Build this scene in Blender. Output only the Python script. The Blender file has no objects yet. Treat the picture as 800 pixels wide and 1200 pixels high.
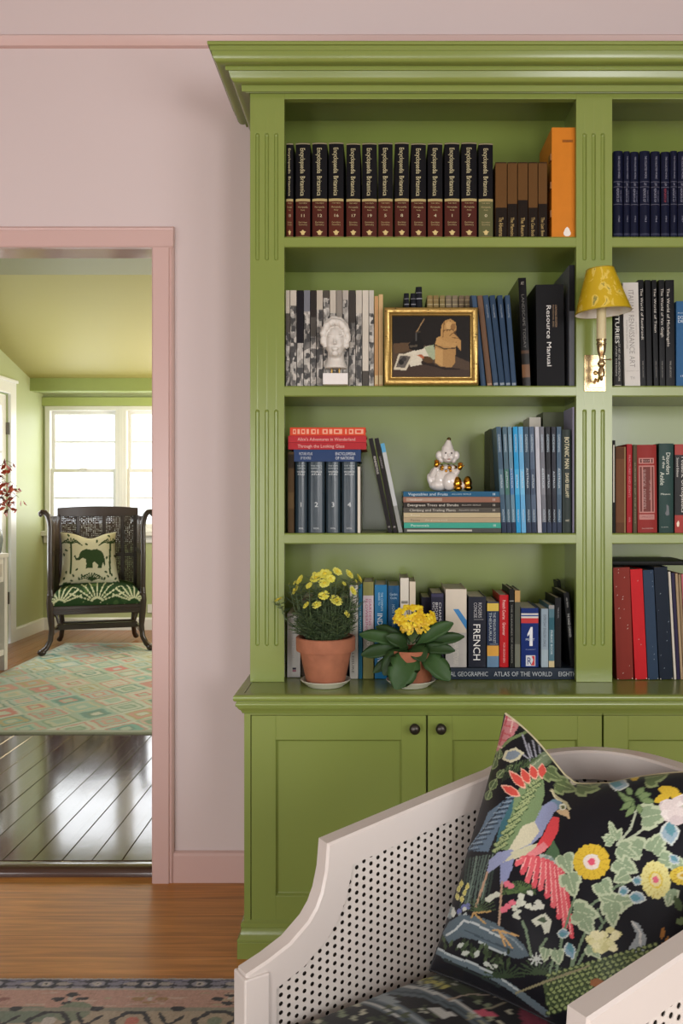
import bpy, bmesh, math, random
import numpy as np
from mathutils import Vector, Matrix
random.seed(7)
SC = bpy.context.scene
COL = SC.collection
PI = math.pi
# ---------------------------------------------------------------- camera (one-point view, vanishing point off centre)
CX, CY, F, H = 447.0, 580.0, 1026.0, 1.273
cd = bpy.data.cameras.new('camera')
cam = bpy.data.objects.new('camera', cd)
COL.objects.link(cam)
cam.location = (0, 0, H)
cam.rotation_euler = (PI/2, 0, 0)
cd.sensor_fit = 'VERTICAL'
cd.sensor_height = 36.0
cd.sensor_width = 24.0
cd.lens = 36.0*F/1200.0
cd.shift_x = (400-CX)/1200.0
cd.shift_y = -(600-CY)/1200.0
cd.clip_start = 0.05
SC.camera = cam
# ---------------------------------------------------------------- world, lights, exposure
SC.view_settings.view_transform = 'Standard'
SC.view_settings.look = 'None'
SC.view_settings.gamma = 1
SC.view_settings.use_curve_mapping = False
SC.view_settings.exposure = -0.08
w = bpy.data.worlds.new('daylight')
SC.world = w
w.use_nodes = True
bg = w.node_tree.nodes['Background']
bg.inputs[0].default_value = (0.93, 0.97, 1.0, 1)
bg.inputs[1].default_value = 2.0

def area(name, loc, rot, sx, sy, power, col):
    l = bpy.data.lights.new(name, 'AREA')
    l.shape = 'RECTANGLE'; l.size = sx; l.size_y = sy
    l.energy = power; l.color = col
    o = bpy.data.objects.new(name, l); COL.objects.link(o)
    o.location = loc; o.rotation_euler = rot
    return o
area('rear_window_daylight', (1.75, -2.5, 1.7), (PI/2, 0, 0), 0.9, 1.4, 64, (1.0, 0.98, 0.97))
area('rear_left_fill', (-1.6, -2.5, 1.1), (PI/2, 0, 0), 0.9, 1.4, 48, (1.0, 0.98, 0.97))  # added fill at the rear left, lifts the lower wall
area('rear_door_daylight', (0.02, -2.52, 1.2), (PI/2, 0, 0), 0.55, 1.3, 15, (1.0, 0.98, 0.97))
area('right_side_fill', (2.35, -0.9, 1.45), (PI/2, 0, PI/2), 2.0, 1.6, 50, (1.0, 0.98, 0.97))  # added fill from the right, placed to keep glare off the spines
area('left_side_fill', (-3.15, -1.1, 1.0), (PI/2, 0, -PI/2), 2.0, 1.5, 38, (1.0, 0.98, 0.98))  # added fill from the left, set low to brighten the pink wall
area('far_window_daylight', (-2.3, 8.35, 1.5), (-PI/2, 0, 0), 1.9, 1.3, 27, (0.95, 0.98, 1.0))
area('far_side_door_daylight', (-3.45, 6.65, 1.25), (PI/2, 0, -PI/2), 1.3, 2.0, 55, (0.96, 0.99, 1.0))
area('far_room_right_fill', (1.3, 5.4, 1.5), (PI/2, 0, PI/2), 1.6, 1.6, 78, (1.0, 0.97, 0.92))  # added fill for the far room; the wall behind it has no window
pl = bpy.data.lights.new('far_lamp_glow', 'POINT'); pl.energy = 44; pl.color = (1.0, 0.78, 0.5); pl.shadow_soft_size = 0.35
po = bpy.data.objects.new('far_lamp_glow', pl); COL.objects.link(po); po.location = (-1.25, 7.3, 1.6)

# ---------------------------------------------------------------- helpers
def PX(x, Y): return (x-CX)*Y/F
def PZ(y, Y): return H-(y-CY)*Y/F
def proj(p): return CX+F*p[0]/p[1], CY-F*(p[2]-H)/p[1]
def lin(c):
    return c/12.92 if c <= 0.04045 else ((c+0.055)/1.055)**2.4
_hx = {}
def hx(s):
    if s not in _hx:
        _hx[s] = tuple(lin(int(s[i:i+2], 16)/255.0) for i in (1, 3, 5))
    return _hx[s]

_mats = {}
def mat(color, rough=0.5, metal=0.0, bump=0.0, bs=120.0, var=0.06, vs=9.0, coat=0.0, color2=None, spec=0.5, stretch=None):
    """A noise-varied surface of one colour (or mottled towards color2)."""
    key = (color, rough, metal, bump, bs, var, vs, coat, color2, spec, stretch)
    if key in _mats: return _mats[key]
    m = bpy.data.materials.new('surface_'+color.strip('#')); m.use_nodes = True
    nt = m.node_tree; N = nt.nodes; L = nt.links
    b = N['Principled BSDF']
    b.inputs['Roughness'].default_value = rough
    b.inputs['Metallic'].default_value = metal
    b.inputs['Specular IOR Level'].default_value = spec
    if coat:
        b.inputs['Coat Weight'].default_value = coat
        b.inputs['Coat Roughness'].default_value = 0.12
    tc = N.new('ShaderNodeTexCoord')
    src = tc.outputs['Object']
    if stretch:
        mp = N.new('ShaderNodeMapping'); mp.inputs['Scale'].default_value = stretch
        L.new(src, mp.inputs['Vector']); src = mp.outputs['Vector']
    nz = N.new('ShaderNodeTexNoise'); nz.inputs['Scale'].default_value = vs; nz.inputs['Detail'].default_value = 4
    L.new(src, nz.inputs['Vector'])
    c = hx(color)
    mx = N.new('ShaderNodeMix'); mx.data_type = 'RGBA'
    if color2:
        c2 = hx(color2); a_, b_ = c, c2
        rp = N.new('ShaderNodeValToRGB')
        rp.color_ramp.elements[0].position = 0.42; rp.color_ramp.elements[1].position = 0.6
        L.new(nz.outputs['Fac'], rp.inputs['Fac']); L.new(rp.outputs['Color'], mx.inputs['Factor'])
    else:
        a_ = tuple(v*(1-var) for v in c); b_ = tuple(v*(1+var) for v in c)
        L.new(nz.outputs['Fac'], mx.inputs['Factor'])
    mx.inputs['A'].default_value = (*a_, 1); mx.inputs['B'].default_value = (*b_, 1)
    L.new(mx.outputs['Result'], b.inputs['Base Color'])
    if bump:
        n2 = N.new('ShaderNodeTexNoise'); n2.inputs['Scale'].default_value = bs; n2.inputs['Detail'].default_value = 3
        L.new(src, n2.inputs['Vector'])
        bp = N.new('ShaderNodeBump'); bp.inputs['Strength'].default_value = bump; bp.inputs['Distance'].default_value = 0.002
        L.new(n2.outputs['Fac'], bp.inputs['Height']); L.new(bp.outputs['Normal'], b.inputs['Normal'])
    _mats[key] = m
    return m

def vmat(name, rough=0.7, bump=0.2, bs=400.0, sheen=0.0, coat=0.0):
    """A surface whose woven or printed pattern is held in the mesh's colour attribute."""
    m = bpy.data.materials.new(name); m.use_nodes = True
    nt = m.node_tree; N = nt.nodes; L = nt.links; b = N['Principled BSDF']
    b.inputs['Roughness'].default_value = rough
    b.inputs['Sheen Weight'].default_value = sheen
    b.inputs['Coat Weight'].default_value = coat
    b.inputs['Specular IOR Level'].default_value = 0.15
    at = N.new('ShaderNodeAttribute'); at.attribute_name = 'Col'
    tc = N.new('ShaderNodeTexCoord')
    nz = N.new('ShaderNodeTexNoise'); nz.inputs['Scale'].default_value = bs; nz.inputs['Detail'].default_value = 2
    L.new(tc.outputs['Object'], nz.inputs['Vector'])
    mr = N.new('ShaderNodeMapRange'); mr.inputs['To Min'].default_value = 0.82; mr.inputs['To Max'].default_value = 1.18
    L.new(nz.outputs['Fac'], mr.inputs['Value'])
    vm = N.new('ShaderNodeVectorMath'); vm.operation = 'SCALE'
    L.new(at.outputs['Color'], vm.inputs[0]); L.new(mr.outputs['Result'], vm.inputs['Scale'])
    L.new(vm.outputs['Vector'], b.inputs['Base Color'])
    if bump:
        bp = N.new('ShaderNodeBump'); bp.inputs['Strength'].default_value = bump; bp.inputs['Distance'].default_value = 0.001
        L.new(nz.outputs['Fac'], bp.inputs['Height']); L.new(bp.outputs['Normal'], b.inputs['Normal'])
    return m

class MB:
    """Collects shapes and links them as ONE mesh object."""
    def __init__(s): s.v = []; s.f = []; s.m = []; s.mats = []; s.col = None
    def mi(s, m):
        if m not in s.mats: s.mats.append(m)
        return s.mats.index(m)
    def add(s, vs, fs, m):
        n = len(s.v); i = s.mi(m)
        s.v.extend(tuple(p) for p in vs)
        for f in fs: s.f.append(tuple(n+k for k in f)); s.m.append(i)
    def box(s, x0, x1, y0, y1, z0, z1, m):
        s.nb = getattr(s, 'nb', 0)+1; e = .00006*(s.nb % 6)
        x0, x1 = min(x0, x1)-e, max(x0, x1)+e; y0, y1 = min(y0, y1)-e, max(y0, y1)+e; z0, z1 = min(z0, z1)-e, max(z0, z1)+e
        v = [(x0,y0,z0),(x1,y0,z0),(x1,y1,z0),(x0,y1,z0),(x0,y0,z1),(x1,y0,z1),(x1,y1,z1),(x0,y1,z1)]
        s.add(v, [(3,2,1,0),(4,5,6,7),(0,1,5,4),(1,2,6,5),(2,3,7,6),(3,0,4,7)], m)
    def hexa(s, lo, hi, m):
        s.add(list(lo)+list(hi), [(3,2,1,0),(4,5,6,7),(0,1,5,4),(1,2,6,5),(2,3,7,6),(3,0,4,7)], m)
    def prism(s, poly, a, b, axis, m):
        """poly of 2-D points swept from a to b along axis ('x','y','z')."""
        def P(p, t):
            return {'x': (t, p[0], p[1]), 'y': (p[0], t, p[1]), 'z': (p[0], p[1], t)}[axis]
        n = len(poly)
        v = [P(p, a) for p in poly]+[P(p, b) for p in poly]
        f = [(i, (i+1) % n, n+(i+1) % n, n+i) for i in range(n)]
        f += [tuple(range(n-1, -1, -1)), tuple(range(n, 2*n))]
        s.add(v, f, m)
    def grid(s, pts, nu, nv, m, close_u=False):
        """pts[v*nu+u]"""
        f = []
        for j in range(nv-1):
            for i in range(nu if close_u else nu-1):
                i2 = (i+1) % nu
                f.append((j*nu+i, j*nu+i2, (j+1)*nu+i2, (j+1)*nu+i))
        s.add(pts, f, m)
    def lathe(s, prof, m, c=(0,0,0), n=32, M=None):
        pts = []
        for (r, z) in prof:
            for k in range(n):
                a = 2*PI*k/n
                p = Vector((r*math.cos(a), r*math.sin(a), z))
                if M: p = M @ p
                pts.append((p[0]+c[0], p[1]+c[1], p[2]+c[2]))
        s.grid(pts, n, len(prof), m, True)
    def tube(s, path, rad, m, n=8, caps=True):
        path = [Vector(p) for p in path]
        if not hasattr(rad, '__len__'): rad = [rad]*len(path)
        pts = []; up = Vector((0.0123, 0.021, 1)).normalized(); prev = None
        for i, p in enumerate(path):
            d = (path[min(i+1, len(path)-1)]-path[max(i-1, 0)])
            d = d.normalized() if d.length > 1e-9 else Vector((0, 0, 1))
            if prev is None:
                e = up if abs(d.dot(up)) < 0.95 else Vector((1, 0.02, 0))
                a = d.cross(e).normalized()
            else:
                a = (prev-d*prev.dot(d)).normalized()
            prev = a; b = d.cross(a)
            for k in range(n):
                t = 2*PI*k/n
                pts.append(p+(a*math.cos(t)+b*math.sin(t))*rad[i])
        s.grid(pts, n, len(path), m, True)
        if caps:
            L_ = len(path)
            s.add(pts[:n], [tuple(range(n-1, -1, -1))], m); s.add(pts[(L_-1)*n:], [tuple(range(n))], m)
    def ell(s, c, r, m, nu=16, nv=10, M=None):
        pts = []
        for j in range(nv+1):
            t = -PI/2+PI*j/nv
            for i in range(nu):
                a = 2*PI*i/nu
                p = Vector((r[0]*math.cos(t)*math.cos(a), r[1]*math.cos(t)*math.sin(a), r[2]*math.sin(t)))
                if M: p = M @ p
                pts.append((p[0]+c[0], p[1]+c[1], p[2]+c[2]))
        s.grid(pts, nu, nv+1, m, True)
    def build(s, name, parent=None, loc=None, rot=None, smooth=None, bevel=0, seg=2, remesh=0, col=None):
        me = bpy.data.meshes.new(name)
        me.from_pydata(s.v, [], s.f)
        for m in s.mats: me.materials.append(m)
        me.polygons.foreach_set('material_index', s.m)
        if col is not None:
            at = me.color_attributes.new('Col', 'FLOAT_COLOR', 'POINT')
            a = np.ones((len(s.v), 4), np.float32); a[:, :3] = col
            at.data.foreach_set('color', a.ravel())
        me.validate(); me.update()
        if smooth is not None:
            me.polygons.foreach_set('use_smooth', [True]*len(me.polygons))
            if smooth < 180: me.set_sharp_from_angle(angle=math.radians(smooth))
        o = bpy.data.objects.new(name, me); COL.objects.link(o)
        if parent is not None: o.parent = parent
        if loc is not None: o.location = loc
        if rot is not None: o.rotation_euler = rot
        if remesh:
            r = o.modifiers.new('skin', 'REMESH'); r.mode = 'VOXEL'; r.voxel_size = remesh; r.use_smooth_shade = True
            sm = o.modifiers.new('soft', 'SMOOTH'); sm.factor = 0.5; sm.iterations = 3
        if bevel:
            b = o.modifiers.new('edge', 'BEVEL'); b.width = bevel; b.segments = seg; b.limit_method = 'ANGLE'; b.angle_limit = math.radians(40)
        return o

def tag(o, label=None, cat=None, group=None, kind=None):
    if label: o['label'] = label
    if cat: o['category'] = cat
    if group: o['group'] = group
    if kind: o['kind'] = kind
    return o
def thing(name, label, cat, loc=(0,0,0), rot=(0,0,0), group=None):
    o = bpy.data.objects.new(name, None); COL.objects.link(o)
    o.empty_display_size = 0.05
    o.location = loc; o.rotation_euler = rot
    return tag(o, label, cat, group)
def struct(o): o['kind'] = 'structure'; return o
ORD = ['first','second','third','fourth','fifth','sixth','seventh','eighth','ninth','tenth','eleventh','twelfth','thirteenth','fourteenth','fifteenth','sixteenth']

# ---------------------------------------------------------------- lettering
_gl = {}
def load_glyphs(chars):
    obs = []
    for c in chars:
        for s in (c, c+'H'):
            cu = bpy.data.curves.new('t', 'FONT'); cu.body = s; cu.size = 1; cu.resolution_u = 2
            o = bpy.data.objects.new('t', cu); COL.objects.link(o); obs.append(o)
    cu = bpy.data.curves.new('t', 'FONT'); cu.body = 'H'; cu.size = 1
    oh = bpy.data.objects.new('t', cu); COL.objects.link(oh)
    dg = bpy.context.evaluated_depsgraph_get()
    def get(o):
        me = o.evaluated_get(dg).to_mesh()
        v = [(p.co.x, p.co.y) for p in me.vertices]; f = [tuple(q.vertices) for q in me.polygons]
        o.evaluated_get(dg).to_mesh_clear()
        return v, f
    hw = max(p[0] for p in get(oh)[0])
    for i, c in enumerate(chars):
        v, f = get(obs[2*i]); v2, _ = get(obs[2*i+1])
        _gl[c] = (v, f, max(p[0] for p in v2)-hw)
    for o in obs+[oh]:
        d = o.data; bpy.data.objects.remove(o); bpy.data.curves.remove(d)
load_glyphs("ABCDEFGHIJKLMNOPQRSTUVWXYZabcdefghijklmnopqrstuvwxyz0123456789'&.-/")
def text2d(s, bold=0.0):
    """Vertices and faces of a line of letters, scaled to unit length with cap height 1 kept apart: returns v, f with u in 0..1 and v in cap heights."""
    x = 0; V = []; Fs = []
    for c in s:
        if c == ' ': x += 0.32; continue
        v, f, adv = _gl[c]
        n = len(V); V += [(p[0]+x, p[1]) for p in v]; Fs += [tuple(n+k for k in q) for q in f]
        x += adv
    return [(p[0]/x, p[1]/0.73) for p in V], Fs, x/0.73

# ---------------------------------------------------------------- a small painter for printed cloth, rugs and the picture
class Canvas:
    def __init__(s, x0, y0, x1, y1, k, base):
        s.x0, s.y0, s.k = x0, y0, k
        s.w = int((x1-x0)*k); s.h = int((y1-y0)*k)
        s.a = np.empty((s.h, s.w, 3), np.float32); s.a[:] = hx(base)
    def _box(s, xs, ys):
        x0 = max(0, int(min(xs))-1); x1 = min(s.w, int(max(xs))+2); y0 = max(0, int(min(ys))-1); y1 = min(s.h, int(max(ys))+2)
        if x0 >= x1 or y0 >= y1: return None
        Y, X = np.mgrid[y0:y1, x0:x1]
        return x0, x1, y0, y1, X+0.5, Y+0.5
    def T(s, pts): return [((p[0]-s.x0)*s.k, (p[1]-s.y0)*s.k) for p in pts]
    def poly(s, pts, col):
        P = s.T(pts); b = s._box([p[0] for p in P], [p[1] for p in P])
        if b is None: return
        x0, x1, y0, y1, X, Y = b
        ins = np.zeros(X.shape, bool)
        for i in range(len(P)):
            (ax, ay), (bx, by) = P[i], P[(i+1) % len(P)]
            if ay == by: continue
            c = ((ay > Y) != (by > Y)) & (X < (bx-ax)*(Y-ay)/(by-ay)+ax)
            ins ^= c
        s.a[y0:y1, x0:x1][ins] = hx(col)
    def line(s, pts, wd, col):
        P = s.T(pts); r = wd*s.k/2
        for (ax, ay), (bx, by) in zip(P[:-1], P[1:]):
            b = s._box([ax-r, ax+r, bx-r, bx+r], [ay-r, ay+r, by-r, by+r])
            if b is None: continue
            x0, x1, y0, y1, X, Y = b
            dx, dy = bx-ax, by-ay; q = max(dx*dx+dy*dy, 1e-9)
            t = np.clip(((X-ax)*dx+(Y-ay)*dy)/q, 0, 1)
            d = np.hypot(X-ax-t*dx, Y-ay-t*dy)
            s.a[y0:y1, x0:x1][d <= r] = hx(col)
    def ell(s, cx, cy, rx, ry, col, rot=0, n=28, scal=0, lob=0):
        P = []
        for i in range(n if not lob else lob*8):
            a = 2*PI*i/(n if not lob else lob*8); q = 1+(scal*abs(math.sin(a*lob/2)) if lob else 0)
            x, y = rx*q*math.cos(a), ry*q*math.sin(a)
            P.append((cx+x*math.cos(rot)-y*math.sin(rot), cy+x*math.sin(rot)+y*math.cos(rot)))
        s.poly(P, col)
    def leaf(s, x, y, L, W, deg, col, edge=None, vein=None):
        a = math.radians(deg); c, n = math.cos(a), math.sin(a)
        def q(k):
            return [(x+t*L*k*c-w*W*k*n+(1-k)*L*.5*c, y+t*L*k*n+w*W*k*c+(1-k)*L*.5*n) for t, w in
                    ((0,0),(.15,.3),(.4,.5),(.65,.42),(.85,.2),(1,0),(.85,-.2),(.65,-.42),(.4,-.5),(.15,-.3))]
        if edge: s.poly(q(1), edge); s.poly(q(.8), col)
        else: s.poly(q(1), col)
        if vein: s.line([(x+L*.1*c, y+L*.1*n), (x+L*.85*c, y+L*.85*n)], 0.9, vein)
    def sample(s, x, y):
        i = np.clip(((np.asarray(x)-s.x0)*s.k).astype(int), 0, s.w-1); j = np.clip(((np.asarray(y)-s.y0)*s.k).astype(int), 0, s.h-1)
        return s.a[j, i]
# ================================================================ THE ROOM
PINK = mat('#d4c4c3', 0.62, bump=0.05, bs=60, var=0.02, vs=2)
PINKG = mat('#cfaea8', 0.3, bump=0.03, bs=30, var=0.02, vs=2)
LIME = mat('#b0b88a', 0.5, var=0.02, vs=2)
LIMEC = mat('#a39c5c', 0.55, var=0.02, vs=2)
WHITE = mat('#e6e6e2', 0.3, var=0.02)
DIMW = mat('#8f8680', 0.8, var=0.02)
CEIL = mat('#b9b0a9', 0.7, var=0.02)

def plank_mat(name, c1, c2, gap, width, length, along_x, rough, gapw, bump, grain=1.0, coat=0.0):
    m = bpy.data.materials.new(name); m.use_nodes = True
    nt = m.node_tree; N = nt.nodes; L = nt.links; b = N['Principled BSDF']
    tc = N.new('ShaderNodeTexCoord'); mp = N.new('ShaderNodeMapping')
    if not along_x: mp.inputs['Rotation'].default_value = (0, 0, PI/2)
    L.new(tc.outputs['Object'], mp.inputs['Vector'])
    br = N.new('ShaderNodeTexBrick')
    br.inputs['Scale'].default_value = 1; br.inputs['Brick Width'].default_value = length; br.inputs['Row Height'].default_value = width
    br.inputs['Mortar Size'].default_value = gapw; br.inputs['Mortar Smooth'].default_value = 0.2; br.offset = 0.37
    br.inputs['Color1'].default_value = (*hx(c1), 1); br.inputs['Color2'].default_value = (*hx(c2), 1); br.inputs['Mortar'].default_value = (*hx(gap), 1)
    L.new(mp.outputs['Vector'], br.inputs['Vector'])
    m2 = N.new('ShaderNodeMapping'); m2.inputs['Scale'].default_value = (1.5, 28, 1)
    L.new(mp.outputs['Vector'], m2.inputs['Vector'])
    nz = N.new('ShaderNodeTexNoise'); nz.inputs['Scale'].default_value = 2.2; nz.inputs['Detail'].default_value = 7; nz.inputs['Distortion'].default_value = 0.6
    L.new(m2.outputs['Vector'], nz.inputs['Vector'])
    mr = N.new('ShaderNodeMapRange'); mr.inputs['From Min'].default_value = 0.3; mr.inputs['From Max'].default_value = 0.7
    mr.inputs['To Min'].default_value = 1-0.28*grain; mr.inputs['To Max'].default_value = 1+0.22*grain
    L.new(nz.outputs['Fac'], mr.inputs['Value'])
    vm = N.new('ShaderNodeVectorMath'); vm.operation = 'SCALE'
    L.new(br.outputs['Color'], vm.inputs[0]); L.new(mr.outputs['Result'], vm.inputs['Scale'])
    L.new(vm.outputs['Vector'], b.inputs['Base Color'])
    b.inputs['Roughness'].default_value = rough; b.inputs['Coat Weight'].default_value = coat; b.inputs['Coat Roughness'].default_value = 0.08
    n3 = N.new('ShaderNodeTexNoise'); n3.inputs['Scale'].default_value = 9; L.new(mp.outputs['Vector'], n3.inputs['Vector'])
    ad = N.new('ShaderNodeMath'); ad.operation = 'MULTIPLY_ADD'; ad.inputs[1].default_value = -1.0
    L.new(br.outputs['Fac'], ad.inputs[0])
    sc_ = N.new('ShaderNodeMath'); sc_.operation = 'MULTIPLY'; sc_.inputs[1].default_value = 0.5
    L.new(n3.outputs['Fac'], sc_.inputs[0]); L.new(sc_.outputs[0], ad.inputs[2])
    bp = N.new('ShaderNodeBump'); bp.inputs['Strength'].default_value = bump; bp.inputs['Distance'].default_value = 0.002
    L.new(ad.outputs[0], bp.inputs['Height']); L.new(bp.outputs['Normal'], b.inputs['Normal']); L.new(bp.outputs['Normal'], b.inputs['Coat Normal'])
    return m
HONEY = plank_mat('honey_boards', '#c68a48', '#b27636', '#6a4220', 0.115, 3.4, True, 0.36, 0.0010, 0.25)
HONEY.node_tree.nodes['Principled BSDF'].inputs['Specular IOR Level'].default_value = 0.3
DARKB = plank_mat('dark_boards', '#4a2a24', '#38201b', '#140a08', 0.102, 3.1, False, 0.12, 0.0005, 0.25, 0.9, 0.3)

YW, YF = 2.89, 8.10           # partition with the doorway, window wall of the room beyond
XL, XR, YR, ZC = -3.2, 2.4, -2.6, 3.25
DX0, DX1, DZ = -1.575, -0.7525, 2.084
b = MB(); b.box(XL, XR, YR, 2.99, -0.1, 0, HONEY); struct(b.build('floor'))
b = MB(); b.box(XL, XR, YR, YW, ZC, ZC+0.1, CEIL); struct(b.build('ceiling'))
b = MB()
b.box(XL, DX0-0.02, YW, 2.99, 0, ZC, PINK); b.box(DX1+0.02, XR, YW, 2.99, 0, ZC, PINK); b.box(DX0-0.02, DX1+0.02, YW, 2.99, DZ+0.02, ZC, PINK)
struct(b.build('wall_back'))
def wall_open(name, fixed, lo, hi, o0, o1, z0, z1, axis):
    m = MB()
    for (a, c, e, f_) in ((lo, o0, 0, ZC), (o1, hi, 0, ZC), (o0, o1, 0, z0), (o0, o1, z1, ZC)):
        if axis == 'x': m.box(fixed[0], fixed[1], a, c, e, f_, DIMW)
        else: m.box(a, c, fixed[0], fixed[1], e, f_, PINK)
    return struct(m.build(name))
wall_open('wall_left', (XL-0.1, XL), YR, 2.99, -2.1, -0.1, 0.25, 1.75, 'x')
wall_open('wall_right', (XR, XR+0.1), YR, 2.99, -1.9, 0.1, 0.65, 2.25, 'x')
m = MB(); FW = (YR-0.1, YR)
for (a, c, z0, z1) in ((XL, -2.05, 0, ZC), (-1.15, -0.28, 0, ZC), (0.32, 1.3, 0, ZC), (2.2, XR, 0, ZC), (-2.05, -1.15, 0, .4), (-2.05, -1.15, 1.8, ZC), (1.3, 2.2, 0, 1.0), (1.3, 2.2, 2.4, ZC), (-0.28, 0.32, 0, .55), (-0.28, 0.32, 1.85, ZC)):
    m.box(a, c, *FW, z0, z1, DIMW)
struct(m.build('wall_front'))
# picture rail
b = MB()
zt, zb = PZ(44, YW), PZ(57, YW)
b.prism([(YW, zb), (YW-0.012, zb+0.004), (YW-0.02, zb+0.018), (YW-0.026, zt-0.006), (YW-0.02, zt), (YW, zt)], XL, XR, 'x', PINKG)
struct(b.build('trim_1', smooth=30))
# casing round the doorway and its lining
b = MB()
CW = 0.07
for (x0, x1, sgn) in ((DX1, DX1+CW, 1), (DX0, DX0-CW, -1)):
    pr = [(x0, YW), (x0, YW-0.02), (x0+sgn*0.004, YW-0.023), (x0+sgn*0.055, YW-0.023), (x0+sgn*0.058, YW-0.018), (x1-sgn*0.006, YW-0.02), (x1, YW-0.014), (x1, YW)]
    b.prism(pr, 0, DZ, 'z', PINKG)
b.prism([(YW, DZ), (YW-0.02, DZ), (YW-0.0235, DZ+0.004), (YW-0.0235, DZ+0.055), (YW-0.018, DZ+0.058), (YW-0.02, DZ+CW-0.006), (YW-0.014, DZ+CW+0.001), (YW, DZ+CW+0.001)], DX0-CW, DX1+CW, 'x', PINKG)
struct(b.build('trim_2'))
b = MB()
b.box(DX1, DX1+0.02, YW, 3.0, 0, DZ, PINKG); b.box(DX0-0.02, DX0, YW, 3.0, 0, DZ, PINKG); b.box(DX0-0.02, DX1+0.02, YW, 3.0, DZ, DZ+0.02, mat('#d9bdb4', 0.12, coat=0.5, var=0.02))
struct(b.build('trim_3'))
# threshold: a dark polished board with a rounded nosing
FZ = 0.025
DK = mat('#4a342a', 0.2, coat=0.6, stretch=(1, 30, 30), var=0.25)
b = MB(); b.prism([(2.915, 0), (2.915, 0.012), (2.919, 0.019), (2.926, 0.0245), (2.937, 0.0275), (2.951, 0.0288), (2.966, 0.0282), (2.978, 0.0262), (2.988, 0.0236), (2.988, 0)], DX0, DX1, 'x', DK); struct(b.build('trim_4', smooth=40))
# baseboards
b = MB()
b.prism([(YW, 0), (YW-0.018, 0), (YW-0.018, 0.088), (YW-0.014, 0.096), (YW-0.006, 0.1), (YW, 0.1)], DX1+CW, -0.30, 'x', PINKG)
b.prism([(YW, 0), (YW-0.018, 0), (YW-0.018, 0.088), (YW-0.014, 0.096), (YW-0.006, 0.1), (YW, 0.1)], XL, DX0-CW, 'x', PINKG)
struct(b.build('baseboard_back'))

# ---------------------------------------------------------------- the room beyond
FXL, FXR = -3.13, 1.4
b = MB(); b.box(FXL, FXR, 2.988, YF, -0.1, FZ-0.006, mat('#120a08', .8))
HB = plank_mat('brown_boards', '#9c6a44', '#8a5a38', '#3a2214', 0.102, 3.1, False, 0.3, 0.0005, 0.2, 0.9, 0.1)
x = FXL; rf = random.Random(31)
while x < FXR:
    wdt = 0.102
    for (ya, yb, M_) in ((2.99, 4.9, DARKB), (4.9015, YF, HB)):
        t1, t2 = rf.uniform(-.0005, .0005), rf.uniform(-.0005, .0005); c = .0018; q = x+wdt-.0012
        b.add([(x, ya, FZ-.01), (x, ya, FZ-.0016+t1), (x+c, ya, FZ+t1), (q-c, ya, FZ+t2), (q, ya, FZ-.0016+t2), (q, ya, FZ-.01), (x, yb, FZ-.01), (x, yb, FZ-.0016+t1), (x+c, yb, FZ+t1), (q-c, yb, FZ+t2), (q, yb, FZ-.0016+t2), (q, yb, FZ-.01)], [(k, k+1, k+7, k+6) for k in range(5)]+[(0, 1, 2, 3, 4, 5), (11, 10, 9, 8, 7, 6)], M_)
    x += wdt
struct(b.build('floor.001'))
WX0, WZ0, WZ1 = PX(53, YF), PZ(622, YF), PZ(476, YF)
WX1 = PX(147.5, YF)+(PX(142, YF)-WX0)
b = MB()
b.box(FXL, WX0, YF, YF+0.12, 0, 2.8, LIME); b.box(WX1, FXR, YF, YF+0.12, 0, 2.8, LIME)
b.box(WX0, WX1, YF, YF+0.12, 0, WZ0-0.02, LIME); b.box(WX0, WX1, YF, YF+0.12, WZ1, 2.8, LIME)
struct(b.build('wall_window_side'))
# left wall of the far room with a glazed door
DY0, DY1, DZ2 = 6.05, 7.34, 2.12
b = MB()
b.box(FXL-0.1, FXL, 3.0, DY0, 0, 3.0, LIME); b.box(FXL-0.1, FXL, DY1, YF+0.1, 0, 3.0, LIME); b.box(FXL-0.1, FXL, DY0, DY1, DZ2, 3.0, LIME)
struct(b.build('wall_left.001'))
b = MB(); b.box(FXR, FXR+0.1, 3.0, YF+0.1, 0, 3.0, LIME); struct(b.build('wall_right.001'))
b = MB(); b.box(DX1+0.02, FXR, 2.99, 3.0, 0, 3.0, LIME); b.box(FXL, DX0-0.02, 2.99, 3.0, 0, 3.0, LIME); b.box(DX0-0.02, DX1+0.02, 2.99, 3.0, DZ+0.02, 3.0, LIME); struct(b.build('wall_doorway_side'))
b = MB()
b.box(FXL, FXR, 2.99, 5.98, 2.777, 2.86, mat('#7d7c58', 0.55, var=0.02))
struct(b.build('ceiling.001'))
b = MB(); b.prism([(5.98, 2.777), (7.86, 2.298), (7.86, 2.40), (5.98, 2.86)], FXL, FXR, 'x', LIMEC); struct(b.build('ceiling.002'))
b = MB(); b.box(FXL, FXR, 7.795, 7.90, PZ(458, 7.795), PZ(443, 7.795), mat('#93a05c', 0.5)); b.box(FXL, FXR, 7.89, YF, PZ(458, 7.795)+0.004, PZ(458, 7.795)+0.03, LIME); struct(b.build('trim_5'))
b = MB(); b.box(WX0-0.02, FXR, YF-0.03, YF, WZ1, PZ(466, YF), mat('#a9b56e', 0.5)); struct(b.build('trim_6'))
BBW = [(0, 0), (0.018, 0), (0.018, 0.1), (0.01, 0.115), (0, 0.115)]
b = MB(); b.prism([(YF-p[0], FZ+p[1]) for p in BBW], FXL, FXR, 'x', WHITE); struct(b.build('baseboard_window_side'))
b = MB(); b.prism([(FXL+p[0], FZ+p[1]) for p in BBW], DY1+0.11, YF, 'y', WHITE); b.prism([(FXL+p[0], FZ+p[1]) for p in BBW], 3.0, DY0-0.11, 'y', WHITE); struct(b.build('baseboard_left'))

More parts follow.
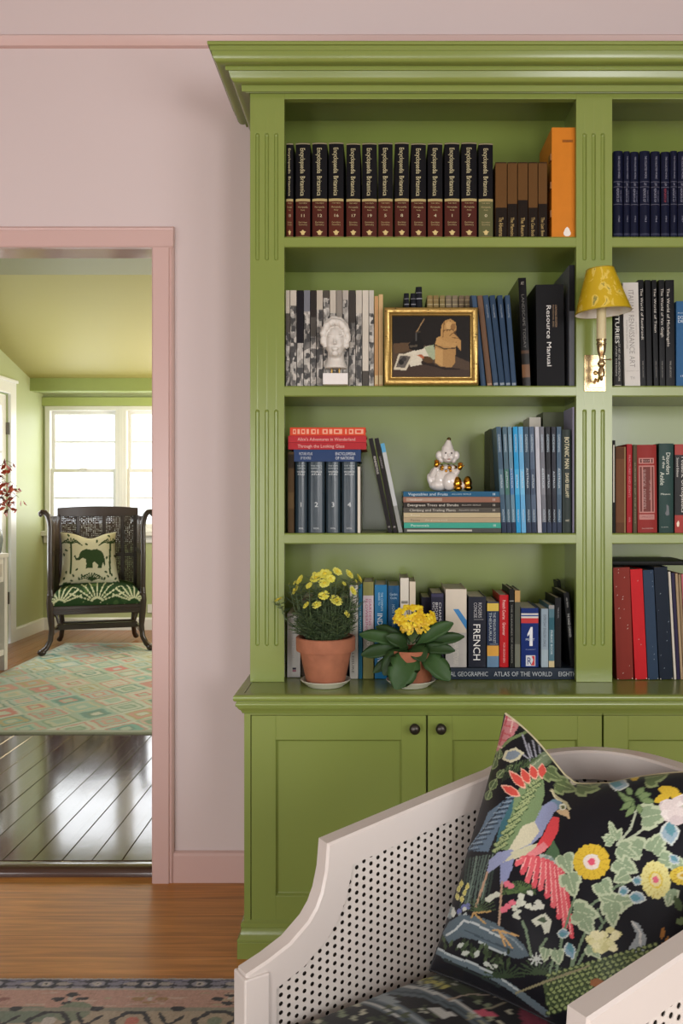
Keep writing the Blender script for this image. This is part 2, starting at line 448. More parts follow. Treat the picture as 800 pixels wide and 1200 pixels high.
def glass(name, tint=(1, 1, 1)):
    m = bpy.data.materials.new(name); m.use_nodes = True
    nt = m.node_tree; N = nt.nodes; L = nt.links
    for n in list(N): N.remove(n)
    o = N.new('ShaderNodeOutputMaterial'); mx = N.new('ShaderNodeMixShader'); t = N.new('ShaderNodeBsdfTransparent'); g = N.new('ShaderNodeBsdfGlossy')
    t.inputs['Color'].default_value = (*tint, 1); g.inputs['Roughness'].default_value = 0.03
    fr = N.new('ShaderNodeFresnel'); fr.inputs['IOR'].default_value = 1.45
    ge = N.new('ShaderNodeNewGeometry'); bf_ = N.new('ShaderNodeMath'); bf_.operation = 'SUBTRACT'; bf_.inputs[0].default_value = 1.0; L.new(ge.outputs['Backfacing'], bf_.inputs[1])
    ml = N.new('ShaderNodeMath'); ml.operation = 'MULTIPLY'; L.new(fr.outputs[0], ml.inputs[0]); L.new(bf_.outputs[0], ml.inputs[1]); L.new(ml.outputs[0], mx.inputs[0]); L.new(t.outputs[0], mx.inputs[1]); L.new(g.outputs[0], mx.inputs[2]); L.new(mx.outputs[0], o.inputs[0])
    return m
GLASS = glass('clear_glass')
def sash_window(name, x0, x1):
    """A double-hung window: box frame, two sashes of two panes each."""
    f = MB(); g = MB(); y0 = YF+0.01
    zm = PZ(551.5, YF); fr = 0.045
    f.box(x0, x0+fr, YF-0.012, YF+0.1, WZ0, WZ1, WHITE); f.box(x1-fr, x1, YF-0.012, YF+0.1, WZ0, WZ1, WHITE)
    f.box(x0, x1, YF-0.012, YF+0.1, WZ1-0.04, WZ1, WHITE); f.box(x0, x1, YF-0.012, YF+0.1, WZ0, WZ0+0.03, WHITE)
    for (za, zb, yy) in ((zm-0.018, WZ1-0.04, y0+0.045), (WZ0+0.03, zm+0.018, y0+0.005)):
        xa, xb = x0+fr, x1-fr; st = 0.028
        f.box(xa, xa+st, yy, yy+0.035, za, zb, WHITE); f.box(xb-st, xb, yy, yy+0.035, za, zb, WHITE)
        f.box(xa, xb, yy, yy+0.035, za, za+0.034, WHITE); f.box(xa, xb, yy, yy+0.035, zb-0.034, zb, WHITE)
        f.box(xa, xb, yy+0.008, yy+0.027, (za+zb)/2-0.008, (za+zb)/2+0.008, WHITE)
        g.box(xa+st, xb-st, yy+0.016, yy+0.02, za+0.03, zb-0.03, GLASS)
    f.box((x0+x1)/2-0.03, (x0+x1)/2+0.03, y0-0.012, y0+0.01, zm+0.005, zm+0.025, mat('#b9b4a4', 0.3, 0.6))
    o = struct(f.build(name, bevel=0.003)); gg = g.build('pane', o)
    return o
wm = PX(142, YF)
sash_window('window_1', WX0, wm-0.006)
sash_window('window_2', wm+0.006, WX1)
b = MB(); b.box(wm-0.02, wm+0.02, YF-0.016, YF+0.1, WZ0, WZ1, WHITE); struct(b.build('trim_9', bevel=0.003))
b = MB(); b.box(WX0-0.03, WX1+0.03, YF-0.06, YF+0.1, WZ0-0.045, WZ0, WHITE); b.box(WX0-0.01, WX1+0.01, YF-0.02, YF, WZ0-0.11, WZ0-0.045, WHITE); struct(b.build('trim_7', bevel=0.004))
# glazed door on the left wall
b = MB()
b.box(FXL-0.02, FXL+0.025, DY1, DY1+0.11, FZ, DZ2+0.1, WHITE); b.box(FXL-0.02, FXL+0.025, DY0-0.11, DY0, FZ, DZ2+0.1, WHITE); b.box(FXL-0.02, FXL+0.025, DY0, DY1, DZ2, DZ2+0.1, WHITE)
b.box(FXL-0.02, FXL+0.035, DY0-0.13, DY1+0.13, DZ2+0.1, DZ2+0.125, WHITE)
struct(b.build('trim_8', bevel=0.004))
f = MB(); g = MB()
for (ya, yb) in ((DY0+0.01, (DY0+DY1)/2-0.004), ((DY0+DY1)/2+0.004, DY1-0.01)):
    f.box(FXL-0.05, FXL-0.012, ya, ya+0.085, FZ+0.01, DZ2-0.01, WHITE); f.box(FXL-0.05, FXL-0.012, yb-0.085, yb, FZ+0.01, DZ2-0.01, WHITE)
    f.box(FXL-0.05, FXL-0.012, ya, yb, DZ2-0.11, DZ2-0.01, WHITE); f.box(FXL-0.05, FXL-0.012, ya, yb, FZ+0.01, FZ+0.62, WHITE)
    for zz in (1.15, 1.63): f.box(FXL-0.042, FXL-0.02, ya, yb, zz-0.012, zz+0.012, WHITE)
    g.box(FXL-0.033, FXL-0.029, ya+0.085, yb-0.085, FZ+0.62, DZ2-0.11, GLASS)
d2 = struct(f.build('door_1', bevel=0.003)); g.build('pane', d2)
hm = MB()
for zz in (0.36, 1.78): hm.box(FXL-0.012, FXL+0.012, DY1-0.018, DY1-0.002, zz, zz+0.1, mat('#6e6a62', 0.35, 0.8))
hm.build('hinge', d2)
# power outlet beyond the casing, low on the green wall
sx = PX(177.5, YF)
o = MB(); o.box(sx-0.035, sx+0.035, YF-0.009, YF, PZ(718, YF), PZ(708, YF), WHITE); ob = o.build('power_outlet', bevel=0.002)
tag(ob, 'small white power outlet low on the green wall beside the wing chair', 'power outlet')
# ================================================================ THE GREEN BOOKCASE
GREEN = mat('#7f8d45', 0.24, bump=0.06, bs=38, var=0.03, vs=3, stretch=(1, 1, 0.35))
YU, YB = 2.56, 2.85          # face of the upper case, its back panel
SU = YU/F
XA = PX(293, YU); XB = 1.66
P1 = (XA, PX(333, YU)); P2 = (PX(675, YU), PX(717, YU)); P3 = (XB-(P1[1]-P1[0]), XB)
ZB = 0.726                   # top of the base cabinets
ZT = PZ(112, YU)
case = thing('bookcase', 'tall green painted bookcase with fluted pilasters and a stepped cornice', 'bookcase', (0, YU, ZB))
OX = -YU; OZ = -ZB
def cbuild(m, name, **k): 
    o = m.build(name, case, **k); o.location = (0, -YU, -ZB); return o
SHZ = {1: PZ(277, YU), 2: PZ(452, YU), 3: PZ(625, YU), 4: ZB}
def flutes(px0, pxs, segs, nm):
    """A pilaster whose face carries three round-ended grooves; segs are z ranges."""
    x0, x1 = px0
    xs = [x0]; gw = 0.0062
    ctr = [PX(q, YU) for q in pxs]
    for c in ctr: xs += [c-gw*1.02]+[c+gw*k/6 for k in range(-6, 7)]+[c+gw*1.02]
    xs += [x1]
    zs = [ZB, ZT+0.012]
    for a, e in segs:
        for k in range(0, 7):
            q = gw*1.3*k/6
            zs += [a+q, e-q]
        zs += [a-0.0004, e+0.0004]
    zs = sorted(set(round(z, 5) for z in zs))
    m = MB(); pts = []
    for z in zs:
        env = 0
        for a, e in segs:
            if a <= z <= e:
                t = min(z-a, e-z)/(gw*1.3); env = 1 if t >= 1 else math.sqrt(max(0, 1-(1-t)**2))
        for x in xs:
            d = 0
            for c in ctr:
                q = abs(x-c)/(gw*max(env, 1e-6))
                if q < 1: d = 0.0062*env*math.sqrt(1-q*q)
            pts.append((x, YU+d, z))
    m.grid(pts, len(xs), len(zs), GREEN)
    yb = YU+0.024
    z0, z1 = zs[0], zs[-1]
    m.add([(x0,YU,z0),(x0,yb,z0),(x0,yb,z1),(x0,YU,z1)], [(0,1,2,3)][::-1], GREEN)
    m.add([(x1,YU,z0),(x1,yb,z0),(x1,yb,z1),(x1,YU,z1)], [(3,2,1,0)], GREEN)
    m.add([(x0,yb,z0),(x1,yb,z0),(x1,yb,z1),(x0,yb,z1)], [(3,2,1,0)], GREEN)
    return cbuild(m, nm, smooth=50)
seg = [(PZ(305, YU), PZ(156, YU)), (PZ(757, YU), PZ(480, YU))]
flutes(P1, (301.5, 312.5, 323.5), seg, 'pilaster')
flutes(P2, (684.7, 695.3, 706), seg, 'pilaster')
dx = (P3[0]-P1[0])*F/YU
flutes(P3, (301.5+dx, 312.5+dx, 323.5+dx), seg, 'pilaster')
OV = 0.027
m = MB(); m.box(XA, XA+0.022, YU+0.024, YW-0.002, ZB, ZT+0.05, GREEN); cbuild(m, 'side_panel')
m = MB(); m.box(XB-0.022, XB, YU+0.024, YW-0.002, ZB, ZT+0.05, GREEN); cbuild(m, 'side_panel')
m = MB(); m.box(P2[0]+OV, P2[1]-OV, YU+0.024, YB, ZB, ZT+0.05, GREEN); cbuild(m, 'divider')
m = MB(); m.box(XA+0.022, XB-0.022, YB, YB+0.012, ZB, ZT+0.05, GREEN); cbuild(m, 'back_panel')
m = MB(); m.box(XA, XB, YU+0.024, YW-0.002, ZT+0.05, ZT+0.075, GREEN); cbuild(m, 'top_panel')
m = MB()
zr0 = PZ(116, YU)
for a, e in ((P1[1], P2[0]), (P2[1], P3[0])): m.box(a, e, YU, YU+0.024, zr0, ZT+0.012, GREEN)
cbuild(m, 'top_rail', bevel=0.001)
for a, e, l0, l1 in ((P1[1], P2[0], XA+0.022, P2[0]+OV), (P2[1], P3[0], P2[1]-OV, XB-0.022)):
    for k in (1, 2, 3):
        z = SHZ[k]; m = MB()
        th = 12.5*SU
        m.prism([(YU+0.004, z-th), (YU+0.001, z-th+0.003), (YU+0.001, z-0.004), (YU+0.005, z), (YU+0.024, z), (YU+0.024, z-th)], a, e, 'x', GREEN)
        m.box(l0, l1, YU+0.024, YB, z-th, z, GREEN)
        cbuild(m, 'shelf')
# cornice: stepped crown with two coves, returning along the left end to the wall
def pj(x): return max(0.0, ((CX-x)*YU-(-XA)*F)/(F+CX-x))
prof = []
def cp(x, y):
    p = pj(x); prof.append((p, PZ(y, YU-p)))
cp(291.8, 109.5); cp(287.7, 108.6); cp(287.4, 107.6); cp(283.2, 107.2); cp(282.6, 99.5)
for t in range(1, 8):           # lower cove
    a = t/8*PI/2
    a = PI/2-a; cp(268.6+13.9*(1-math.cos(a)), 83.5+16*math.sin(a))
cp(267.5, 82.6); cp(264.0, 82.2); cp(263.6, 77.2)
for t in range(1, 9):           # upper cove
    a = t/9*PI/2
    a = PI/2-a; cp(248.2+15.2*(1-math.cos(a)), 60+17*math.sin(a))
cp(247.6, 59.2); cp(246.0, 58.8); cp(245.6, 53.4); cp(244.6, 52.6); cp(243.0, 52.0); cp(242.5, 48.6); cp(243.4, 47.8)
prof.append((0.0, prof[-1][1]+0.001))
m = MB(); n = len(prof)
for (ax, bx) in ((0, 1),):
    path = []
    for p, z in prof: path.append([(XA-p, YW-0.002, z), (XA-p, YU-p, z), (XB+p, YU-p, z), (XB+p, YW-0.002, z)])
    pts = [q for row in path for q in row]
    m.grid(pts, 4, n, GREEN)
    m.box(XA+0.001, XB-0.001, YU+0.001, YW-0.002, prof[-1][1]-0.012, prof[-1][1], GREEN)
cbuild(m, 'cornice', smooth=35)

# ---------------------------------------------------------------- base cabinets
YD, YN, YP = 2.417, 2.39, 2.40
XC = -0.379; XCE = 1.655
seam = PX(706, YD)
DTOP, DBOT = PZ(838.5, YD), PZ(1078.5, YD)
KN = mat('#4a4640', 0.32, 0.85, var=0.1)
def knob(x, z, parent, loc):
    k = MB(); M = Matrix.Rotation(PI/2, 3, 'X')
    k.lathe([(0.0, 0.034), (0.006, 0.0335), (0.0115, 0.031), (0.0148, 0.026), (0.0152, 0.0225), (0.0125, 0.017), (0.0075, 0.0125), (0.006, 0.008), (0.0095, 0.003), (0.0105, 0.0), (0.0, 0.0)], KN, (x, YD, z), 20, M)
    return k.build('knob', parent, loc=loc, smooth=40)
def base_cabinet(x0, x1, doors, label, left_end):
    t = thing('base_cabinet', label, 'cabinet', ((x0+x1)/2, YD, 0)); off = (-(x0+x1)/2, -YD, 0)
    m = MB(); zt = 0.6695
    m.box(x0, x1, YD+0.022, YW-0.022, 0.06, zt, GREEN)
    if left_end: m.box(x0, PX(293.6, YD)-0.0005, YD, YD+0.024, 0.06, zt, GREEN)
    else: m.box(XCE-0.02, XCE, YD, YD+0.024, 0.06, zt, GREEN)
    m.box(x0, x1, YD+.0002, YD+0.024, DTOP+0.002, zt, GREEN); m.box(x0, x1, YD+.0002, YD+0.024, 0.07, DBOT-0.002, GREEN)
    m.build('body', t, loc=off)
    # plinth with moulded top
    pr = [(0.0, 0.1), (0.002, 0.098), (0.008, 0.094), (0.0085, 0.083), (0.006, 0.0805), (0.007, 0.074), (0.009, 0.066), (0.0125, 0.058), (0.017, 0.053), (0.0175, 0.048), (0.0155, 0.0455), (0.017, 0.0435), (0.017, 0.0)]
    m = MB(); pts = []
    for p, z in pr:
        a = x0-p if left_end else x0; c = x1+p if not left_end else x1
        row = []
        if left_end: row.append((a, YW-0.022, z))
        row += [(a, YD-p, z), (c, YD-p, z)]
        if not left_end: row.append((c, YW-0.022, z))
        pts += row
    m.grid(pts, 3, len(pr), GREEN)
    m.build('plinth', t, loc=off, smooth=30)
    fw = 0.0675
    for (dx0, dx1, kx) in doors:
        m = MB(); g = 0.009
        for (a, c, z0, z1) in ((dx0, dx0+fw, DBOT, DTOP), (dx1-fw, dx1, DBOT, DTOP), (dx0+fw, dx1-fw, DTOP-fw, DTOP), (dx0+fw, dx1-fw, DBOT, DBOT+fw)):
            m.box(a, c, YD, YD+0.02, z0, z1, GREEN)
        i0, i1, j0, j1 = dx0+fw, dx1-fw, DBOT+fw, DTOP-fw
        # sloped sticking round a sunk panel
        o_ = [(i0,YD,j0),(i1,YD,j0),(i1,YD,j1),(i0,YD,j1)]; e = 0.005
        n_ = [(i0+e,YD+g,j0+e),(i1-e,YD+g,j0+e),(i1-e,YD+g,j1-e),(i0+e,YD+g,j1-e)]
        m.add(o_+n_, [(0,1,5,4),(1,2,6,5),(2,3,7,6),(3,0,4,7),(4,5,6,7)], GREEN)
        d = m.build('door', t, loc=off, bevel=0.0012)
        knob(kx, PZ(855.5, YD-0.03), d, (0, 0, 0))
    return t
kn = 0.0
base_cabinet(XC, seam-0.001, ((PX(294.4, YD), PX(499, YD), PX(485.5, YD)), (PX(501.2, YD), PX(705, YD), PX(516, YD))), 'green base cabinet with two panelled doors and pewter knobs, under the left bay', True)
x3 = PX(707.2, YD); wd = (XCE-0.02-x3)/2
base_cabinet(seam+0.001, XCE, ((x3, x3+wd-0.002, x3+wd-0.035), (x3+wd+0.002, XCE-0.0215, x3+wd+0.035)), 'green base cabinet half hidden behind the white armchair, under the right bay', False)
# worktop with moulded edge
m = MB()
wp = [(0.0, 0.6705), (0.0045, 0.6715), (0.006, 0.6755), (0.0085, 0.680), (0.0125, 0.6835), (0.0155, 0.688), (0.0165, 0.6895), (0.0165, 0.6915), (0.0195, 0.6925), (0.0215, 0.696), (0.0215, 0.700), (0.0195, 0.7035), (0.0185, 0.7065), (0.0225, 0.7075), (0.0258, 0.7105), (0.0272, 0.716), (0.0265, 0.7215), (0.0235, 0.725), (0.021, ZB), (0.0, ZB)]
pts = []
for p, z in wp:
    pts += [(XC-p, YW-0.022, z), (XC-p, YD-p, z), (XCE+p, YD-p, z), (XCE+p, YW-0.022, z)]
m.grid(pts, 4, len(wp), GREEN)
m.box(XC+.001, XCE-.001, YD+.001, YW-0.023, 0.6715, ZB-.001, GREEN)
wt = m.build('worktop', smooth=35)
tag(wt, 'long green painted worktop with moulded edge along the base cabinets', 'worktop')
# ================================================================ BOOKS
def T(s, f1, f0, xf=0.5, cap=0.4, col='#d8d4c8'):
    """One line running down the spine from height fraction f1 to f0, centred at xf of the width, cap height as a fraction of the width."""
    return ('v', s, f1, f0, xf, cap, col)
def Hh(s, zf, x0=0.2, x1=0.8, cap=0.02, col='#d8d4c8'):
    """One line across the spine, centred at height fraction zf; cap is a fraction of the height."""
    return ('h', s, zf, x0, x1, cap, col)
def Lb(x0, x1, z0, z1, col): return (x0, x1, z0, z1, col)
def make_book(name, label, cat, group, wd, h, dep, col, loc, rot, bands=(), labels=(), texts=(), rnd=0.3, pages='#d9d2bf', rough=0.45, hard=True, pagein=0.003, marks=(), sp=0.12):
    t = thing(name, label, cat, loc, rot, group)
    C = mat(col, rough, bump=0.12, bs=500, var=0.08, vs=30, spec=sp)
    r = min(0.007, wd*0.22)*rnd
    th = min(0.0026, wd*0.12) if hard else min(0.0008, wd*0.05)
    ns = 7
    ys = lambda xf: r*(2*xf-1)**2
    outer = [(0, dep), (0, r)]+[(wd*k/ns, ys(k/ns)) for k in range(1, ns)]+[(wd, r), (wd, dep)]
    inner = [(th, dep), (th, r+th)]+[(min(max(wd*k/ns, th), wd-th), ys(k/ns)+th) for k in range(1, ns)]+[(wd-th, r+th), (wd-th, dep)]
    zs = sorted(set([0.0, 1.0]+[b[0] for b in bands]+[b[1] for b in bands]))
    m = MB(); n = len(outer)
    for z0, z1 in zip(zs[:-1], zs[1:]):
        c = C
        for b in bands:
            if b[0]-1e-6 <= z0 and z1 <= b[1]+1e-6: c = mat(b[2], rough, bump=0.1, bs=400, var=0.08, vs=30, spec=sp) if len(b) < 4 else b[3]
        for i in range(n-1):
            (x0, y0), (x1, y1) = outer[i], outer[i+1]
            m.add([(x0,y0,z0*h),(x1,y1,z0*h),(x1,y1,z1*h),(x0,y0,z1*h)], [(0,1,2,3)], c if 1 <= i <= n-3 else C)
    for i in range(n-1):
        (x0, y0), (x1, y1) = inner[i], inner[i+1]
        m.add([(x0,y0,0),(x1,y1,0),(x1,y1,h),(x0,y0,h)], [(3,2,1,0)], C)
        (u0, v0), (u1, v1) = outer[i], outer[i+1]
        m.add([(u0,v0,h),(u1,v1,h),(x1,y1,h),(x0,y0,h)], [(0,1,2,3)], C)
        m.add([(u0,v0,0),(u1,v1,0),(x1,y1,0),(x0,y0,0)], [(3,2,1,0)], C)
    for a, b in ((outer[0], inner[0]), (inner[-1], outer[-1])):
        m.add([(*a,0),(*b,0),(*b,h),(*a,h)], [(3,2,1,0)], C)
    def sp(x, z, e): return (x, ys(min(max(x/wd, 0), 1))-e, z)
    for (x0, x1, z0, z1, lc) in labels:
        k = 4; pts = []
        lm = mat(lc, rough, var=0.1, vs=60, spec=0.12)
        for z in (z0, z1):
            for i in range(k+1): pts.append(sp(wd*(x0+(x1-x0)*i/k), z*h, 0.00035))
        m.grid(pts, k+1, 2, lm)
    for (pts, lc) in marks:
        m.add([sp(x*wd, z*h, 0.0007) for x, z in pts], [tuple(range(len(pts)))], mat(lc, rough, var=0.05))
    for tx in texts:
        if tx[0] == 'v':
            _, s, f1, f0, xf, cap, tc = tx
            v, f, L = text2d(s)
            P = [sp(wd*xf+(q[1]-0.5)*cap*wd, h*(f1-(f1-f0)*q[0]), 0.0008) for q in v]
        else:
            _, s, zf, x0, x1, cap, tc = tx
            v, f, L = text2d(s)
            P = [sp(wd*(x0+(x1-x0)*q[0]), h*(zf+(q[1]-0.5)*cap), 0.0008) for q in v]
        m.add(P, f, mat(tc, 0.4, var=0.05))
    m.build('cover', t, smooth=30)
    p = MB(); pg = mat(pages, 0.8, var=0.1, vs=40, stretch=(60, 1, 1))
    p.box(th, wd-th, r+th+0.0004, dep-0.005, pagein, h-pagein, pg)
    p.build('page_block', t)
    return t
def B(sh, x0, x1, yt, col, label, name='book', Y=None, dep=0.17, top=None, group=None, cat='book', zoff=0.0, **k):
    """A standing book: spine edges x0, x1 at the shelf, top at yt; top = x of the upper left corner when it leans."""
    if Y is None: Y = 2.577 if sh < 4 else 2.602
    z = SHZ[sh]+0.0006+zoff
    X0, X1 = PX(x0, Y), PX(x1, Y)
    hh = PZ(yt, Y)-z; a = 0
    if top is not None:
        a = math.atan((x0-top)*Y/F/hh)
        if abs(a) > 1e-4: hh = (hh-(X1-X0)*math.sin(abs(a))*math.cos(a)*0.5)/math.cos(a)
    wd = (X1-X0)*math.cos(a)-0.0006
    return make_book(name, label, cat, group, wd, hh, dep, col, (X0+0.0003, Y, z), (0, -a, 0), **k)
def flat(x0, x1, y0, y1, Y, z, th, col, label, name='book', dep=0.19, group=None, cat='book', **k):
    X0, X1 = PX(x0, Y), PX(x1, Y)
    return make_book(name, label, cat, group, th, X1-X0, dep, col, (X1, Y, z+0.0004), (0, -PI/2, 0), **k)

# ---- top shelf, left bay: the encyclopedia
ebx = [(335, 343.4), (346.2, 363.2), (365.6, 383), (385, 402.4), (405.6, 422), (424, 441.4), (443, 460), (462.4, 479), (481.6, 499), (501.2, 518.4), (520.8, 538.4), (540.6, 558.6), (560.8, 577.6)]
ebn = ['10', '11', '12', '16', '17', '19', '5', '8', '2', '4', '1', '7', '0']
g = '#a89868'
for i, ((a, c), no) in enumerate(zip(ebx, ebn)):
    last = i == len(ebx)-1; lc = '#5b5c3a' if last else ('#4a2018' if i % 3 else '#54261a')
    top = 167.6-(i % 4)*0.35
    lab = ('last black encyclopedia volume of the row, its lower spine olive green instead of maroon' if last else
           'narrow half-hidden black encyclopedia volume hard against the left pilaster, top shelf' if i == 0 else
           f'{ORD[i]} black and maroon encyclopedia volume from the left pilaster on the top shelf')
    B(1, a, c, top, '#0d0c10', lab, name='encyclopedia_volume', group='encyclopedia volumes on the top shelf', cat='book', dep=0.21, rnd=0.55, rough=0.5,
      bands=[(0.0, 0.018, '#7d6c44'), (0.018, 0.385, lc), (0.385, 0.412, g), (0.985, 0.997, '#8d8468')], pages='#b9a988',
      texts=[T('Encyclopaedia', .945, .675, .5, .34, '#c2b890'), T('Britannica', .65, .44, .5, .34, '#c2b890'),
             Hh('THE NEW', .365, .2, .8, .014, g), Hh('Micropaedia', .325, .16, .84, .02, g), Hh('Ready', .293, .35, .65, .014, g),
             Hh(no, .235, .4 if len(no) == 1 else .32, .6 if len(no) == 1 else .68, .032, '#c8bc98'), Hh('Excretion', .165, .2, .8, .018, g), Hh('Geometry', .14, .2, .8, .018, g)],
      marks=[([(.5, .085), (.6, .07), (.72, .066), (.62, .05), (.6, .033), (.5, .03), (.4, .033), (.38, .05), (.28, .066), (.4, .07)], '#c9b274')])
shb = [(580.4, 593.8), (594.6, 605.8), (606.6, 618.2), (619, 629.8), (630.6, 641)]
for i, (a, c) in enumerate(shb):
    B(1, a, c, 190, '#5f4120', f'{ORD[i]} brown-spined story volume beside the orange slipcase, counting from the encyclopedias', name='storybook', group='brown story volumes on the top shelf', rnd=0.1, hard=True, dep=0.15, rough=0.55,
      bands=[(0, .40+.05*(i % 3), '#1c130c'), (.985, 1, '#2a1a0e')],
      texts=[T(['The Adventures', 'The Memoirs', 'The Return', 'The Case Book', 'The Last Bow'][i], .27, .02, .5, .4, '#b59a5c')])
t = B(1, 646.2, 673.6, 149.5, '#c97a24', 'tall bright orange slipcase file standing at the end of the top shelf', name='slipcase', cat='box file', dep=0.2, rnd=0.0, rough=0.4,
  labels=[Lb(.45, .92, .865, .89, '#9a5a1c')], texts=[Hh('CASE', .877, .5, .87, .012, '#5a3312')],
  marks=[([(.66, .10), (.74, .085), (.78, .065), (.82, .045), (.8, .025), (.72, .014), (.6, .014), (.52, .025), (.5, .045), (.54, .065), (.58, .085)], '#e6dfd6')])
for zz in (.2, .47, .74): m = MB(); m.box(-0.004, 0.003, 0.002, 0.03, zz*.31, zz*.31+.02, mat('#8a5a2a', .4, .3)); m.build('clasp', t)
# ---- top shelf, right bay: navy set
nvx = [(719, 730.2), (731, 738.2), (739, 748.4), (750, 761.8), (763, 773.6), (775, 784.8), (785.8, 793.6), (794.4, 803.6), (804.6, 815), (816, 826)]
for i, (a, c) in enumerate(nvx):
    B(1, a, c, 176.6+(i % 3)*.5, '#12162c', f'{ORD[i]} navy bound volume with faint gilt bands from the middle pilaster on the top shelf', name='bound_volume', group='navy bound volumes on the top right shelf', rnd=0.9, rough=0.38, dep=0.2,
      bands=[(.645, .65, '#6b6a78'), (.585, .59, '#6b6a78'), (.385, .39, '#6b6a78'), (.03, .055, '#33364a')],
      texts=[T('THE COLLECTED WORKS', .94, .68, .55, .22, '#8d8ea0'), T('LAW', .635, .6, .5, .3, '#8d8ea0'), T('REPORTS OF', .57, .41, .42, .26, '#8d8ea0' if i != 5 else '#a03040'), T('THE COURT', .55, .41, .75, .15, '#777990'), T('19'+str(60+i), .26, .18, .55, .2, '#7e8094')])

# ---- second shelf, left bay
def photo_mat(i):
    """Grey mottle like a slice of a black-and-white street photograph."""
    m = bpy.data.materials.new('photo_spine'); m.use_nodes = True
    nt = m.node_tree; N = nt.nodes; L = nt.links; b = N['Principled BSDF']; b.inputs['Roughness'].default_value = .4
    tc = N.new('ShaderNodeTexCoord'); mp = N.new('ShaderNodeMapping'); mp.inputs['Location'].default_value = (i*3.7, 0, i*1.3); mp.inputs['Scale'].default_value = (1.6, .1, 1)
    L.new(tc.outputs['Object'], mp.inputs['Vector'])
    v = N.new('ShaderNodeTexVoronoi'); v.inputs['Scale'].default_value = 62; v.distance = 'CHEBYCHEV'; L.new(mp.outputs['Vector'], v.inputs['Vector'])
    nz = N.new('ShaderNodeTexNoise'); nz.inputs['Scale'].default_value = 45; nz.inputs['Detail'].default_value = 6; L.new(mp.outputs['Vector'], nz.inputs['Vector'])
    sep = N.new('ShaderNodeSeparateColor'); L.new(v.outputs['Color'], sep.inputs[0])
    ad = N.new('ShaderNodeMath'); ad.operation = 'MULTIPLY'; L.new(sep.outputs[0], ad.inputs[0]); L.new(nz.outputs['Fac'], ad.inputs[1])
    rp = N.new('ShaderNodeValToRGB'); e = rp.color_ramp.elements; e[0].position = .12; e[0].color = (.02, .018, .016, 1); e[1].position = .5; e[1].color = (.5, .47, .42, 1)
    L.new(ad.outputs[0], rp.inputs['Fac']); L.new(rp.outputs['Color'], b.inputs['Base Color'])
    return m
bwx = [60, 92, 140, 190, 238, 282, 330, 378, 425, 470, 515, 565, 612, 660, 698]
topc = ['#b4aca0', '#b9b1a4', '#17151a', '#6f7178', '#2c2724', '#b3aa9c', '#4b463f', '#b8b0a3', '#857e75', '#a9a197', '#3b3733', '#bdb6aa', '#c6bfb2', '#b9b3aa']
topf = [.76, .84, .45, .78, .72, .8, .92, .76, .68, .9, .66, .76, .16, .76]
for i in range(14):
    a, c = 325+bwx[i]/6.154, 325+bwx[i+1]/6.154-.5
    pm = photo_mat(i)
    B(2, a, c, 340.2, topc[i], f'{ORD[i]} thin book from the left pilaster whose spines together show a grey street photograph', name='photography_book', group='thin grey photograph-spined books', rnd=.05, hard=False, dep=.17,
      bands=[(0, topf[i], '#777777', pm)] if i % 4 else [(0, topf[i]-.2, '#777777', pm), (topf[i]-.2, topf[i], '#4d4944')])
B(2, 438.6, 443.2, 347, '#b98f62', 'pale tan paperback standing directly after the grey photograph spines', rnd=.05, hard=False, labels=[Lb(.1, .9, .02, .12, '#cdb98f')])
B(2, 443.6, 448.6, 345, '#c3a476', 'thin yellowish paperback pressed between a tan paperback and the gilt picture frame', rnd=.05, hard=False, labels=[Lb(.1, .9, .02, .12, '#d3c294')])
YB2 = 2.66
for i, (a, c, yt, tl) in enumerate([(476, 482, 343.5, 473), (483.5, 489.4, 343.6, 481), (491, 498.2, 336, 487)]):
    B(2, a, c, yt, '#17181f', ['shortest black book showing above the gilt frame, leaning at its left end', 'middle black book of three leaning behind the gilt frame', 'tallest black book showing above the gilt frame, beside the brown spines'][i], Y=YB2, top=tl, dep=.15, bands=[(.88, .89, '#8a8a90'), (.94, .945, '#8a8a90')], rnd=.7)
tcol = ['#8a7448', '#857046', '#84744c', '#7d6f5a', '#82745e', '#73624e', '#75654f', '#343c58']
tlab = ['first', 'second', 'third', 'fourth', 'fifth', 'sixth', 'seventh', 'last and navy']
tx_ = [(500.2, 506.8), (507.4, 513.8), (514.8, 521.2), (522, 528.8), (529.6, 536.4), (537.4, 543.8), (544.4, 550.2), (550.8, 555.2)]
for i, (a, c) in enumerate(tx_):
    B(2, a+1.5, c+1.5, 346.2, tcol[i], f'{tlab[i]} small spine showing above the gilt frame, counted from the black books', Y=YB2, top=a, dep=.15, rnd=.7, bands=[(.9, .91, '#b4a680'), (.95, .955, '#b4a680')] if i < 7 else [], name='old_book', group='small old books behind the picture frame')
B(2, 563.5, 569.5, 346.4, '#3c5068', 'grey-blue leaning book mostly covered by the right edge of the gilt frame', top=552.4, Y=2.583, dep=.07, rnd=.6, name='cloth_book')
B(2, 570.6, 577, 346.2, '#6b5240', 'brown cloth book leaning among the blue ones, right of the gilt frame', top=558.8, dep=.16, rnd=.6, name='cloth_book', labels=[Lb(.1, .9, .01, .03, '#a88c70')])
for i, (a, c, tl) in enumerate([(578, 584.3, 565.6), (585.2, 591.8, 573.2), (592.4, 598.6, 582.4), (599.4, 605.2, 591.4)]):
    B(2, a, c, 346, ['#34485f', '#2b3f56', '#2c4058', '#33475f'][i], f'{ORD[i]} leaning blue cloth book to the right of the brown leaning one', top=tl, dep=.16, rnd=.6, name='cloth_book', group='leaning blue cloth books', labels=[Lb(.1, .9, .01, .035, '#8a949c')], texts=[T('VOLUME', .9, .75, .5, .3, '#8d98a4')], rough=.5)
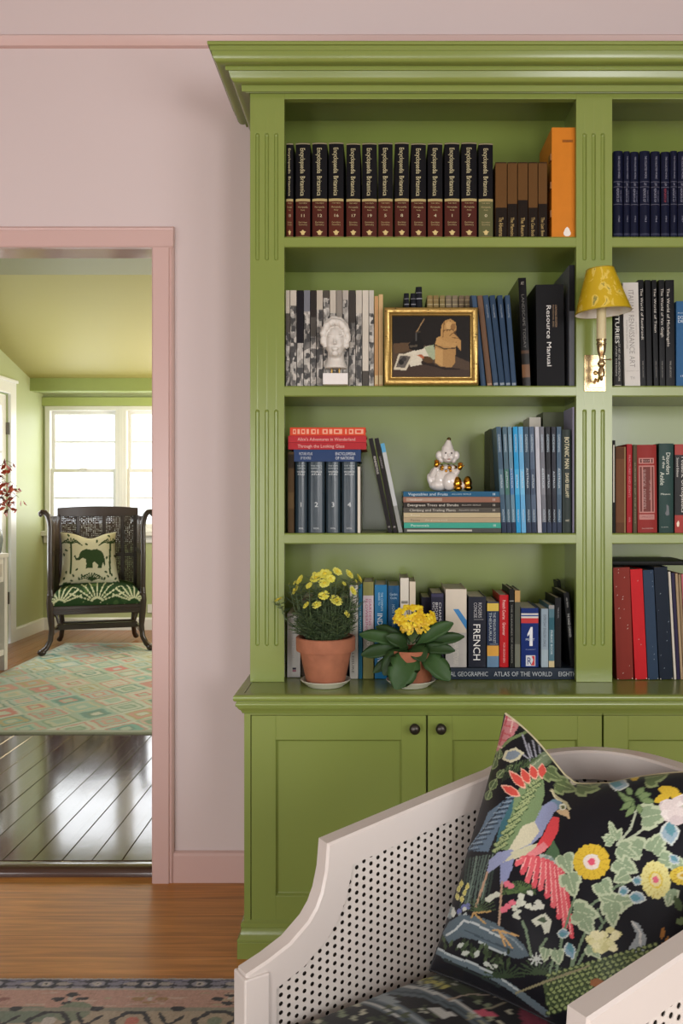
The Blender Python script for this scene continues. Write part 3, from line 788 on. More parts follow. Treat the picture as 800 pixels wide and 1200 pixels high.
B(2, 612.2, 621.6, 325.5, '#0f0f10', 'tall glossy black art book between the leaning blue books and the black binder', top=606.8, dep=.21, rnd=.1, rough=.2, name='art_book', bands=[(.0, .3, '#17130f'), (.3, .33, '#4a3526'), (.08, .2, '#6a4a30')], texts=[T('LANDSCAPE TODAY', .85, .35, .5, .35, '#4e4a44'), Hh('ART', .95, .3, .7, .03, '#9a9488')])
B(2, 629, 661.6, 333.4, '#101013', 'wide black binder with large white spine lettering on the second shelf', name='ring_binder', cat='binder', dep=.235, rnd=0.0, rough=.5, top=627.4,
  texts=[T('Resource Manual', .80, .19, .46, .17, '#d8d6d2'), T('CONTINUING EDUCATION', .80, .58, .72, .07, '#a4825c'), T('PROFESSIONAL SERIES', .80, .58, .62, .06, '#8a6f50')])
B(2, 666.6, 673, 310.6, '#5a5c62', 'narrow grey binder squeezed between the black binder and the middle pilaster', name='ring_binder', cat='binder', dep=.245, Y=2.575, rnd=0.0, rough=.5, labels=[Lb(0, 1, .62, 1, '#17171a')])
# ---- second shelf, right bay
B(2, 718.8, 729.0, 334, '#15130f', 'black book with white capital lettering standing just right of the wall lamp', dep=.18, rnd=.2, rough=.3, texts=[T('CENTURIES', .86, .42, .42, .5, '#d8d5cc'), T('OF ART AND ARCHITECTURE', .42, .05, .65, .22, '#b5b1a8'), T('AND DESIGN', .4, .1, .3, .18, '#a5a198')], labels=[Lb(.12, .88, .006, .012, '#b9b2a2')])
B(2, 732, 750.2, 331, '#cdcac4', 'thick white art history book with grey lettering beside the wall lamp', top=729.4, dep=.2, rnd=.1, texts=[T('ITALIAN RENAISSANCE ART', .93, .18, .52, .36, '#8a8680'), T('PAINTING SCULPTURE', .64, .36, .2, .12, '#8e8a84'), T('SECOND EDITION', .62, .5, .82, .1, '#a09c96'), Hh('TH', .08, .35, .65, .03, '#8e8a84'), Hh('HARRY N', .145, .1, .9, .008, '#8a8680')], name='art_book')
bk = [(750.6, 756.8, 747.4), (757.6, 764, 755.6), (766, 771.6, 763.4), (772.8, 779.2, 771.6), (780.4, 790.6, 779.4)]
bt = ['The World of Rembrandt', '', 'The World of Titian', 'The World of Van Gogh', 'The World of Michelangelo']
blab = ['first slim black art book after the white one, white title at its top', 'plain black untitled art book in the slim black row', 'middle slim black art book with a short white title', 'fourth slim black art book, just before the last and widest', 'widest slim black art book, next to the blue paperback']
for i, (a, c, tl) in enumerate(bk):
    B(2, a, c, 328, '#0c0c0f', blab[i], name='art_book', group='slim black art books', top=tl, dep=.2, rnd=.1, rough=.32, texts=[T(bt[i], .92, .92-.022*len(bt[i]), .6 if i < 4 else .3, .5 if i < 4 else .32, '#c9c4ba'), T('TIME LIFE BOOKS', .24, .08, .5, .2, '#8b877e')] if bt[i] else [])
B(2, 792.2, 806, 353, '#2f5c86', 'blue paperback standing at the right edge after the black art books', dep=.18, rnd=.05, hard=False, texts=[Hh('POUR', .86, .1, .9, .012, '#c4d4e0'), Hh('DORE', .81, .1, .95, .04, '#c4d4e0'), Hh('DE F', .765, .1, .95, .035, '#c4d4e0'), Hh('1966', .12, .3, .9, .02, '#dde4ea')])

# ---- third shelf, left bay
B(3, 337.2, 344.4, 529.6, '#4a3a26', 'worn narrow brown book hard against the left pilaster under the red books', dep=.17, rnd=.4, rough=.7, bands=[(.8, .97, '#2a231b'), (.3, .5, '#57462e')])
atx = [(345.6, 359.6), (361, 380), (381.8, 398.4), (400.2, 418.2)]
for i, (a, c) in enumerate(atx):
    B(3, a, c, 541.2, '#22313a', f'{ORD[i]} glossy dark teal atlas volume under the stacked blue and red books', name='atlas_volume', group='dark teal atlas volumes', dep=.22, rnd=1.1, rough=.16, sp=.35, cat='book',
      texts=[Hh('THE NEW', .945, .15, .85, .02, '#a9b4b6'), Hh('COMPLETE', .91, .15, .85, .02, '#a9b4b6'), Hh('WORLD', .86, .15, .85, .026, '#cfd6d6'), Hh('ATLAS', .825, .2, .8, .026, '#cfd6d6'), Hh('123' [i:i+1] or '4', .4, .38, .62, .07, '#c6cdce'), Hh('VOL', .065, .3, .7, .025, '#c6cdce')], pages='#c9c6bb')
zt_ = PZ(541.2, 2.577)+.0006
B(3, 418.8, 422, 547, '#cfc8ba', 'thin cream book pressed against the last dark teal atlas volume', dep=.2, rnd=0, hard=False)
YS = 2.58
thk = lambda y0, y1: (y1-y0)*YS/F
zc = zt_
def stack(items, z, grp, dep):
    for (x0, x1, px, col, label, kw) in items:
        kw = dict(kw); th = px*YS/F
        flat(x0, x1, 0, 0, YS+kw.pop('dy', 0), z, th-.0006, col, label, dep=dep, group=grp, **kw)
        z += th
    return z
def LH(s, x0, x1, zc=.5, cap=.5, col='#d8d4c8'):  # along a lying spine: fractions measured from its left end
    return T(s, 1-x0, 1-x1, zc, cap, col)
z = stack([
  (344, 422.6, 14.2, '#2b3f66', 'thick blue book lying across the four dark teal atlas volumes', dict(rnd=.1, texts=[LH('PICTURE ATLAS', .08, .28, .66, .24, '#b9c0c8'), LH('OF THE WORLD', .1, .26, .3, .24, '#b9c0c8'), LH('ENCYCLOPEDIA', .62, .92, .66, .26, '#c9ced4'), LH('OF NATIONS', .62, .9, .3, .26, '#c9ced4')])),
  (337.6, 429.2, 8.2, '#a82a30', 'lower red storybook of a slipcased pair, lying on the thick blue book', dict(rnd=.05, hard=False, texts=[LH('Through the Looking Glass', .12, .72, .5, .5, '#e0a8a0')], pages='#d8b8b0')),
  (337.6, 429.2, 8.0, '#b02e34', 'upper red storybook of a slipcased pair, under the patterned orange book', dict(rnd=.05, hard=False, texts=[LH("Alice's Adventures in Wonderland", .12, .86, .5, .5, '#e0a8a0')], pages='#d8b8b0')),
  (339.6, 428.2, 9.8, '#cf4a30', 'orange-red patterned book lying topmost above the atlas volumes', dict(rnd=.3, labels=[Lb(.2+.06*0, .8, 1-b_, 1-a_, '#e2a48a') for a_, b_ in ((.04, .08), (.1, .13), (.15, .2), (.22, .25), (.28, .34), (.36, .38), (.43, .5), (.52, .56), (.58, .69), (.73, .75), (.78, .84), (.86, .97))]+[Lb(.35, .65, 1-b_, 1-a_, '#c8402c') for a_, b_ in ((.05, .07), (.16, .19), (.3, .33), (.45, .48), (.6, .65), (.79, .82), (.88, .94))])),
 ], zc, None, .17)
for i, (a, c, yt, tl, col, lab, tx) in enumerate([
   (454.6, 460, 513.6, 431.4, '#1d1a1a', 'slim black book leaning, leftmost of three beside the lying stack', [T('RENDEZVOUS', .81, .62, .5, .5, '#cfcac0')]),
   (460.8, 466, 513.4, 438.4, '#1f1b1c', 'slim dark book leaning, middle of three beside the lying stack', [T('GARDENS', .81, .68, .5, .4, '#8f8a88')]),
   (467, 472, 519.6, 445.4, '#b4b8b8', 'thin pale book with a light blue top leaning, rightmost of three beside the lying stack', [])]):
    B(3, a, c, yt, col, lab, top=tl, dep=.17, rnd=.1, hard=False, texts=tx+([] if i == 2 else [Hh('NW', .06, .25, .75, .02, '#bdb8b0')]), bands=[] if i < 2 else [(.9, 1, '#5a9fc4'), (.0, .3, '#8a8c88')])
z = stack([
  (473.4, 587, 5.4, '#4a4c48', 'bottom garden book of the lying stack, dark with a white strip', dict(rnd=.1, labels=[Lb(.3, .7, .3, .97, '#b9b7ac')], texts=[LH('HEDGES', .76, .92, .5, .4, '#22221f')])),
  (473.2, 586.6, 6.6, '#3d9a86', 'teal green garden book low in the lying stack', dict(rnd=.1, texts=[LH('Perennials', .07, .26, .5, .45, '#bcd8cc'), LH('III', .92, .95, .5, .45, '#bcd8cc')])),
  (472.8, 586.4, 6, '#a7977a', 'tan garden book above the teal green one in the lying stack', dict(rnd=.1, texts=[LH('Ferns', .07, .17, .5, .45, '#6a5a40'), LH('Our growing world', .22, .45, .5, .35, '#cfc3a8')])),
  (472.8, 586.2, 5.6, '#b8aa88', 'cream garden book fourth from the bottom of the lying stack', dict(rnd=.1, texts=[LH('Roses', .07, .17, .5, .4, '#d8ccb0')])),
  (472.6, 586.0, 6, '#4f4b44', 'grey garden book about climbing plants in the lying stack', dict(rnd=.1, texts=[LH('Climbing and Trailing Plants', .06, .54, .5, .5, '#c4beb0'), LH('ALLAN SEALE', .57, .78, .5, .3, '#a8a296'), LH('II', .92, .95, .5, .45, '#bdb8aa')])),
  (472.6, 586.0, 6, '#2f2a26', 'black garden book about evergreen trees in the lying stack', dict(rnd=.1, texts=[LH('Evergreen Trees and Shrubs', .04, .57, .5, .52, '#d8d2c4'), LH('ALLAN SEALE', .6, .8, .5, .3, '#a8a296'), LH('II', .92, .95, .5, .45, '#bdb8aa')])),
  (472.4, 586.0, 6.6, '#8d6554', 'pinkish brown garden book second from the top of the lying stack', dict(rnd=.1, labels=[Lb(.2, .8, .6, .97, '#a8907f')], texts=[LH('Indoor', .07, .2, .5, .4, '#cdbab0'), LH('II', .92, .95, .5, .45, '#cdbab0')])),
  (472.4, 586.0, 6.4, '#245878', 'blue garden book on top of the lying stack, under the clown figurine', dict(rnd=.1, texts=[LH('Vegetables and Fruits', .05, .46, .5, .52, '#c8d6dc'), LH('ALLAN SEALE', .5, .7, .5, .3, '#9ab4c0'), LH('II', .92, .95, .5, .45, '#c8d6dc')])),
 ], SHZ[3]+.0006, 'lying stack of garden books', .19)
ZSTK = z
B(3, 573.6, 588, 502.6, '#3f4430', 'dark olive album standing deep behind the blue magazines', name='album', cat='book', Y=2.69, dep=.14, rnd=0)
B(3, 636, 672, 483, '#595e48', 'grey-green box file standing deep behind the blue magazines, against the divider', name='box_file', cat='box file', Y=2.71, dep=.12, rnd=0, zoff=0)
B(3, 620, 633.5, 489, '#c2bcae', 'cream folder standing deep behind the blue magazines', name='folder', cat='folder', Y=2.71, dep=.12, rnd=0)
mgt = [(581, 587), (588.4, 594), (594.6, 600.2), (600.8, 606.4), (607, 612.4), (613.2, 619), (619.8, 626), (626.6, 631.4), (632, 638), (638.8, 645), (645.8, 651.4), (652, 657.4)]
mgb = [(588, 593.6), (594, 599.2), (599.8, 604.4), (604.9, 610.4), (610.9, 616.4), (617, 622.8), (623.2, 628.8), (630, 634.8), (635.3, 640.4), (641, 646.4), (647, 652), (652.6, 658)]
mgc = ['#3a5468', '#46616f', '#5f8092', '#1e8fc4', '#5fa2cc', '#2b4457', '#4b5b70', '#b4b6be', '#6a6c74', '#15161c', '#1b1c28', '#3d556a']
mgn = ['steel blue', 'grey-teal', 'pale slate blue', 'bright cyan', 'sky blue', 'dark blue', 'slate grey', 'silver white', 'mid grey', 'black', 'blue-black', 'deep slate']
for i in range(12):
    a, c = mgb[i]
    B(3, a, c, 500, mgc[i], f'{mgn[i]} magazine spine, {ORD[i]} of the leaning blue row from the lying stack', name='magazine', cat='magazine', group='leaning row of blue magazines', top=mgt[i][0], dep=.105, rnd=.05, hard=False, rough=.3,
      bands=[(.0, .1, '#1f2c44' if i not in (3, 4, 7) else mgc[i]), (.36, .6, ['#4d6a78', '#3d6a60', '#3f6e9a', '#3fa0cc', '#6db0d4', '#1f3345', '#39485e', '#b4b6be', '#7b7d84', '#24252c', '#20212c', '#4e6678'][i])],
      texts=[T('GARDENING', .93, .76, .5, .5, '#a9bcc8' if i != 7 else '#b0b2b8'), T('AUSTRALIA', .55+.03*(i % 3), .42, .5, .42, '#c2d0d8'), T('MONTHLY', .22, .1, .5, .4, '#b4c4cc')] if i != 7 else [T('INDEX', .9, .8, .5, .3, '#9a9ca4')])
B(3, 659.2, 669.4, 503.4, '#26302c', 'dark green-black hardback with tall cream lettering at the end of the magazine row', dep=.12, rnd=.4, rough=.3, top=658.4, texts=[T('BOTANIC MAN', .93, .62, .55, .55, '#d8cfa8'), T('DAVID BELLAMY', .58, .34, .55, .42, '#d8cfa8'), Hh('HART', .12, .3, .8, .02, '#c4bfa8')])
B(3, 670.6, 672.8, 477, '#8d8aa0', 'very thin tall lilac-grey book beside the middle pilaster on the third shelf', dep=.125, rnd=0, hard=False)
# ---- third shelf, right bay
B(3, 718, 720.8, 516, '#15140f', 'very thin black folder beside the middle pilaster, right bay third shelf', dep=.2, rnd=0, hard=False, labels=[Lb(0, .6, .33, .95, '#c9c6ba')])
B(3, 721.4, 733.2, 523.6, '#6a4630', 'worn brown leather book on the right bay third shelf', dep=.17, rnd=.3, rough=.6, bands=[(.0, .12, '#5c3c2a'), (.86, .99, '#573a28')], labels=[Lb(.85, 1, .0, 1, '#8d7452')])
B(3, 734.2, 740.6, 520.4, '#9a1f26', 'slim bright red book next to the worn brown leather one', dep=.17, rnd=.3, texts=[T('FRACTURES AND JOINTS', .88, .4, .5, .4, '#c06a68'), T('WA', .18, .12, .5, .4, '#c06a68')])
B(3, 741.6, 746.2, 521.2, '#4f4630', 'thin brown-green book left of the wide red medical volume', dep=.17, rnd=.3, texts=[T('SURGERY OF THE FOOT', .8, .1, .5, .3, '#8a7d58')])
B(3, 747.2, 770.2, 521.2, '#8a2c28', 'wide red medical volume with pink framed spine panels', top=746.2, dep=.19, rnd=.5,
  labels=[Lb(.08, .86, .785, .85, '#b57f78'), Lb(.15, .79, .797, .838, '#5a2c28'), Lb(.08, .88, .225, .765, '#b57f78'), Lb(.13, .83, .24, .75, '#6e3a34'), Lb(.08, .86, .15, .21, '#b57f78')],
  texts=[T('SURGICAL DISORDERS', .72, .27, .35, .16, '#a8807a'), T('OF THE SPINE', .6, .37, .66, .12, '#a8807a'), Hh('VOLUME', .818, .2, .74, .02, '#b89088'), Hh('SAUNDERS', .05, .2, .8, .014, '#b8938c'), Hh('LIPPINCOTT', .18, .15, .8, .02, '#7a3a34')])
B(3, 772, 789, 519.6, '#12342e', 'dark green hardback about ankle disorders with white lettering', top=772, dep=.19, rnd=.2, rough=.3, texts=[T('Disorders', .9, .65, .64, .3, '#c9cfc0'), T('of the', .86, .72, .32, .2, '#c9cfc0'), T('Ankle', .68, .53, .22, .3, '#c9cfc0'), Hh('Masson', .435, .1, .78, .02, '#c9cfc0'), Hh('LEA', .065, .15, .65, .01, '#a9b0a4')], marks=[([(.5, .32), (.66, .30), (.7, .2), (.5, .19), (.4, .22), (.5, .25)], '#0a1416')])
B(3, 790.4, 807, 520.6, '#14110f', 'black and red orthopaedics hardback at the right edge of the third shelf', dep=.19, rnd=.2, rough=.3, bands=[(.0, .2, '#9a2f26'), (.88, 1, '#9a2f26')], texts=[T('Pediatric Orthopaedics', .86, .23, .62, .32, '#c9c4ba'), T('Second Edition', .85, .63, .2, .16, '#c9c4ba')], marks=[([(.12, .11), (.25, .14), (.32, .11), (.28, .07), (.16, .07)], '#d8c4a8')])

# ---- bottom shelf (on the worktop), left bay
B(4, 336.4, 351.8, 719, '#cbc8c2', 'white spine with a small dark emblem behind the left flower pot', dep=.17, rnd=.1, hard=False, texts=[T('Gardens and Homes', .8, .3, .5, .25, '#b4b2b0')], labels=[Lb(.4, .68, .12, .15, '#3a3440'), Lb(.4, .68, .085, .115, '#a86a78')], Y=2.625)
B(4, 353, 366, 700, '#4a3c30', 'brown book almost hidden behind the terracotta pot of daisies', dep=.16, rnd=.3, Y=2.635)
B(4, 367, 381, 705, '#2f3a33', 'dark green book hidden behind the terracotta pot of daisies', dep=.16, rnd=.3, Y=2.635)
B(4, 382, 395, 703, '#5a2a26', 'maroon book hidden behind the terracotta pot of daisies', dep=.16, rnd=.3, Y=2.635)
B(4, 396, 408.6, 701, '#2a2e38', 'dark grey book hidden behind the pot of daisies beside the white spine', dep=.16, rnd=.3, Y=2.635)
B(4, 409.6, 419.4, 686, '#c9c5bb', 'white paperback between the daisy pot and a teal spine', dep=.17, rnd=.1, hard=False, texts=[T('THE AUSTRALIAN', .8, .4, .5, .4, '#8a8478'), T('LEISURE', .28, .06, .4, .3, '#5a564e')])
B(4, 419.8, 424.4, 684, '#1d5f7a', 'narrow teal paperback right of the white paperback behind the daisies', dep=.17, rnd=.1, hard=False, texts=[T('HOUSE PLANTS', .8, .5, .5, .4, '#a9c4c8')])
B(4, 425.2, 437.6, 682, '#87854f', 'olive book with a white and pink spine panel between two blue ones', dep=.17, rnd=.2, bands=[(.46, .86, '#c9bcc0'), (.24, .44, '#9a988e')], texts=[T('FLOWERING', .83, .48, .36, .26, '#a8406a'), T('GARDENS', .83, .55, .68, .26, '#a8406a'), T('POTS', .42, .28, .5, .3, '#e0dcd0')])
B(4, 438.8, 453.2, 685.4, '#1f6f9e', 'bright blue book with white capitals standing left of the yellow kalanchoe', dep=.17, rnd=.2, rough=.3, texts=[T('INDOOR', .70, .40, .45, .45, '#dfe8ec'), T('GARDENING', .38, .1, .45, .45, '#dfe8ec'), T('THE COMPLETE', .92, .72, .6, .16, '#b4d0dc'), T('GUIDE TO', .92, .78, .38, .16, '#b4d0dc')])
B(4, 454.4, 467.6, 686.4, '#164a70', 'deep blue glossy book with a round emblem behind the kalanchoe flowers', dep=.17, rnd=.4, rough=.25, texts=[Hh('Garden', .91, .15, .85, .03, '#9ab4c4'), Hh('Guide', .87, .2, .8, .025, '#9ab4c4'), T('HOW TO GROW', .8, .5, .5, .3, '#8aa8bc')])
B(4, 468.8, 478.8, 677.4, '#cfc9bb', 'tall cream spine with two dark lines behind the kalanchoe flowers', dep=.17, rnd=.1, labels=[Lb(.1, .9, .765, .772, '#2a2622'), Lb(.1, .9, .75, .76, '#2a2622')])
B(4, 479.6, 486.8, 681.6, '#cbbfa9', 'narrower beige spine behind the kalanchoe, right of the tall cream one', dep=.17, rnd=.1)
AT = thing
flat(505, 676, 0, 0, 2.592, SHZ[4]+.0003, .0335, '#232c38', 'dark slate atlas lying flat under the dictionaries on the worktop', name='atlas', cat='book', dep=.24, rnd=.1, texts=[LH('NATIONAL GEOGRAPHIC', .0, .39, .5, .42, '#a9aeb0'), LH('ATLAS OF THE WORLD', .43, .83, .5, .42, '#a9aeb0'), LH('EIGHTH', .87, .995, .5, .42, '#a9aeb0')], rough=.35)
ZA = .0335+.0010
def D(*a, **k): return B(4, *a, zoff=ZA, **k)
B(4, 493.6, 504.2, 700, '#2a2838', 'slim dark violet book wedged behind the kalanchoe pot at the end of the atlas', dep=.15, rnd=.2, Y=2.66)
D(505, 519.8, 695.2, '#252536', 'navy dictionary with small white lettering right behind the kalanchoe leaves', dep=.17, rnd=.2, labels=[Lb(.03, .97, .95, .99, '#3a3850')], texts=[T('CHAMBERS', .88, .45, .72, .2, '#c4c2c4'), T('BIOGRAPHICAL', .88, .3, .45, .2, '#c4c2c4'), T('DICTIONARY', .88, .5, .2, .2, '#c4c2c4')])
D(521.8, 546.6, 690.4, '#cdc3b2', 'thick cream dictionary with a blue diagonal stripe beside the navy language dictionary', dep=.19, rnd=.1, rough=.4, labels=[Lb(0, 1, 0, .44, '#b4b0aa')], texts=[T('ITALIAN DICTIONARY', .36, .02, .5, .25, '#d2ccc0')], marks=[([(.36, .745), (.62, .745), (1, .60), (1, .48)], '#1f78b4')])
D(548.8, 569.4, 699.4, '#20232e', 'wide navy dictionary with big white capitals for a language', dep=.18, rnd=.2, rough=.35, texts=[T('FRENCH', .62, .09, .48, .42, '#e2e0dc'), T('ROGERS', .92, .70, .66, .2, '#a9a8aa'), T('CONCISE', .92, .70, .4, .2, '#a9a8aa')], labels=[Lb(.3, .85, .675, .68, '#a9a8aa')])
D(570.6, 584.4, 705.4, '#23304a', 'dictionary with yellow bands and a pale blue foot between navy and red spines', dep=.17, rnd=.2, bands=[(.0, .17, '#62809a'), (.17, .33, '#cf9a44'), (.86, .98, '#c9ae4c')], texts=[T('THE PENGUIN POCKET', .84, .37, .62, .24, '#a9b0b4'), T('THESAURUS', .84, .4, .28, .24, '#a9b0b4')], labels=[Lb(.2, .92, .35, .355, '#a9b0b4')])
D(585.2, 595.8, 697.2, '#b01c22', 'bright red paperback with white lettering down its spine beside black ones', dep=.17, rnd=.6, hard=False, rough=.3, texts=[T('French Course', .93, .66, .5, .36, '#e0c0b8'), T('Grammar', .62, .44, .5, .36, '#e0c0b8'), T('FOR BEGINNERS', .34, .06, .5, .24, '#d89a94')])
D(597, 602.4, 690, '#141413', 'slim black book with a white line right of the red paperback', dep=.16, rnd=.1, hard=False, labels=[Lb(0, 1, .84, .85, '#9a9a94')], texts=[T('THE PLEASURES OF READING', .8, .05, .5, .3, '#8a8a80')], top=596.6)
D(603, 609.4, 692, '#4a4c42', 'slim grey book with a tan top beside the blue and red dictionary', dep=.16, rnd=.1, hard=False, bands=[(.85, 1, '#b48f5a'), (.0, .3, '#6a6c60')])
D(610.4, 630.8, 712.6, '#152a66', 'squat blue dictionary with a large white numeral and red stripes', dep=.18, rnd=.1, rough=.3, bands=[(.745, .83, '#b8383a'), (.83, .86, '#cfc8c0'), (.86, .885, '#3a4f86'), (.885, .91, '#cfc8c0')],
  labels=[Lb(.27, .82, .02, .2, '#c9ccd0')], texts=[Hh('PETIT', .47, .25, .78, .04, '#b9c4d0'), Hh('ROBERT', .3, .25, .85, .014, '#8a98b8'), Hh('R', .11, .32, .6, .13, '#152a66')],
  marks=[([(.48, .36), (.66, .36), (.66, .68), (.55, .68), (.36, .56), (.36, .52), (.48, .56)], '#d4d6da'), ([(.56, .03), (.78, .03), (.78, .19), (.6, .19), (.7, .12)], '#b8282c')])
D(634, 642.2, 713.4, '#8a9aa6', 'pale blue-grey paperback right of the squat blue dictionary', dep=.16, rnd=.1, hard=False, texts=[T('EVERYDAY ENGLISH USAGE', .9, .35, .5, .4, '#3a444c')], bands=[(.0, .3, '#97a6ae')])
D(642.8, 649.4, 709.2, '#4f6f7a', 'teal and grey paperback next to the pale blue-grey one', dep=.16, rnd=.1, hard=False, bands=[(.94, 1, '#8a8a88'), (.6, .8, '#2f5a66'), (.0, .1, '#c4b48a')], texts=[T('PHRASE BOOK', .6, .2, .5, .4, '#c0d0d4')])
D(650.2, 657.4, 700.4, '#17181a', 'upright black book between the teal paperback and the leaning black one', dep=.16, rnd=.2, texts=[T('TRAVEL', .86, .7, .5, .25, '#77777a')])
D(668.4, 674.6, 694.4, '#131416', 'black book with white lettering leaning at the end of the atlas', dep=.18, rnd=.1, hard=False, top=660.2, texts=[T('THE NAKED GARDENER', .72, .4, .5, .45, '#b9b9b6'), T('AND FRIENDS', .93, .8, .5, .3, '#9a9a98')])
B(4, 664, 668.5, 680.5, '#1c1f16', 'dark folder leaning deep behind the black books at the end of the atlas', name='folder', cat='folder', Y=2.775, dep=.06, rnd=0, hard=False, top=652, zoff=ZA)
# ---- bottom shelf, right bay
rb = [(722.6, 742.2, 718, 665, '#7d2d24', 'scuffed dark red album, first of the tall albums on the right bay worktop'), (744, 758.4, 738, 667, '#bb2026', 'bright red album between the scuffed dark red and the slate blue ones'),
      (759.2, 771.6, 753, 668, '#2c3d52', 'slate blue album with white scuffs after the bright red one'), (772.8, 788.6, 766, 664.6, '#1a2330', 'black-navy album with chipped corners before the pale thin spines')]
random.seed(3)
for i, (a, c, tl, yt, col, lab) in enumerate(rb):
    sc_ = []
    for k in range((14, 3, 6, 7)[i]):
        x, zz, s = random.uniform(.12, .85), random.uniform(.02, .98), random.uniform(.02, .06)
        sc_.append(([(x, zz), (x+s, zz+.004), (x+s*1.6, zz+.012), (x+s*.4, zz+.010)], '#b9a69a' if i < 2 else '#8a98a4'))
    for cx_ in (.03, .9): sc_.append(([(cx_, .002), (cx_+.07, .002), (cx_+.05, .01), (cx_+.01, .012)], '#cfc6b4'))
    B(4, a, c, yt, col, lab, name='album', cat='book', top=tl, dep=.21, rnd=.05, rough=.5, marks=sc_, group=None, Y=2.59, pages='#8a7f6a')
for i, (a, c, tl, yt, col, lab) in enumerate([(789.6, 792.4, 782.6, 670, '#c4beb0', 'thin cream record sleeve next to the black-navy album'), (793, 796.8, 786.2, 671.4, '#2a2440', 'violet-navy sleeve after the thin cream one'), (797.4, 800.4, 790.8, 672, '#a08a6c', 'tan sleeve leaning near the right edge of the picture'), (801, 804, 794.4, 673, '#8a7458', 'brown sleeve beyond the tan one, bottom right of the bookcase'), (804.6, 808, 798, 673, '#b4636a', 'pinkish sleeve last of the thin leaning spines')]):
    B(4, a, c, yt, col, lab, name='record_sleeve', cat='sleeve', top=tl, dep=.2, rnd=0, hard=False, Y=2.592)
flat_z = PZ(664.2, 2.59)+.0015
make_book('notebook', 'black limp notebook lying on top of the tall albums', 'book', None, .012, .235, .19, '#121310', (PX(718, 2.62)+.235, 2.625, flat_z), (0, -PI/2, 0), rnd=.3, hard=False, pages='#3a3a34')
# ================================================================ SHELF ORNAMENTS
# ---- classical head on brass posts
Yh = 2.545
PLAS = mat('#d3cec6', .55, bump=.1, bs=150, var=.03, color2=None)
hxm = PX(393, Yh); z0 = SHZ[2]
t = thing('head_sculpture', 'white plaster classical head on two brass posts above a white block', 'sculpture', (hxm, Yh+.01, z0+.0006))
m = MB(); wb = (407-378)/2*Yh/F; hb = 13.2*Yh/F
m.box(-wb, wb, -.022, .026, 0, hb, mat('#ddd9d6', .5)); m.build('block', t, bevel=.001)
m = MB()
for x in (-.012, .010): m.tube([(x, .004, hb), (x, .004, hb+.026)], .003, mat('#a8864a', .3, .9), 10)
m.build('post', t)
m = MB(); s = Yh/F; zc = PZ(398, Yh)-z0
E = lambda x, y, z, a, b, c: m.ell((x, y, z), (a, b, c), PLAS, 20, 14)
E(0, .006, zc+.004, 15.0*s, .040, 19.5*s); E(0, -.016, zc-.010, 11.4*s, .030, 18*s); E(0, -.016, zc-.036, 8.6*s, .024, 8.6*s); E(0, -.034, zc-.045, 4.4*s, .010, 3.4*s)
hl = []
for k in range(25):                                              # waved hair framing the face like a hood
    a = -0.72+(PI+1.44)*k/24; rr = 1+.05*math.sin(k*2.1)
    hl.append((14.0*s*math.cos(a)*rr, -.020-.012*max(0, math.sin(a)), zc+.004+17.5*s*math.sin(a)*rr))
m.tube(hl, [.0095+.0016*math.sin(k*2.4) for k in range(25)], PLAS, 12)
hl = [(x*.9, y+.014, zc+.006+(z-zc)*1.02) for x, y, z in hl]; m.tube(hl, .0125, PLAS, 12)
for sx in (-1, 1): E(sx*4.9*s, -.0385, zc+.0045, 4.4*s, .0065, 1.5*s); E(sx*5.2*s, -.031, zc-.020, 4*s, .011, 4.4*s)
m.tube([(0, -.041, zc+.004), (0, -.047, zc-.010), (0, -.053, zc-.021)], [.0036, .0042, .006], PLAS, 10)
E(0, -.0425, zc-.031, 4*s, .006, 1.1*s); E(0, -.0415, zc-.0352, 3.3*s, .006, 1.3*s)
m.lathe([(0, zc-.02), (9.6*s, zc-.02), (9.6*s, zc-.05), (10.6*s, zc-.062), (13.4*s, zc-.078), (13.2*s, zc-.084), (0, zc-.084)], PLAS, (0, .004, 0), 24)
m.build('head', t, remesh=.002)
# ---- gilt framed still life
Yp = 2.535
GOLD = mat('#b48d3a', .3, .75, bump=.5, bs=90, vs=70, color2='#8a6420')
GOLD = mat('#bb9d5c', .33, .8, bump=.6, bs=160, var=.2, vs=60)
x0, x1, zt, zb = PX(450, Yp), PX(560.6, Yp), PZ(359, Yp), SHZ[2]+.0006
t = thing('framed_painting', 'small gilt framed still life painting leaning on the second shelf', 'painting', ((x0+x1)/2, Yp, zb), (-.03, 0, 0))
W2, Hp = (x1-x0)/2, zt-zb; fw = 9.8*Yp/F
sec = [(0, .020), (0, .006), (.002, .002), (.006, 0), (.010, -.001), (.014, .001), (.017, .006), (fw-.004, .008), (fw-.002, .007), (fw, .011), (fw, .016)]
m = MB(); pts = []
for (cx_, cz_, sx, sz) in ((-W2, 0, 1, 1), (W2, 0, -1, 1), (W2, Hp, -1, -1), (-W2, Hp, 1, -1)):
    for d, y in sec: pts.append((cx_+sx*d, y, cz_+sz*d))
n = len(sec); f = []
for k in range(4):
    for i in range(n-1): f.append((k*n+i, k*n+i+1, ((k+1) % 4)*n+i+1, ((k+1) % 4)*n+i))
m.add(pts, f, GOLD)
fr = m.build('frame', t, smooth=40)
m = MB(); DKG = mat('#3a2a12', .6, .3); random.seed(11)
for k in range(34):       # rubbed dark specks on the gilding
    side = random.choice('tblrr'); u = random.uniform(.02, .98); d = random.uniform(.004, .016); r = random.uniform(.0006, .0017)
    y = -.0018 if d < .015 else .003
    if side in 'tb': c = (-W2+2*W2*u, y, d if side == 'b' else Hp-d)
    else: c = (-W2+d if side == 'l' else W2-d, y, Hp*u)
    m.ell(c, (r*random.uniform(.7, 2.2), .0012, r), DKG, 8, 5)
m.build('worn_gilding', fr)
cv = Canvas(458, 366, 553, 444, 4, '#1b1714')
P_ = lambda q: (440+q[0]/6.154, 330+q[1]/6.154)
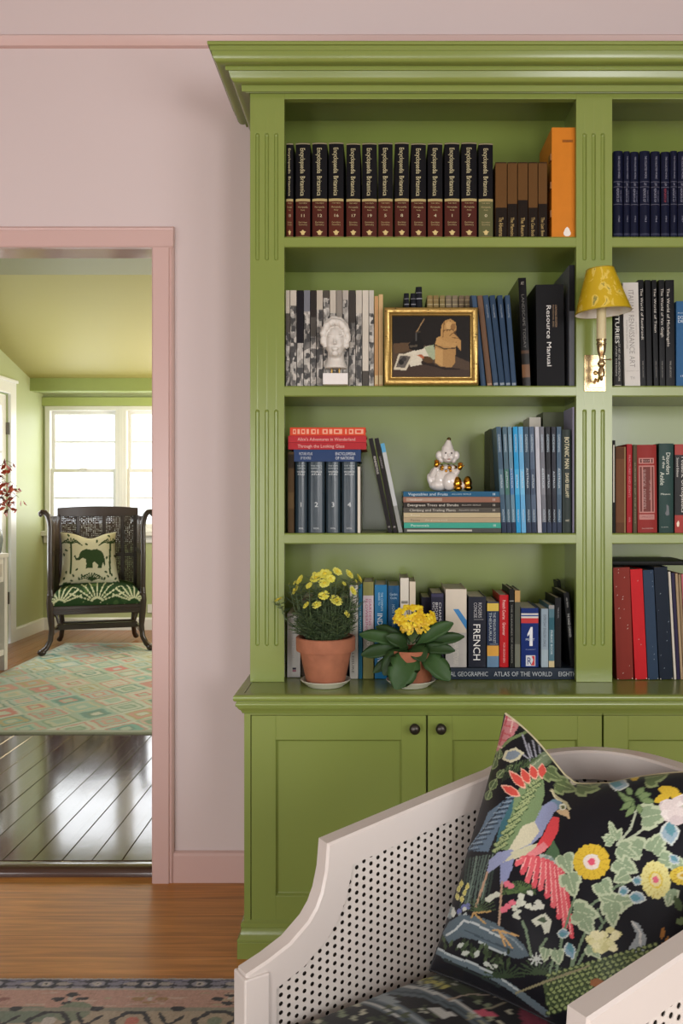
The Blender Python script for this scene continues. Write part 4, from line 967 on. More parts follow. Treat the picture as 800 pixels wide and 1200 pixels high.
PP = lambda *q: [P_(a) for a in q]
cv.poly(PP((110, 450), (250, 430), (420, 470), (700, 590), (700, 700), (110, 700)), '#4a3b2e'); cv.poly(PP((110, 620), (400, 600), (700, 650), (700, 700), (110, 700)), '#3f3128')
cv.poly(PP((120, 440), (230, 435), (330, 470), (130, 520)), '#57432f')
cv.poly(PP((190, 525), (390, 455), (440, 520), (410, 590), (250, 620)), '#c9c3b0'); cv.poly(PP((350, 470), (420, 450), (445, 560), (400, 570)), '#9aa486')
cv.poly(PP((160, 520), (270, 528), (215, 652), (122, 640)), '#c4bba6'); cv.poly(PP((172, 532), (252, 538), (205, 632), (140, 622)), '#5c5650'); cv.ell(*P_((180, 585)), 3.2, 3.6, '#25211f'); cv.ell(*P_((200, 560)), 3, 3, '#3a3634')
cv.poly(PP((285, 345), (322, 345), (318, 395), (352, 440), (345, 480), (290, 497), (240, 487), (232, 445), (262, 420), (282, 395)), '#14120f'); cv.poly(PP((240, 455), (300, 450), (300, 465), (245, 472)), '#4a4338'); cv.ell(*P_((303, 350)), 3.4, 1.2, '#3c352b'); cv.poly(PP((288, 360), (296, 360), (293, 420), (286, 420)), '#4b4a48')
cv.line(PP((293, 350), (352, 248)), 1.3, '#7a6043'); cv.line(PP((300, 345), (340, 262)), .6, '#a88c62')
cv.poly(PP((430, 440), (445, 405), (585, 460), (580, 590), (555, 625), (470, 620), (430, 590)), '#a07c4c'); cv.poly(PP((430, 470), (490, 490), (488, 618), (432, 590)), '#b48f5b'); cv.poly(PP((440, 400), (460, 385), (600, 440), (585, 470), (435, 455)), '#b08a55')
cv.line(PP((435, 452), (500, 482), (580, 476)), 1.2, '#33261a')
cv.poly(PP((470, 400), (478, 300), (505, 262), (545, 248), (585, 275), (592, 330), (570, 360), (600, 390), (625, 420), (625, 500), (600, 470), (590, 430), (560, 440), (510, 425)), '#a9834f')
for a_, b_ in (((500, 270), (490, 390)), ((545, 262), (520, 345)), ((575, 290), (540, 340)), ((590, 340), (540, 380)), ((605, 400), (560, 395))): cv.line(PP(a_, b_), 1, '#6e4f2c')
cv.ell(*P_((535, 300)), 4, 5, '#bd9862'); cv.ell(*P_((565, 312)), 3, 4, '#87633a'); cv.line(PP((500, 340), (560, 330), (590, 370)), 1, '#5a3f24')
cv.poly(PP((325, 585), (345, 560), (400, 580), (430, 600), (420, 615), (340, 600)), '#2a1d14'); cv.ell(*P_((375, 565)), 7, 4, '#4f3a22', .3); cv.ell(*P_((330, 540)), 4, 2, '#a05a3a', .6); cv.line(PP((300, 530), (330, 548)), 1.2, '#b4694a')
cv.line(PP((335, 595), (430, 615), (500, 635), (610, 640)), 2.2, '#241b16')
nu, nv = 120, 100; pts = []; 
for j in range(nv):
    for i in range(nu): pts.append((-W2+fw+.0 + (2*W2-2*fw)*i/(nu-1), .012, fw+(Hp-2*fw)*j/(nv-1)))
ii = np.array([458.5+93.5*(i/(nu-1)) for j in range(nv) for i in range(nu)]); jj = np.array([443.5-76.5*(j/(nv-1)) for j in range(nv) for i in range(nu)])
m = MB(); m.grid(pts, nu, nv, vmat('oil_paint', .4, .2, 300)); m.build('canvas', t, col=cv.sample(ii, jj))
m = MB(); m.box(-W2+.006, W2-.006, .014, .02, .006, Hp-.006, mat('#5a4630', .8)); m.build('backing', t)

# ---- porcelain clown sitting on the lying stack
Yc = 2.625; s = Yc/F
t = thing('clown_figurine', 'white and gold porcelain clown sitting on the lying garden books', 'figurine', (PX(526, Yc), Yc, ZSTK+.0004))
PORC = mat('#d8d2cc', .15, coat=.6, var=.02); GLD = mat('#c08a2a', .16, 1.0, var=.1)
c0 = (526, 574.5)
def q(x, y, dy=0): return ((x-c0[0])*s, dy, (c0[1]-y)*s)
def E(mm, x, y, dy, a, b, c, M_=PORC, rot=None): mm.ell(q(x, y, dy), (a*s, b*s, c*s), M_, 16, 12, Matrix.Rotation(rot, 3, 'Y') if rot else None)
m = MB()
E(m, 518, 561, .004, 11, 12, 13); E(m, 522, 553, .002, 9, 9, 10); E(m, 514, 567, 0, 12, 12, 7.5); E(m, 527, 563, -.022, 9.5, 9, 11, rot=.5); E(m, 524, 567, .016, 10, 8, 8)
E(m, 537, 568, -.024, 8, 6, 5.5); E(m, 505, 562, -.004, 4.5, 5, 9, rot=-.35); E(m, 507, 553, -.008, 4, 4.5, 8, rot=.5)
m.tube([q(512, 548, -.012), q(506, 556, -.02), q(511, 545, -.034)], [.009, .009, .006], PORC, 10); m.tube([q(529, 549, -.012), q(535, 552, -.024), q(537, 547, -.034)], [.009, .009, .006], PORC, 10)
m.build('body', t, remesh=.0016)
m = MB()
E(m, 524.5, 531.5, -.002, 9.2, 9, 10); E(m, 524, 525, -.002, 7, 7, 6)
E(m, 514.4, 532.4, 0, 4.2, 5, 5.4); E(m, 534.4, 532.4, 0, 4.0, 5, 5.4); E(m, 516.5, 538, 0, 3.4, 4, 3.4); E(m, 531.5, 538.2, 0, 3.2, 4, 3.4)
E(m, 525, 532.6, -.023, 1.9, 2.4, 1.9); E(m, 521, 535.4, -.018, 2.4, 2, 2); E(m, 528.6, 535.4, -.018, 2.4, 2, 2); E(m, 525, 538.8, -.017, 3, 2, 1.2)
m.build('head', t, remesh=.0014)
m = MB()
for ex in (521.6, 528.2): m.ell(q(ex, 530.2, -.0228), (1.1*s, .0012, 1.3*s), mat('#3a3230', .3), 8, 6)
m.ell(q(525, 537.2, -.0235), (2.2*s, .0012, .6*s), mat('#8a4a3c', .3), 8, 6)
m.build('face_paint', t)
m = MB(); M = Matrix.Rotation(.10, 3, 'Y')
m.lathe([(6.2*s, 0), (6.4*s, .4*s), (4.2*s, 5*s), (2.2*s, 9*s), (1.0*s, 10.6*s), (0, 10.8*s)], PORC, q(524.6, 523.4, -.002), 18, M); m.build('hat', t, smooth=40)
m = MB(); E(m, 525.8, 513.8, -.002, 2.6, 2.6, 2.6, mat('#5c4a20', .25, .6)); m.build('pompom', t, smooth=180)
m = MB()
for k in range(14):
    a = 2*PI*k/14; E(m, 523.5+9.5*math.cos(a), 545.8+2.2*math.sin(a)*.6, .026*math.sin(a)*-1, 3.0, 3.4, 2.4, GLD if k % 2 else PORC)
for k, (x, y) in enumerate(((517, 549), (522, 551), (527, 550.6), (531, 548), (520, 546.8), (526, 547))): E(m, x, y, -.022, 1.6, 1.2, 1.6, GLD)
m.build('ruff', t, smooth=180)
for (x, y, d) in ((510.6, 543.4, -.036), (537.6, 546.4, -.036)):
    m = MB(); E(m, x, y, d, 3, 3, 4, GLD, .3)
    for k in range(4): m.tube([q(x-1.5+k, y-2, d-.003), q(x-2.4+k*1.6, y-5.5+abs(k-1.5)*.6, d-.006)], [.0022, .0016], GLD, 6)
    m.tube([q(x+2, y, d), q(x+4.4, y-2, d-.004)], [.0022, .0016], GLD, 6)
    m.build('hand', t, smooth=180)
for (x, y, d) in ((534.6, 565.4, -.036), (546.6, 564.8, -.026)):
    m = MB(); E(m, x, y, d, 5, 6, 8, GLD); E(m, x+.6, y+5.5, d-.002, 5, 6.5, 4, GLD)
    sh = m.build('shoe', t, smooth=180)
    m = MB(); m.lathe([(4.9*s, 0), (5.5*s, 1.0*s), (5.5*s, 2.2*s), (4.9*s, 3*s)], mat('#4a2c14', .3, .3), q(x, y+2.2, d), 16); m.build('shoe_band', sh, smooth=180)

# ---- wall lamp on the middle pilaster
BR = mat('#c6ae84', .24, .95, bump=.08, bs=60, var=.12, vs=25); BRD = mat('#a08458', .22, .95, var=.12)
xc, zc = PX(696.6, YU), PZ(437.5, YU)
t = thing('wall_lamp', 'brass wall lamp with a yellow patterned shade on the middle pilaster', 'lamp', (xc, YU, zc))
hw, hh = 12.6*YU/F, 21.4*YU/F
m = MB()
for k, (a, y0_, y1_) in enumerate(((0, 0, -.004), (.004, -.004, -.007), (.0095, -.007, -.009))): m.box(-hw+a, hw-a, y1_, y0_-.00005, -hh+a, hh-a, BR)
bp = m.build('backplate', t, bevel=.0015)
m = MB(); m.ell((0, -.009, .0), (.007, .003, .007), BRD, 14, 8); m.build('boss', bp, smooth=180)
YL = 2.475; ax = PX(704.4, YL)-xc; sL = YL/F
zz = lambda y: PZ(y, YL)-zc
yy = YL-YU
m = MB(); m.tube([(0, -.006, zz(440)), (0.002, -.03, zz(444)), (ax*.6, yy*.7, zz(441)), (ax, yy, zz(436))], [.0042, .0042, .0046, .005], BRD, 12); m.build('arm', t, smooth=180)
m = MB(); pf = [(0, 446.5), (1.2, 446), (2.2, 444), (1.4, 442.4), (3.8, 440.6), (4.2, 436), (3.2, 432), (2.2, 430.6), (3.8, 428.6), (4.6, 426), (3.6, 423.6), (2.3, 421.8), (2.6, 419), (3.6, 415.6), (4.9, 412), (5.3, 406.5), (5.2, 404.6), (5.9, 404), (5.9, 402.4), (5.2, 402), (5.4, 399.6), (6.2, 399), (6.2, 397.6), (0, 397.4)]
m.lathe([(r*sL, zz(y)) for r, y in pf], BR, (ax, yy, 0), 24); m.build('stem', t, smooth=45)
m = MB(); m.tube([(ax+.004, yy, zz(421.5)), (ax+.026, yy+.01, zz(420.6))], .0016, BRD, 8); m.ell((ax+.028, yy+.011, zz(420.6)), (.004, .003, .003), BRD, 10, 8); m.build('switch', t, smooth=180)
m = MB(); m.lathe([(0, zz(398)), (5.6*sL, zz(398)), (5.5*sL, zz(352)), (0, zz(352))], mat('#cbbd92', .5, var=.04), (ax, yy, 0), 20); m.build('candle_sleeve', t, smooth=45)
def shade_mat():
    m = bpy.data.materials.new('shade_print'); m.use_nodes = True
    nt = m.node_tree; N = nt.nodes; L = nt.links; b = N['Principled BSDF']; b.inputs['Roughness'].default_value = .3; b.inputs['Coat Weight'].default_value = .3
    tc = N.new('ShaderNodeTexCoord'); mp = N.new('ShaderNodeMapping'); mp.inputs['Location'].default_value = (3.1, 1.7, .4); L.new(tc.outputs['Object'], mp.inputs[0])
    nz = N.new('ShaderNodeTexNoise'); nz.inputs['Scale'].default_value = 24; nz.inputs['Detail'].default_value = 3; nz.inputs['Distortion'].default_value = 1.6; L.new(mp.outputs[0], nz.inputs['Vector'])
    rp = N.new('ShaderNodeValToRGB'); rp.color_ramp.interpolation = 'CONSTANT'
    e = rp.color_ramp.elements; e[0].position = 0; e[0].color = (*hx('#c4a41a'), 1); e[1].position = .55; e[1].color = (*hx('#d6bb52'), 1)
    q_ = e.new(.66); q_.color = (*hx('#8f8a4a'), 1); q_ = e.new(.69); q_.color = (*hx('#cdae2c'), 1)
    L.new(nz.outputs['Fac'], rp.inputs['Fac']); L.new(rp.outputs['Color'], b.inputs['Base Color'])
    return m
SHM = shade_mat(); SHI = mat('#e4ded2', .7, var=.02)
bz, tz = zz(366.5), zz(315.5); R0, R1 = 32.2*sL, 15.6*sL
M = Matrix.Rotation(-.075, 3, 'Y')
m = MB()
cxs = ax+2.2*sL
m.lathe([(R0, 0), (R0+.0008, .0005), (R1+.0008, tz-bz), (R1, tz-bz)], SHM, (cxs, yy, bz), 48, M); m.lathe([(R1-.0006, tz-bz), (R0-.0006, 0), (R0, 0)], SHI, (cxs, yy, bz), 48, M)
shd = m.build('lamp_shade', t, smooth=60)
m = MB(); m.lathe([(R0-.0004, -.0006), (R0+.0016, -.0004), (R0+.0014, .0022), (R0-.0004, .002), (R0-.0004, -.0006)], mat('#9a8420', .4), (cxs, yy, bz), 48, M); m.build('trim_band', shd, smooth=60); m = MB()
m.lathe([(R1-.0004, tz-bz-.002), (R1+.0018, tz-bz-.002), (R1+.0014, tz-bz+.0006), (R1-.0004, tz-bz+.0006), (R1-.0004, tz-bz-.002)], mat('#9a8420', .4), (cxs, yy, bz), 48, M); m.build('trim_band', shd, smooth=60)
m = MB()
for a in (0, 2*PI/3, 4*PI/3): m.tube([(ax, yy, zz(353)), (ax+.012*math.cos(a), yy+.012*math.sin(a), zz(335)), (cxs+R1*.98*math.cos(a), yy+R1*.98*math.sin(a), tz-.006)], .001, BRD, 6)
m.build('shade_carrier', t)

# ---- potted flowers on the worktop
TERRA = mat('#a2664a', .8, bump=.35, bs=90, var=.34, vs=26, color2=None)
TERRA2 = mat('#9c5c3e', .75, bump=.3, bs=80, vs=26, color2='#8a5236')
SOIL = mat('#2a1d14', .95, bump=1, bs=150, var=.3)
SAU = mat('#c9c6b4', .35, var=.04)
ZW = ZB
def saucer(cx, cy, r, label):
    m = MB(); p = [(0, .002), (r*.62, .002), (r*.70, .0), (r*.72, .002), (r*.88, .010), (r, .018), (r*.985, .0195), (r*.86, .0125), (r*.70, .0055), (0, .0055)]
    m.lathe([(a, z) for a, z in p], SAU, (0, 0, 0), 40)
    o = m.build('saucer', None, (cx, cy, ZW+.0004), smooth=60); return tag(o, label, 'saucer')
YPt = 2.515; sP = YPt/F
c1 = (PX(381.5, YPt), YPt); saucer(*c1, 29.6*sP, 'white glazed saucer under the terracotta pot of yellow daisies')
t = thing('potted_daisies', 'yellow daisy plant with feathery leaves in a tall terracotta pot', 'potted plant', (*c1, ZW+.0064))
zp = lambda y: PZ(y, YPt)-ZW-.0064
hP = zp(745.5)
m = MB(); rb_, rt_, rr = 22.4*sP, 30.5*sP, 34.6*sP
m.lathe([(0, .0), (rb_-.004, 0), (rb_, .004), (rt_, hP-.040), (rr-.0015, hP-.0395), (rr, hP-.037), (rr+.0005, hP-.002), (rr-.002, hP), (rr-.007, hP), (rt_-.006, hP-.03), (rb_, .02), (0, .02)], TERRA, n=48); m.build('pot', t, smooth=40)
m = MB(); m.lathe([(0, hP-.014), (rt_*.5, hP-.013), (rt_-.004, hP-.018)], SOIL, n=24); m.build('soil', t, smooth=180)
random.seed(21)
fl = [(351, 679.6, 6.8), (346, 691, 7.6), (358.5, 709, 5), (371, 708.6, 6.2), (379.6, 697.6, 7), (393.6, 703.6, 8.6), (380.6, 672.4, 8.6), (395, 669.8, 6.4), (370, 677, 7.8), (380, 683.4, 7.2), (387, 678, 6), (409.4, 672.8, 6.4), (421, 677.8, 6.4), (413.6, 692.4, 6.2), (326, 702.6, 5.4), (406.4, 719.6, 4.8), (362, 686, 5), (345, 683, 3.2), (403, 684, 3.6), (417, 681, 2.8), (338.6, 684.6, 2.4), (368, 672, 3)]
GL1, GL2 = mat('#39492c', .6, var=.25, vs=40), mat('#4a5c36', .6, var=.25, vs=40)
YEL = [mat('#e6e05a', .6, var=.08), mat('#ece878', .6, var=.08), mat('#d8d048', .6, var=.08)]; YC = mat('#d8c034', .7, bump=.6, bs=900, var=.2)
fol = MB()
def blade(mm, p, d, L_, w_, M_):
    d = Vector(d).normalized(); s_ = d.cross(Vector((random.uniform(-1, 1), random.uniform(-1, 1), random.uniform(-.3, .3)))).normalized()*w_
    p = Vector(p); n_ = d.cross(s_).normalized()*w_*.3
    a = p+d*L_*.4; e = p+d*L_+Vector((0, 0, -L_*.12))
    mm.add([p, a+s_+n_, a-s_+n_, e, a-n_], [(0, 1, 4), (0, 4, 2), (1, 3, 4), (4, 3, 2)], M_)
def sprig(mm, path, rad):
    mm.tube(path, rad, GL2, 5)
heads = []
for (x, y, r) in fl:
    dx_ = (x-381.5); q_ = max(0, 1-((x-381)/46)**2-((y-700)/40)**2*.6)
    dy_ = -.050*math.sqrt(q_)+random.uniform(-.008, .012)
    Yf = YPt+dy_; heads.append((Vector((PX(x, Yf)-c1[0], Yf-c1[1], PZ(y, Yf)-ZW-.0064)), r*Yf/F))
for k in range(64):   # extra leafy stems filling the dome
    a = random.uniform(0, 2*PI); q_ = math.sqrt(random.uniform(.02, 1)); rr_ = .095*q_
    heads.append((Vector((rr_*math.cos(a), rr_*math.sin(a)*.72, hP+.145-.085*q_*q_+random.uniform(-.03, .01))), 0))
for i, (h_, r) in enumerate(heads):
    base = Vector((h_[0]*.35+random.uniform(-.012, .012), h_[1]*.35+random.uniform(-.012, .012), hP-.016)); mid = base*.4+h_*.6; mid += Vector((h_[0]*.12, h_[1]*.12, -.006))
    path = [base, base*.7+mid*.3+Vector((0, 0, .008)), mid, h_]
    sprig(fol, path, [.0016, .0014, .0012, .001])
    for k in range(26):
        t_ = random.uniform(.12, .93); p = base.lerp(mid, t_/.6) if t_ < .6 else mid.lerp(h_, (t_-.6)/.4)
        a = random.uniform(0, 2*PI); d = Vector((math.cos(a), math.sin(a), random.uniform(.1, .9))).normalized()
        L_ = random.uniform(.016, .034)
        blade(fol, p, d, L_, random.uniform(.0009, .0016), GL1 if k % 3 else GL2)
        for s_ in (.35, .6, .8):
            for sg in (-1, 1):
                d2_ = (d+Vector((-d[1], d[0], .25))*sg*.8).normalized(); blade(fol, p+d*L_*s_*.95, d2_, L_*.42, .0008, GL1 if k % 3 else GL2)
fol.build('foliage', t)
for i, (h_, r) in enumerate(heads[:len(fl)]):
    m = MB(); nrm = Vector((h_[0]*1.6, h_[1]*1.2-.02, .085)).normalized(); 
    if i == 14: nrm = Vector((-.4, -.2, .9)).normalized()
    R = nrm.to_track_quat('Z', 'Y').to_matrix()
    npet = 13 if r > .011 else 7
    for ring, (rr_, tilt, n_) in enumerate(((1.0, .10, npet), (.8, .35, npet), (.55, .6, npet-3))):
        for k in range(n_):
            a = 2*PI*(k+ring*.5)/n_+random.uniform(-.1, .1); w_ = r*.20*(1.2 if ring == 0 else 1)
            c_, s_ = math.cos(a), math.sin(a); L_ = r*rr_*random.uniform(.9, 1.08)
            def pt(u, v, z): return h_+R @ Vector((c_*u-s_*v, s_*u+c_*v, z))
            zt_ = L_*math.tan(tilt)*.5
            m.add([pt(r*.12, 0, ring*.0006), pt(L_*.6, w_, zt_*.7), pt(L_*.6, -w_, zt_*.7), pt(L_*.97, w_*.6, zt_*.85), pt(L_*.97, -w_*.6, zt_*.85), pt(L_*.6, 0, zt_*.5)], [(0, 2, 5), (0, 5, 1), (5, 2, 4), (5, 4, 3, 1)], YEL[(k+i) % 3 if ring else i % 2])
    fo = m.build('flower', t)
    if r > .010:
        m = MB(); m.ell(h_+R @ Vector((0, 0, r*.12)), (r*.26, r*.26, r*.18), YC, 12, 8, R); m.build('flower_eye', fo, smooth=180)

YPk = 2.512; sK = YPk/F
c2 = (PX(481, YPk), YPk); saucer(*c2, 29*sK, 'white glazed saucer under the small pot of yellow kalanchoe')
t = thing('potted_kalanchoe', 'yellow kalanchoe with broad dark leaves in a small terracotta pot', 'potted plant', (*c2, ZW+.0064))
zp = lambda y: PZ(y, YPk)-ZW-.0064
hK = zp(760); rb_, rt_ = 23.6*sK, 27.4*sK
m = MB(); m.lathe([(0, 0), (rb_-.004, 0), (rb_, .004), (rb_+.0035, .02), (rt_, hK-.004), (rt_-.001, hK), (rt_-.006, hK), (rb_-.004, .02), (0, .02)], TERRA2, n=44); m.build('pot', t, smooth=40)
m = MB(); m.lathe([(0, hK-.010), (rt_-.006, hK-.012)], SOIL, n=20); m.build('soil', t)
LF, LFD = mat('#2a4020', .45, bump=.25, bs=60, var=.18, vs=25, spec=.22), mat('#35502a', .45, bump=.25, bs=60, var=.18, vs=25, spec=.22)
lv = [((470, 752), (421, 742), 11, -.020), ((472, 760), (423, 765), 12, -.035), ((474, 768), (437, 786), 9, -.03), ((488, 756), (463, 800), 24, -.085), ((474, 756), (449, 786), 17, -.06), ((486, 752), (497, 770), 15, -.07), ((490, 752), (531, 728), 12, -.035), ((492, 757), (544, 744), 10, -.03), ((490, 760), (533, 759), 10, -.05), ((497, 768), (527, 791), 17, -.075), ((480, 748), (440, 735), 9, .012), ((484, 748), (520, 735), 9, .02), ((478, 750), (478, 730), 14, .03), ((476, 756), (452, 742), 12, -.055)]
for k, (a_, b_, wd_, dy_) in enumerate(lv):
    Ya, Yb_ = YPk-.01+dy_*.2, YPk+dy_
    A = Vector((PX(a_[0], Ya)-c2[0], Ya-c2[1], zp(a_[1]))); Bv = Vector((PX(b_[0], Yb_)-c2[0], Yb_-c2[1], zp(b_[1])))
    A = Vector((A[0]*.55, A[1]*.6, max(A[2]*.5+hK*.5, hK-.004)))
    d = Bv-A; up = Vector((0, -1.7, .8)); sd = d.cross(up).normalized(); nr = sd.cross(d).normalized(); nn = 11
    pts = []; wk = wd_*sK*.5*1.45
    for i in range(nn):
        u = i/(nn-1); wv = wk*max(.14, max(0, 1-abs((u-.58)/.425)**2.3)**.55)
        c_ = A+d*u+nr*(math.sin(u*PI)*d.length*.16)
        for v in (-1, -.55, 0, .55, 1): 
            rip = 1+.06*math.sin(u*40)*(abs(v) > .9)
            pts.append(c_+sd*wv*v*rip+nr*(abs(v)**1.6*wv*.35))
        for v in (.55, 0, -.55): pts.append(c_+sd*wv*v+nr*(abs(v)**1.6*wv*.35-.0012))
    m = MB(); m.grid(pts, 8, nn, LF if k % 3 else LFD, True); m.build('leaf', t, smooth=180)
m = MB()
fc = Vector((PX(485, YPk-.02)-c2[0], -.02, zp(727)))
random.seed(5); fls = []
for k in range(66):
    a = random.uniform(0, 2*PI); q_ = math.sqrt(random.random())
    x = 485+24.5*q_*math.cos(a); y = 724+14.5*q_*math.sin(a); dome = math.sqrt(max(0, 1-q_*q_))
    Yf = YPk-.02-.04*dome
    P = Vector((PX(x, Yf)-c2[0], Yf-c2[1], zp(y))); fls.append(P)
    b0 = Vector((fc[0]*.3, -.008, hK+.02)); m.tube([b0, b0.lerp(P, .5)+Vector((0, 0, .006)), P], [.0022, .0014, .001], GL2, 5)
m.build('flower_stems', t)
YK = [mat('#e0bd1c', .5, var=.06), mat('#e6cc2e', .5, var=.06), mat('#d2a818', .5, var=.06)]
for k, P in enumerate(fls):
    nrm = Vector(((P[0]-fc[0])*14, -1.0+random.uniform(-.3, .3), .45+(P[2]-fc[2])*14)).normalized(); R = nrm.to_track_quat('Z', 'Y').to_matrix(); m = MB(); r = random.uniform(.0095, .0122)
    a0 = random.uniform(0, PI)
    for j in range(4):
        a = a0+PI/2*j; c_, s_ = math.cos(a), math.sin(a)
        def pt(u, v, z): return P+R @ Vector((c_*u-s_*v, s_*u+c_*v, z))
        m.add([pt(0, 0, 0), pt(r*.5, r*.46, .0012), pt(r*.5, -r*.46, .0012), pt(r*.9, r*.36, .0003), pt(r*.9, -r*.36, .0003), pt(r*1.08, 0, -.0006)], [(0, 2, 1), (1, 2, 4, 3), (3, 4, 5)], YK[(k+j // 3) % 3])
    m.ell(P+R @ Vector((0, 0, .0012)), (.0014, .0014, .0014), YK[2], 8, 6)
    m.build('flower', t)
# ================================================================ FURNITURE OF THE ROOM BEYOND
# ---- diamond rug
random.seed(9)
RX0, RX1, RY0, RY1 = -2.655, -0.55, 4.56, 7.34
rng = np.random.RandomState(4)
palA = ['#c9d0b8', '#b4c4a8', '#d4d4c0', '#a9bda4', '#c4c8a4', '#b9c9bd', '#9fb89a']
palB = ['#d4705c', '#cf8570', '#6fae9c', '#7fa07a', '#5f8a6a', '#d9937a', '#9cc0ac', '#b8a860', '#c9d0b8', '#58907f', '#e0b09a', '#d4c89a']
cells = {}
def rug_col(x, y):
    a, b_ = x/.27+y/.32, x/.27-y/.32
    ia, ib = math.floor(a), math.floor(b_)
    if (ia, ib) not in cells: cells[(ia, ib)] = (palA[rng.randint(7)], palB[rng.randint(12)], (palA+palA+palB)[rng.randint(26)], palA[rng.randint(7)], palB[rng.randint(12)])
    c = cells[(ia, ib)]
    fa, fb = abs(a-ia-.5), abs(b_-ib-.5); mm = max(fa, fb)+.016*math.sin(x*61+y*23)+.014*math.sin(y*47-x*31)
    k = 0 if mm > .42 else 1 if mm > .355 else 2 if mm > .22 else 4 if mm > .14 else 3
    col = np.array(hx(c[k]))
    wear = .85+.25*math.sin(x*17+1.3*math.sin(y*9))*math.sin(y*13+x*5)
    return col*(1-.25*max(0, wear-.8))+np.array(hx('#cfd0bb'))*.25*max(0, wear-.8)
nu, nv = 230, 280
pts = []; cl = []
for j in range(nv):
    for i in range(nu):
        x = RX0+(RX1-RX0)*i/(nu-1); y = RY0+(RY1-RY0)*j/(nv-1)
        e = min(i, j, nu-1-i, nv-1-j)
        pts.append((x, y, FZ+(.009 if e else .0005)))
        dd = min(y-RY0, RY1-y)
        cl.append(np.array(hx('#b9b7a6')) if RY1-y < .05 else np.array(hx('#8f9380')) if dd < .05 or min(x-RX0, RX1-x) < .04 else rug_col(x, y)*.72)
m = MB(); m.grid(pts, nu, nv, vmat('diamond_weave', .9, .4, 220, .3))
o = m.build('diamond_rug', smooth=180, col=np.array(cl)); tag(o, 'pale rug woven in green and coral diamonds, in the room beyond the doorway', 'rug')

# ---- dark wing chair with caned panels
WOOD = mat('#2e2018', .28, bump=.15, bs=40, var=.25, vs=14, coat=.3, stretch=(1, 1, .2))
def cane_mat(name, col, open_, sc_):
    m = bpy.data.materials.new(name); m.use_nodes = True
    nt = m.node_tree; N = nt.nodes; L = nt.links; b = N['Principled BSDF']; b.inputs['Base Color'].default_value = (*hx(col), 1); b.inputs['Roughness'].default_value = .4
    tc = N.new('ShaderNodeTexCoord'); v = N.new('ShaderNodeTexVoronoi'); v.inputs['Scale'].default_value = sc_; v.inputs['Randomness'].default_value = .12
    L.new(tc.outputs['Object'], v.inputs['Vector'])
    lt = N.new('ShaderNodeMath'); lt.operation = 'GREATER_THAN'; lt.inputs[1].default_value = open_; L.new(v.outputs['Distance'], lt.inputs[0])
    L.new(lt.outputs[0], b.inputs['Alpha'])
    return m
CANE_D = cane_mat('dark_cane', '#4a3a30', .36, 75)
WYF = 6.90; WC = -2.24
t = thing('wing_chair', 'tall dark wooden wing chair with caned back and green patterned seat', 'chair', (WC, WYF, FZ+.0095), (0, 0, .30))
def LP(x, y, Y): return (PX(x, Y)-WC, Y-WYF, PZ(y, Y)-FZ-.0095)
hwF, hwB, dB = .345, .315, .56; ZTOP = 1.125
# front stiles with curled tops running down into outward kicked legs; the left pair mirrored
def stile(sx):
    m = MB(); p = [(.345, 0, .30), (.348, 0, .50), (.350, .004, .80), (.348, .012, .98), (.352, .014, 1.03), (.366, .012, 1.078), (.388, .010, 1.104), (.410, .008, 1.108), (.424, .006, 1.094), (.420, .005, 1.078), (.409, .005, 1.076)]
    m.tube([(sx*a, b_, c) for a, b_, c in p], [.021, .021, .021, .021, .022, .022, .021, .019, .016, .012, .010], WOOD, 10)
    m.ell((sx*.412, .006, 1.088), (.014, .022, .014), WOOD, 12, 8)
    return m.build('front_stile', t, smooth=60)
stile(-1); stile(1)
for sx in (-1, 1):
    m = MB(); m.tube([(sx*.345, 0, .50), (sx*.347, -.004, .40), (sx*.343, -.006, .30), (sx*.336, -.002, .2), (sx*.345, -.01, .11), (sx*.372, -.028, .055), (sx*.400, -.045, .030)], [.024, .030, .027, .022, .021, .022, .024], WOOD, 10)
    m.ell((sx*.405, -.048, .026), (.034, .03, .0258), WOOD, 14, 10); m.ell((sx*.346, -.01, .455), (.026, .02, .026), WOOD, 12, 8)
    m.build('leg', t, smooth=180)
    m = MB(); m.tube([(sx*.30, dB, .46), (sx*.298, dB, .28), (sx*.285, dB+.005, .14), (sx*.296, dB+.03, .05), (sx*.31, dB+.05, .02)], [.022, .023, .021, .02, .022], WOOD, 10)
    m.ell((sx*.31, dB+.05, .0205), (.024, .024, .020), WOOD, 10, 8); m.build('leg', t, smooth=180)
    m = MB(); m.hexa([(sx*.334, .0, .30), (sx*.356, .0, .30), (sx*.318, dB, .30), (sx*.296, dB, .30)], [(sx*.334, .0, .37), (sx*.356, .0, .37), (sx*.318, dB, .37), (sx*.296, dB, .37)], WOOD) ; m.build('side_rail', t)
    m = MB()   # wing: caned panel in a wooden frame
    for z0_, z1_ in ((.42, .46), (.76, .79), (1.03, 1.07)):
        m.hexa([(sx*.338, .0, z0_), (sx*.358, .0, z0_), (sx*.322, dB, z0_), (sx*.302, dB, z0_)], [(sx*.338, .0, z1_), (sx*.358, .0, z1_), (sx*.322, dB, z1_), (sx*.302, dB, z1_)], WOOD)
    wf = m.build('wing_frame', t)
    m = MB(); m.hexa([(sx*.344, .0, .44), (sx*.348, .0, .44), (sx*.312, dB, .44), (sx*.308, dB, .44)], [(sx*.344, .0, 1.05), (sx*.348, .0, 1.05), (sx*.312, dB, 1.05), (sx*.308, dB, 1.05)], CANE_D); m.build('cane_panel', wf)
    m = MB(); m.tube([(sx*.335, 0, .33), (sx*.30, -.004, .295), (sx*.285, -.004, .235)], [.012, .011, .009], WOOD, 8); m.build('bracket', t, smooth=180)
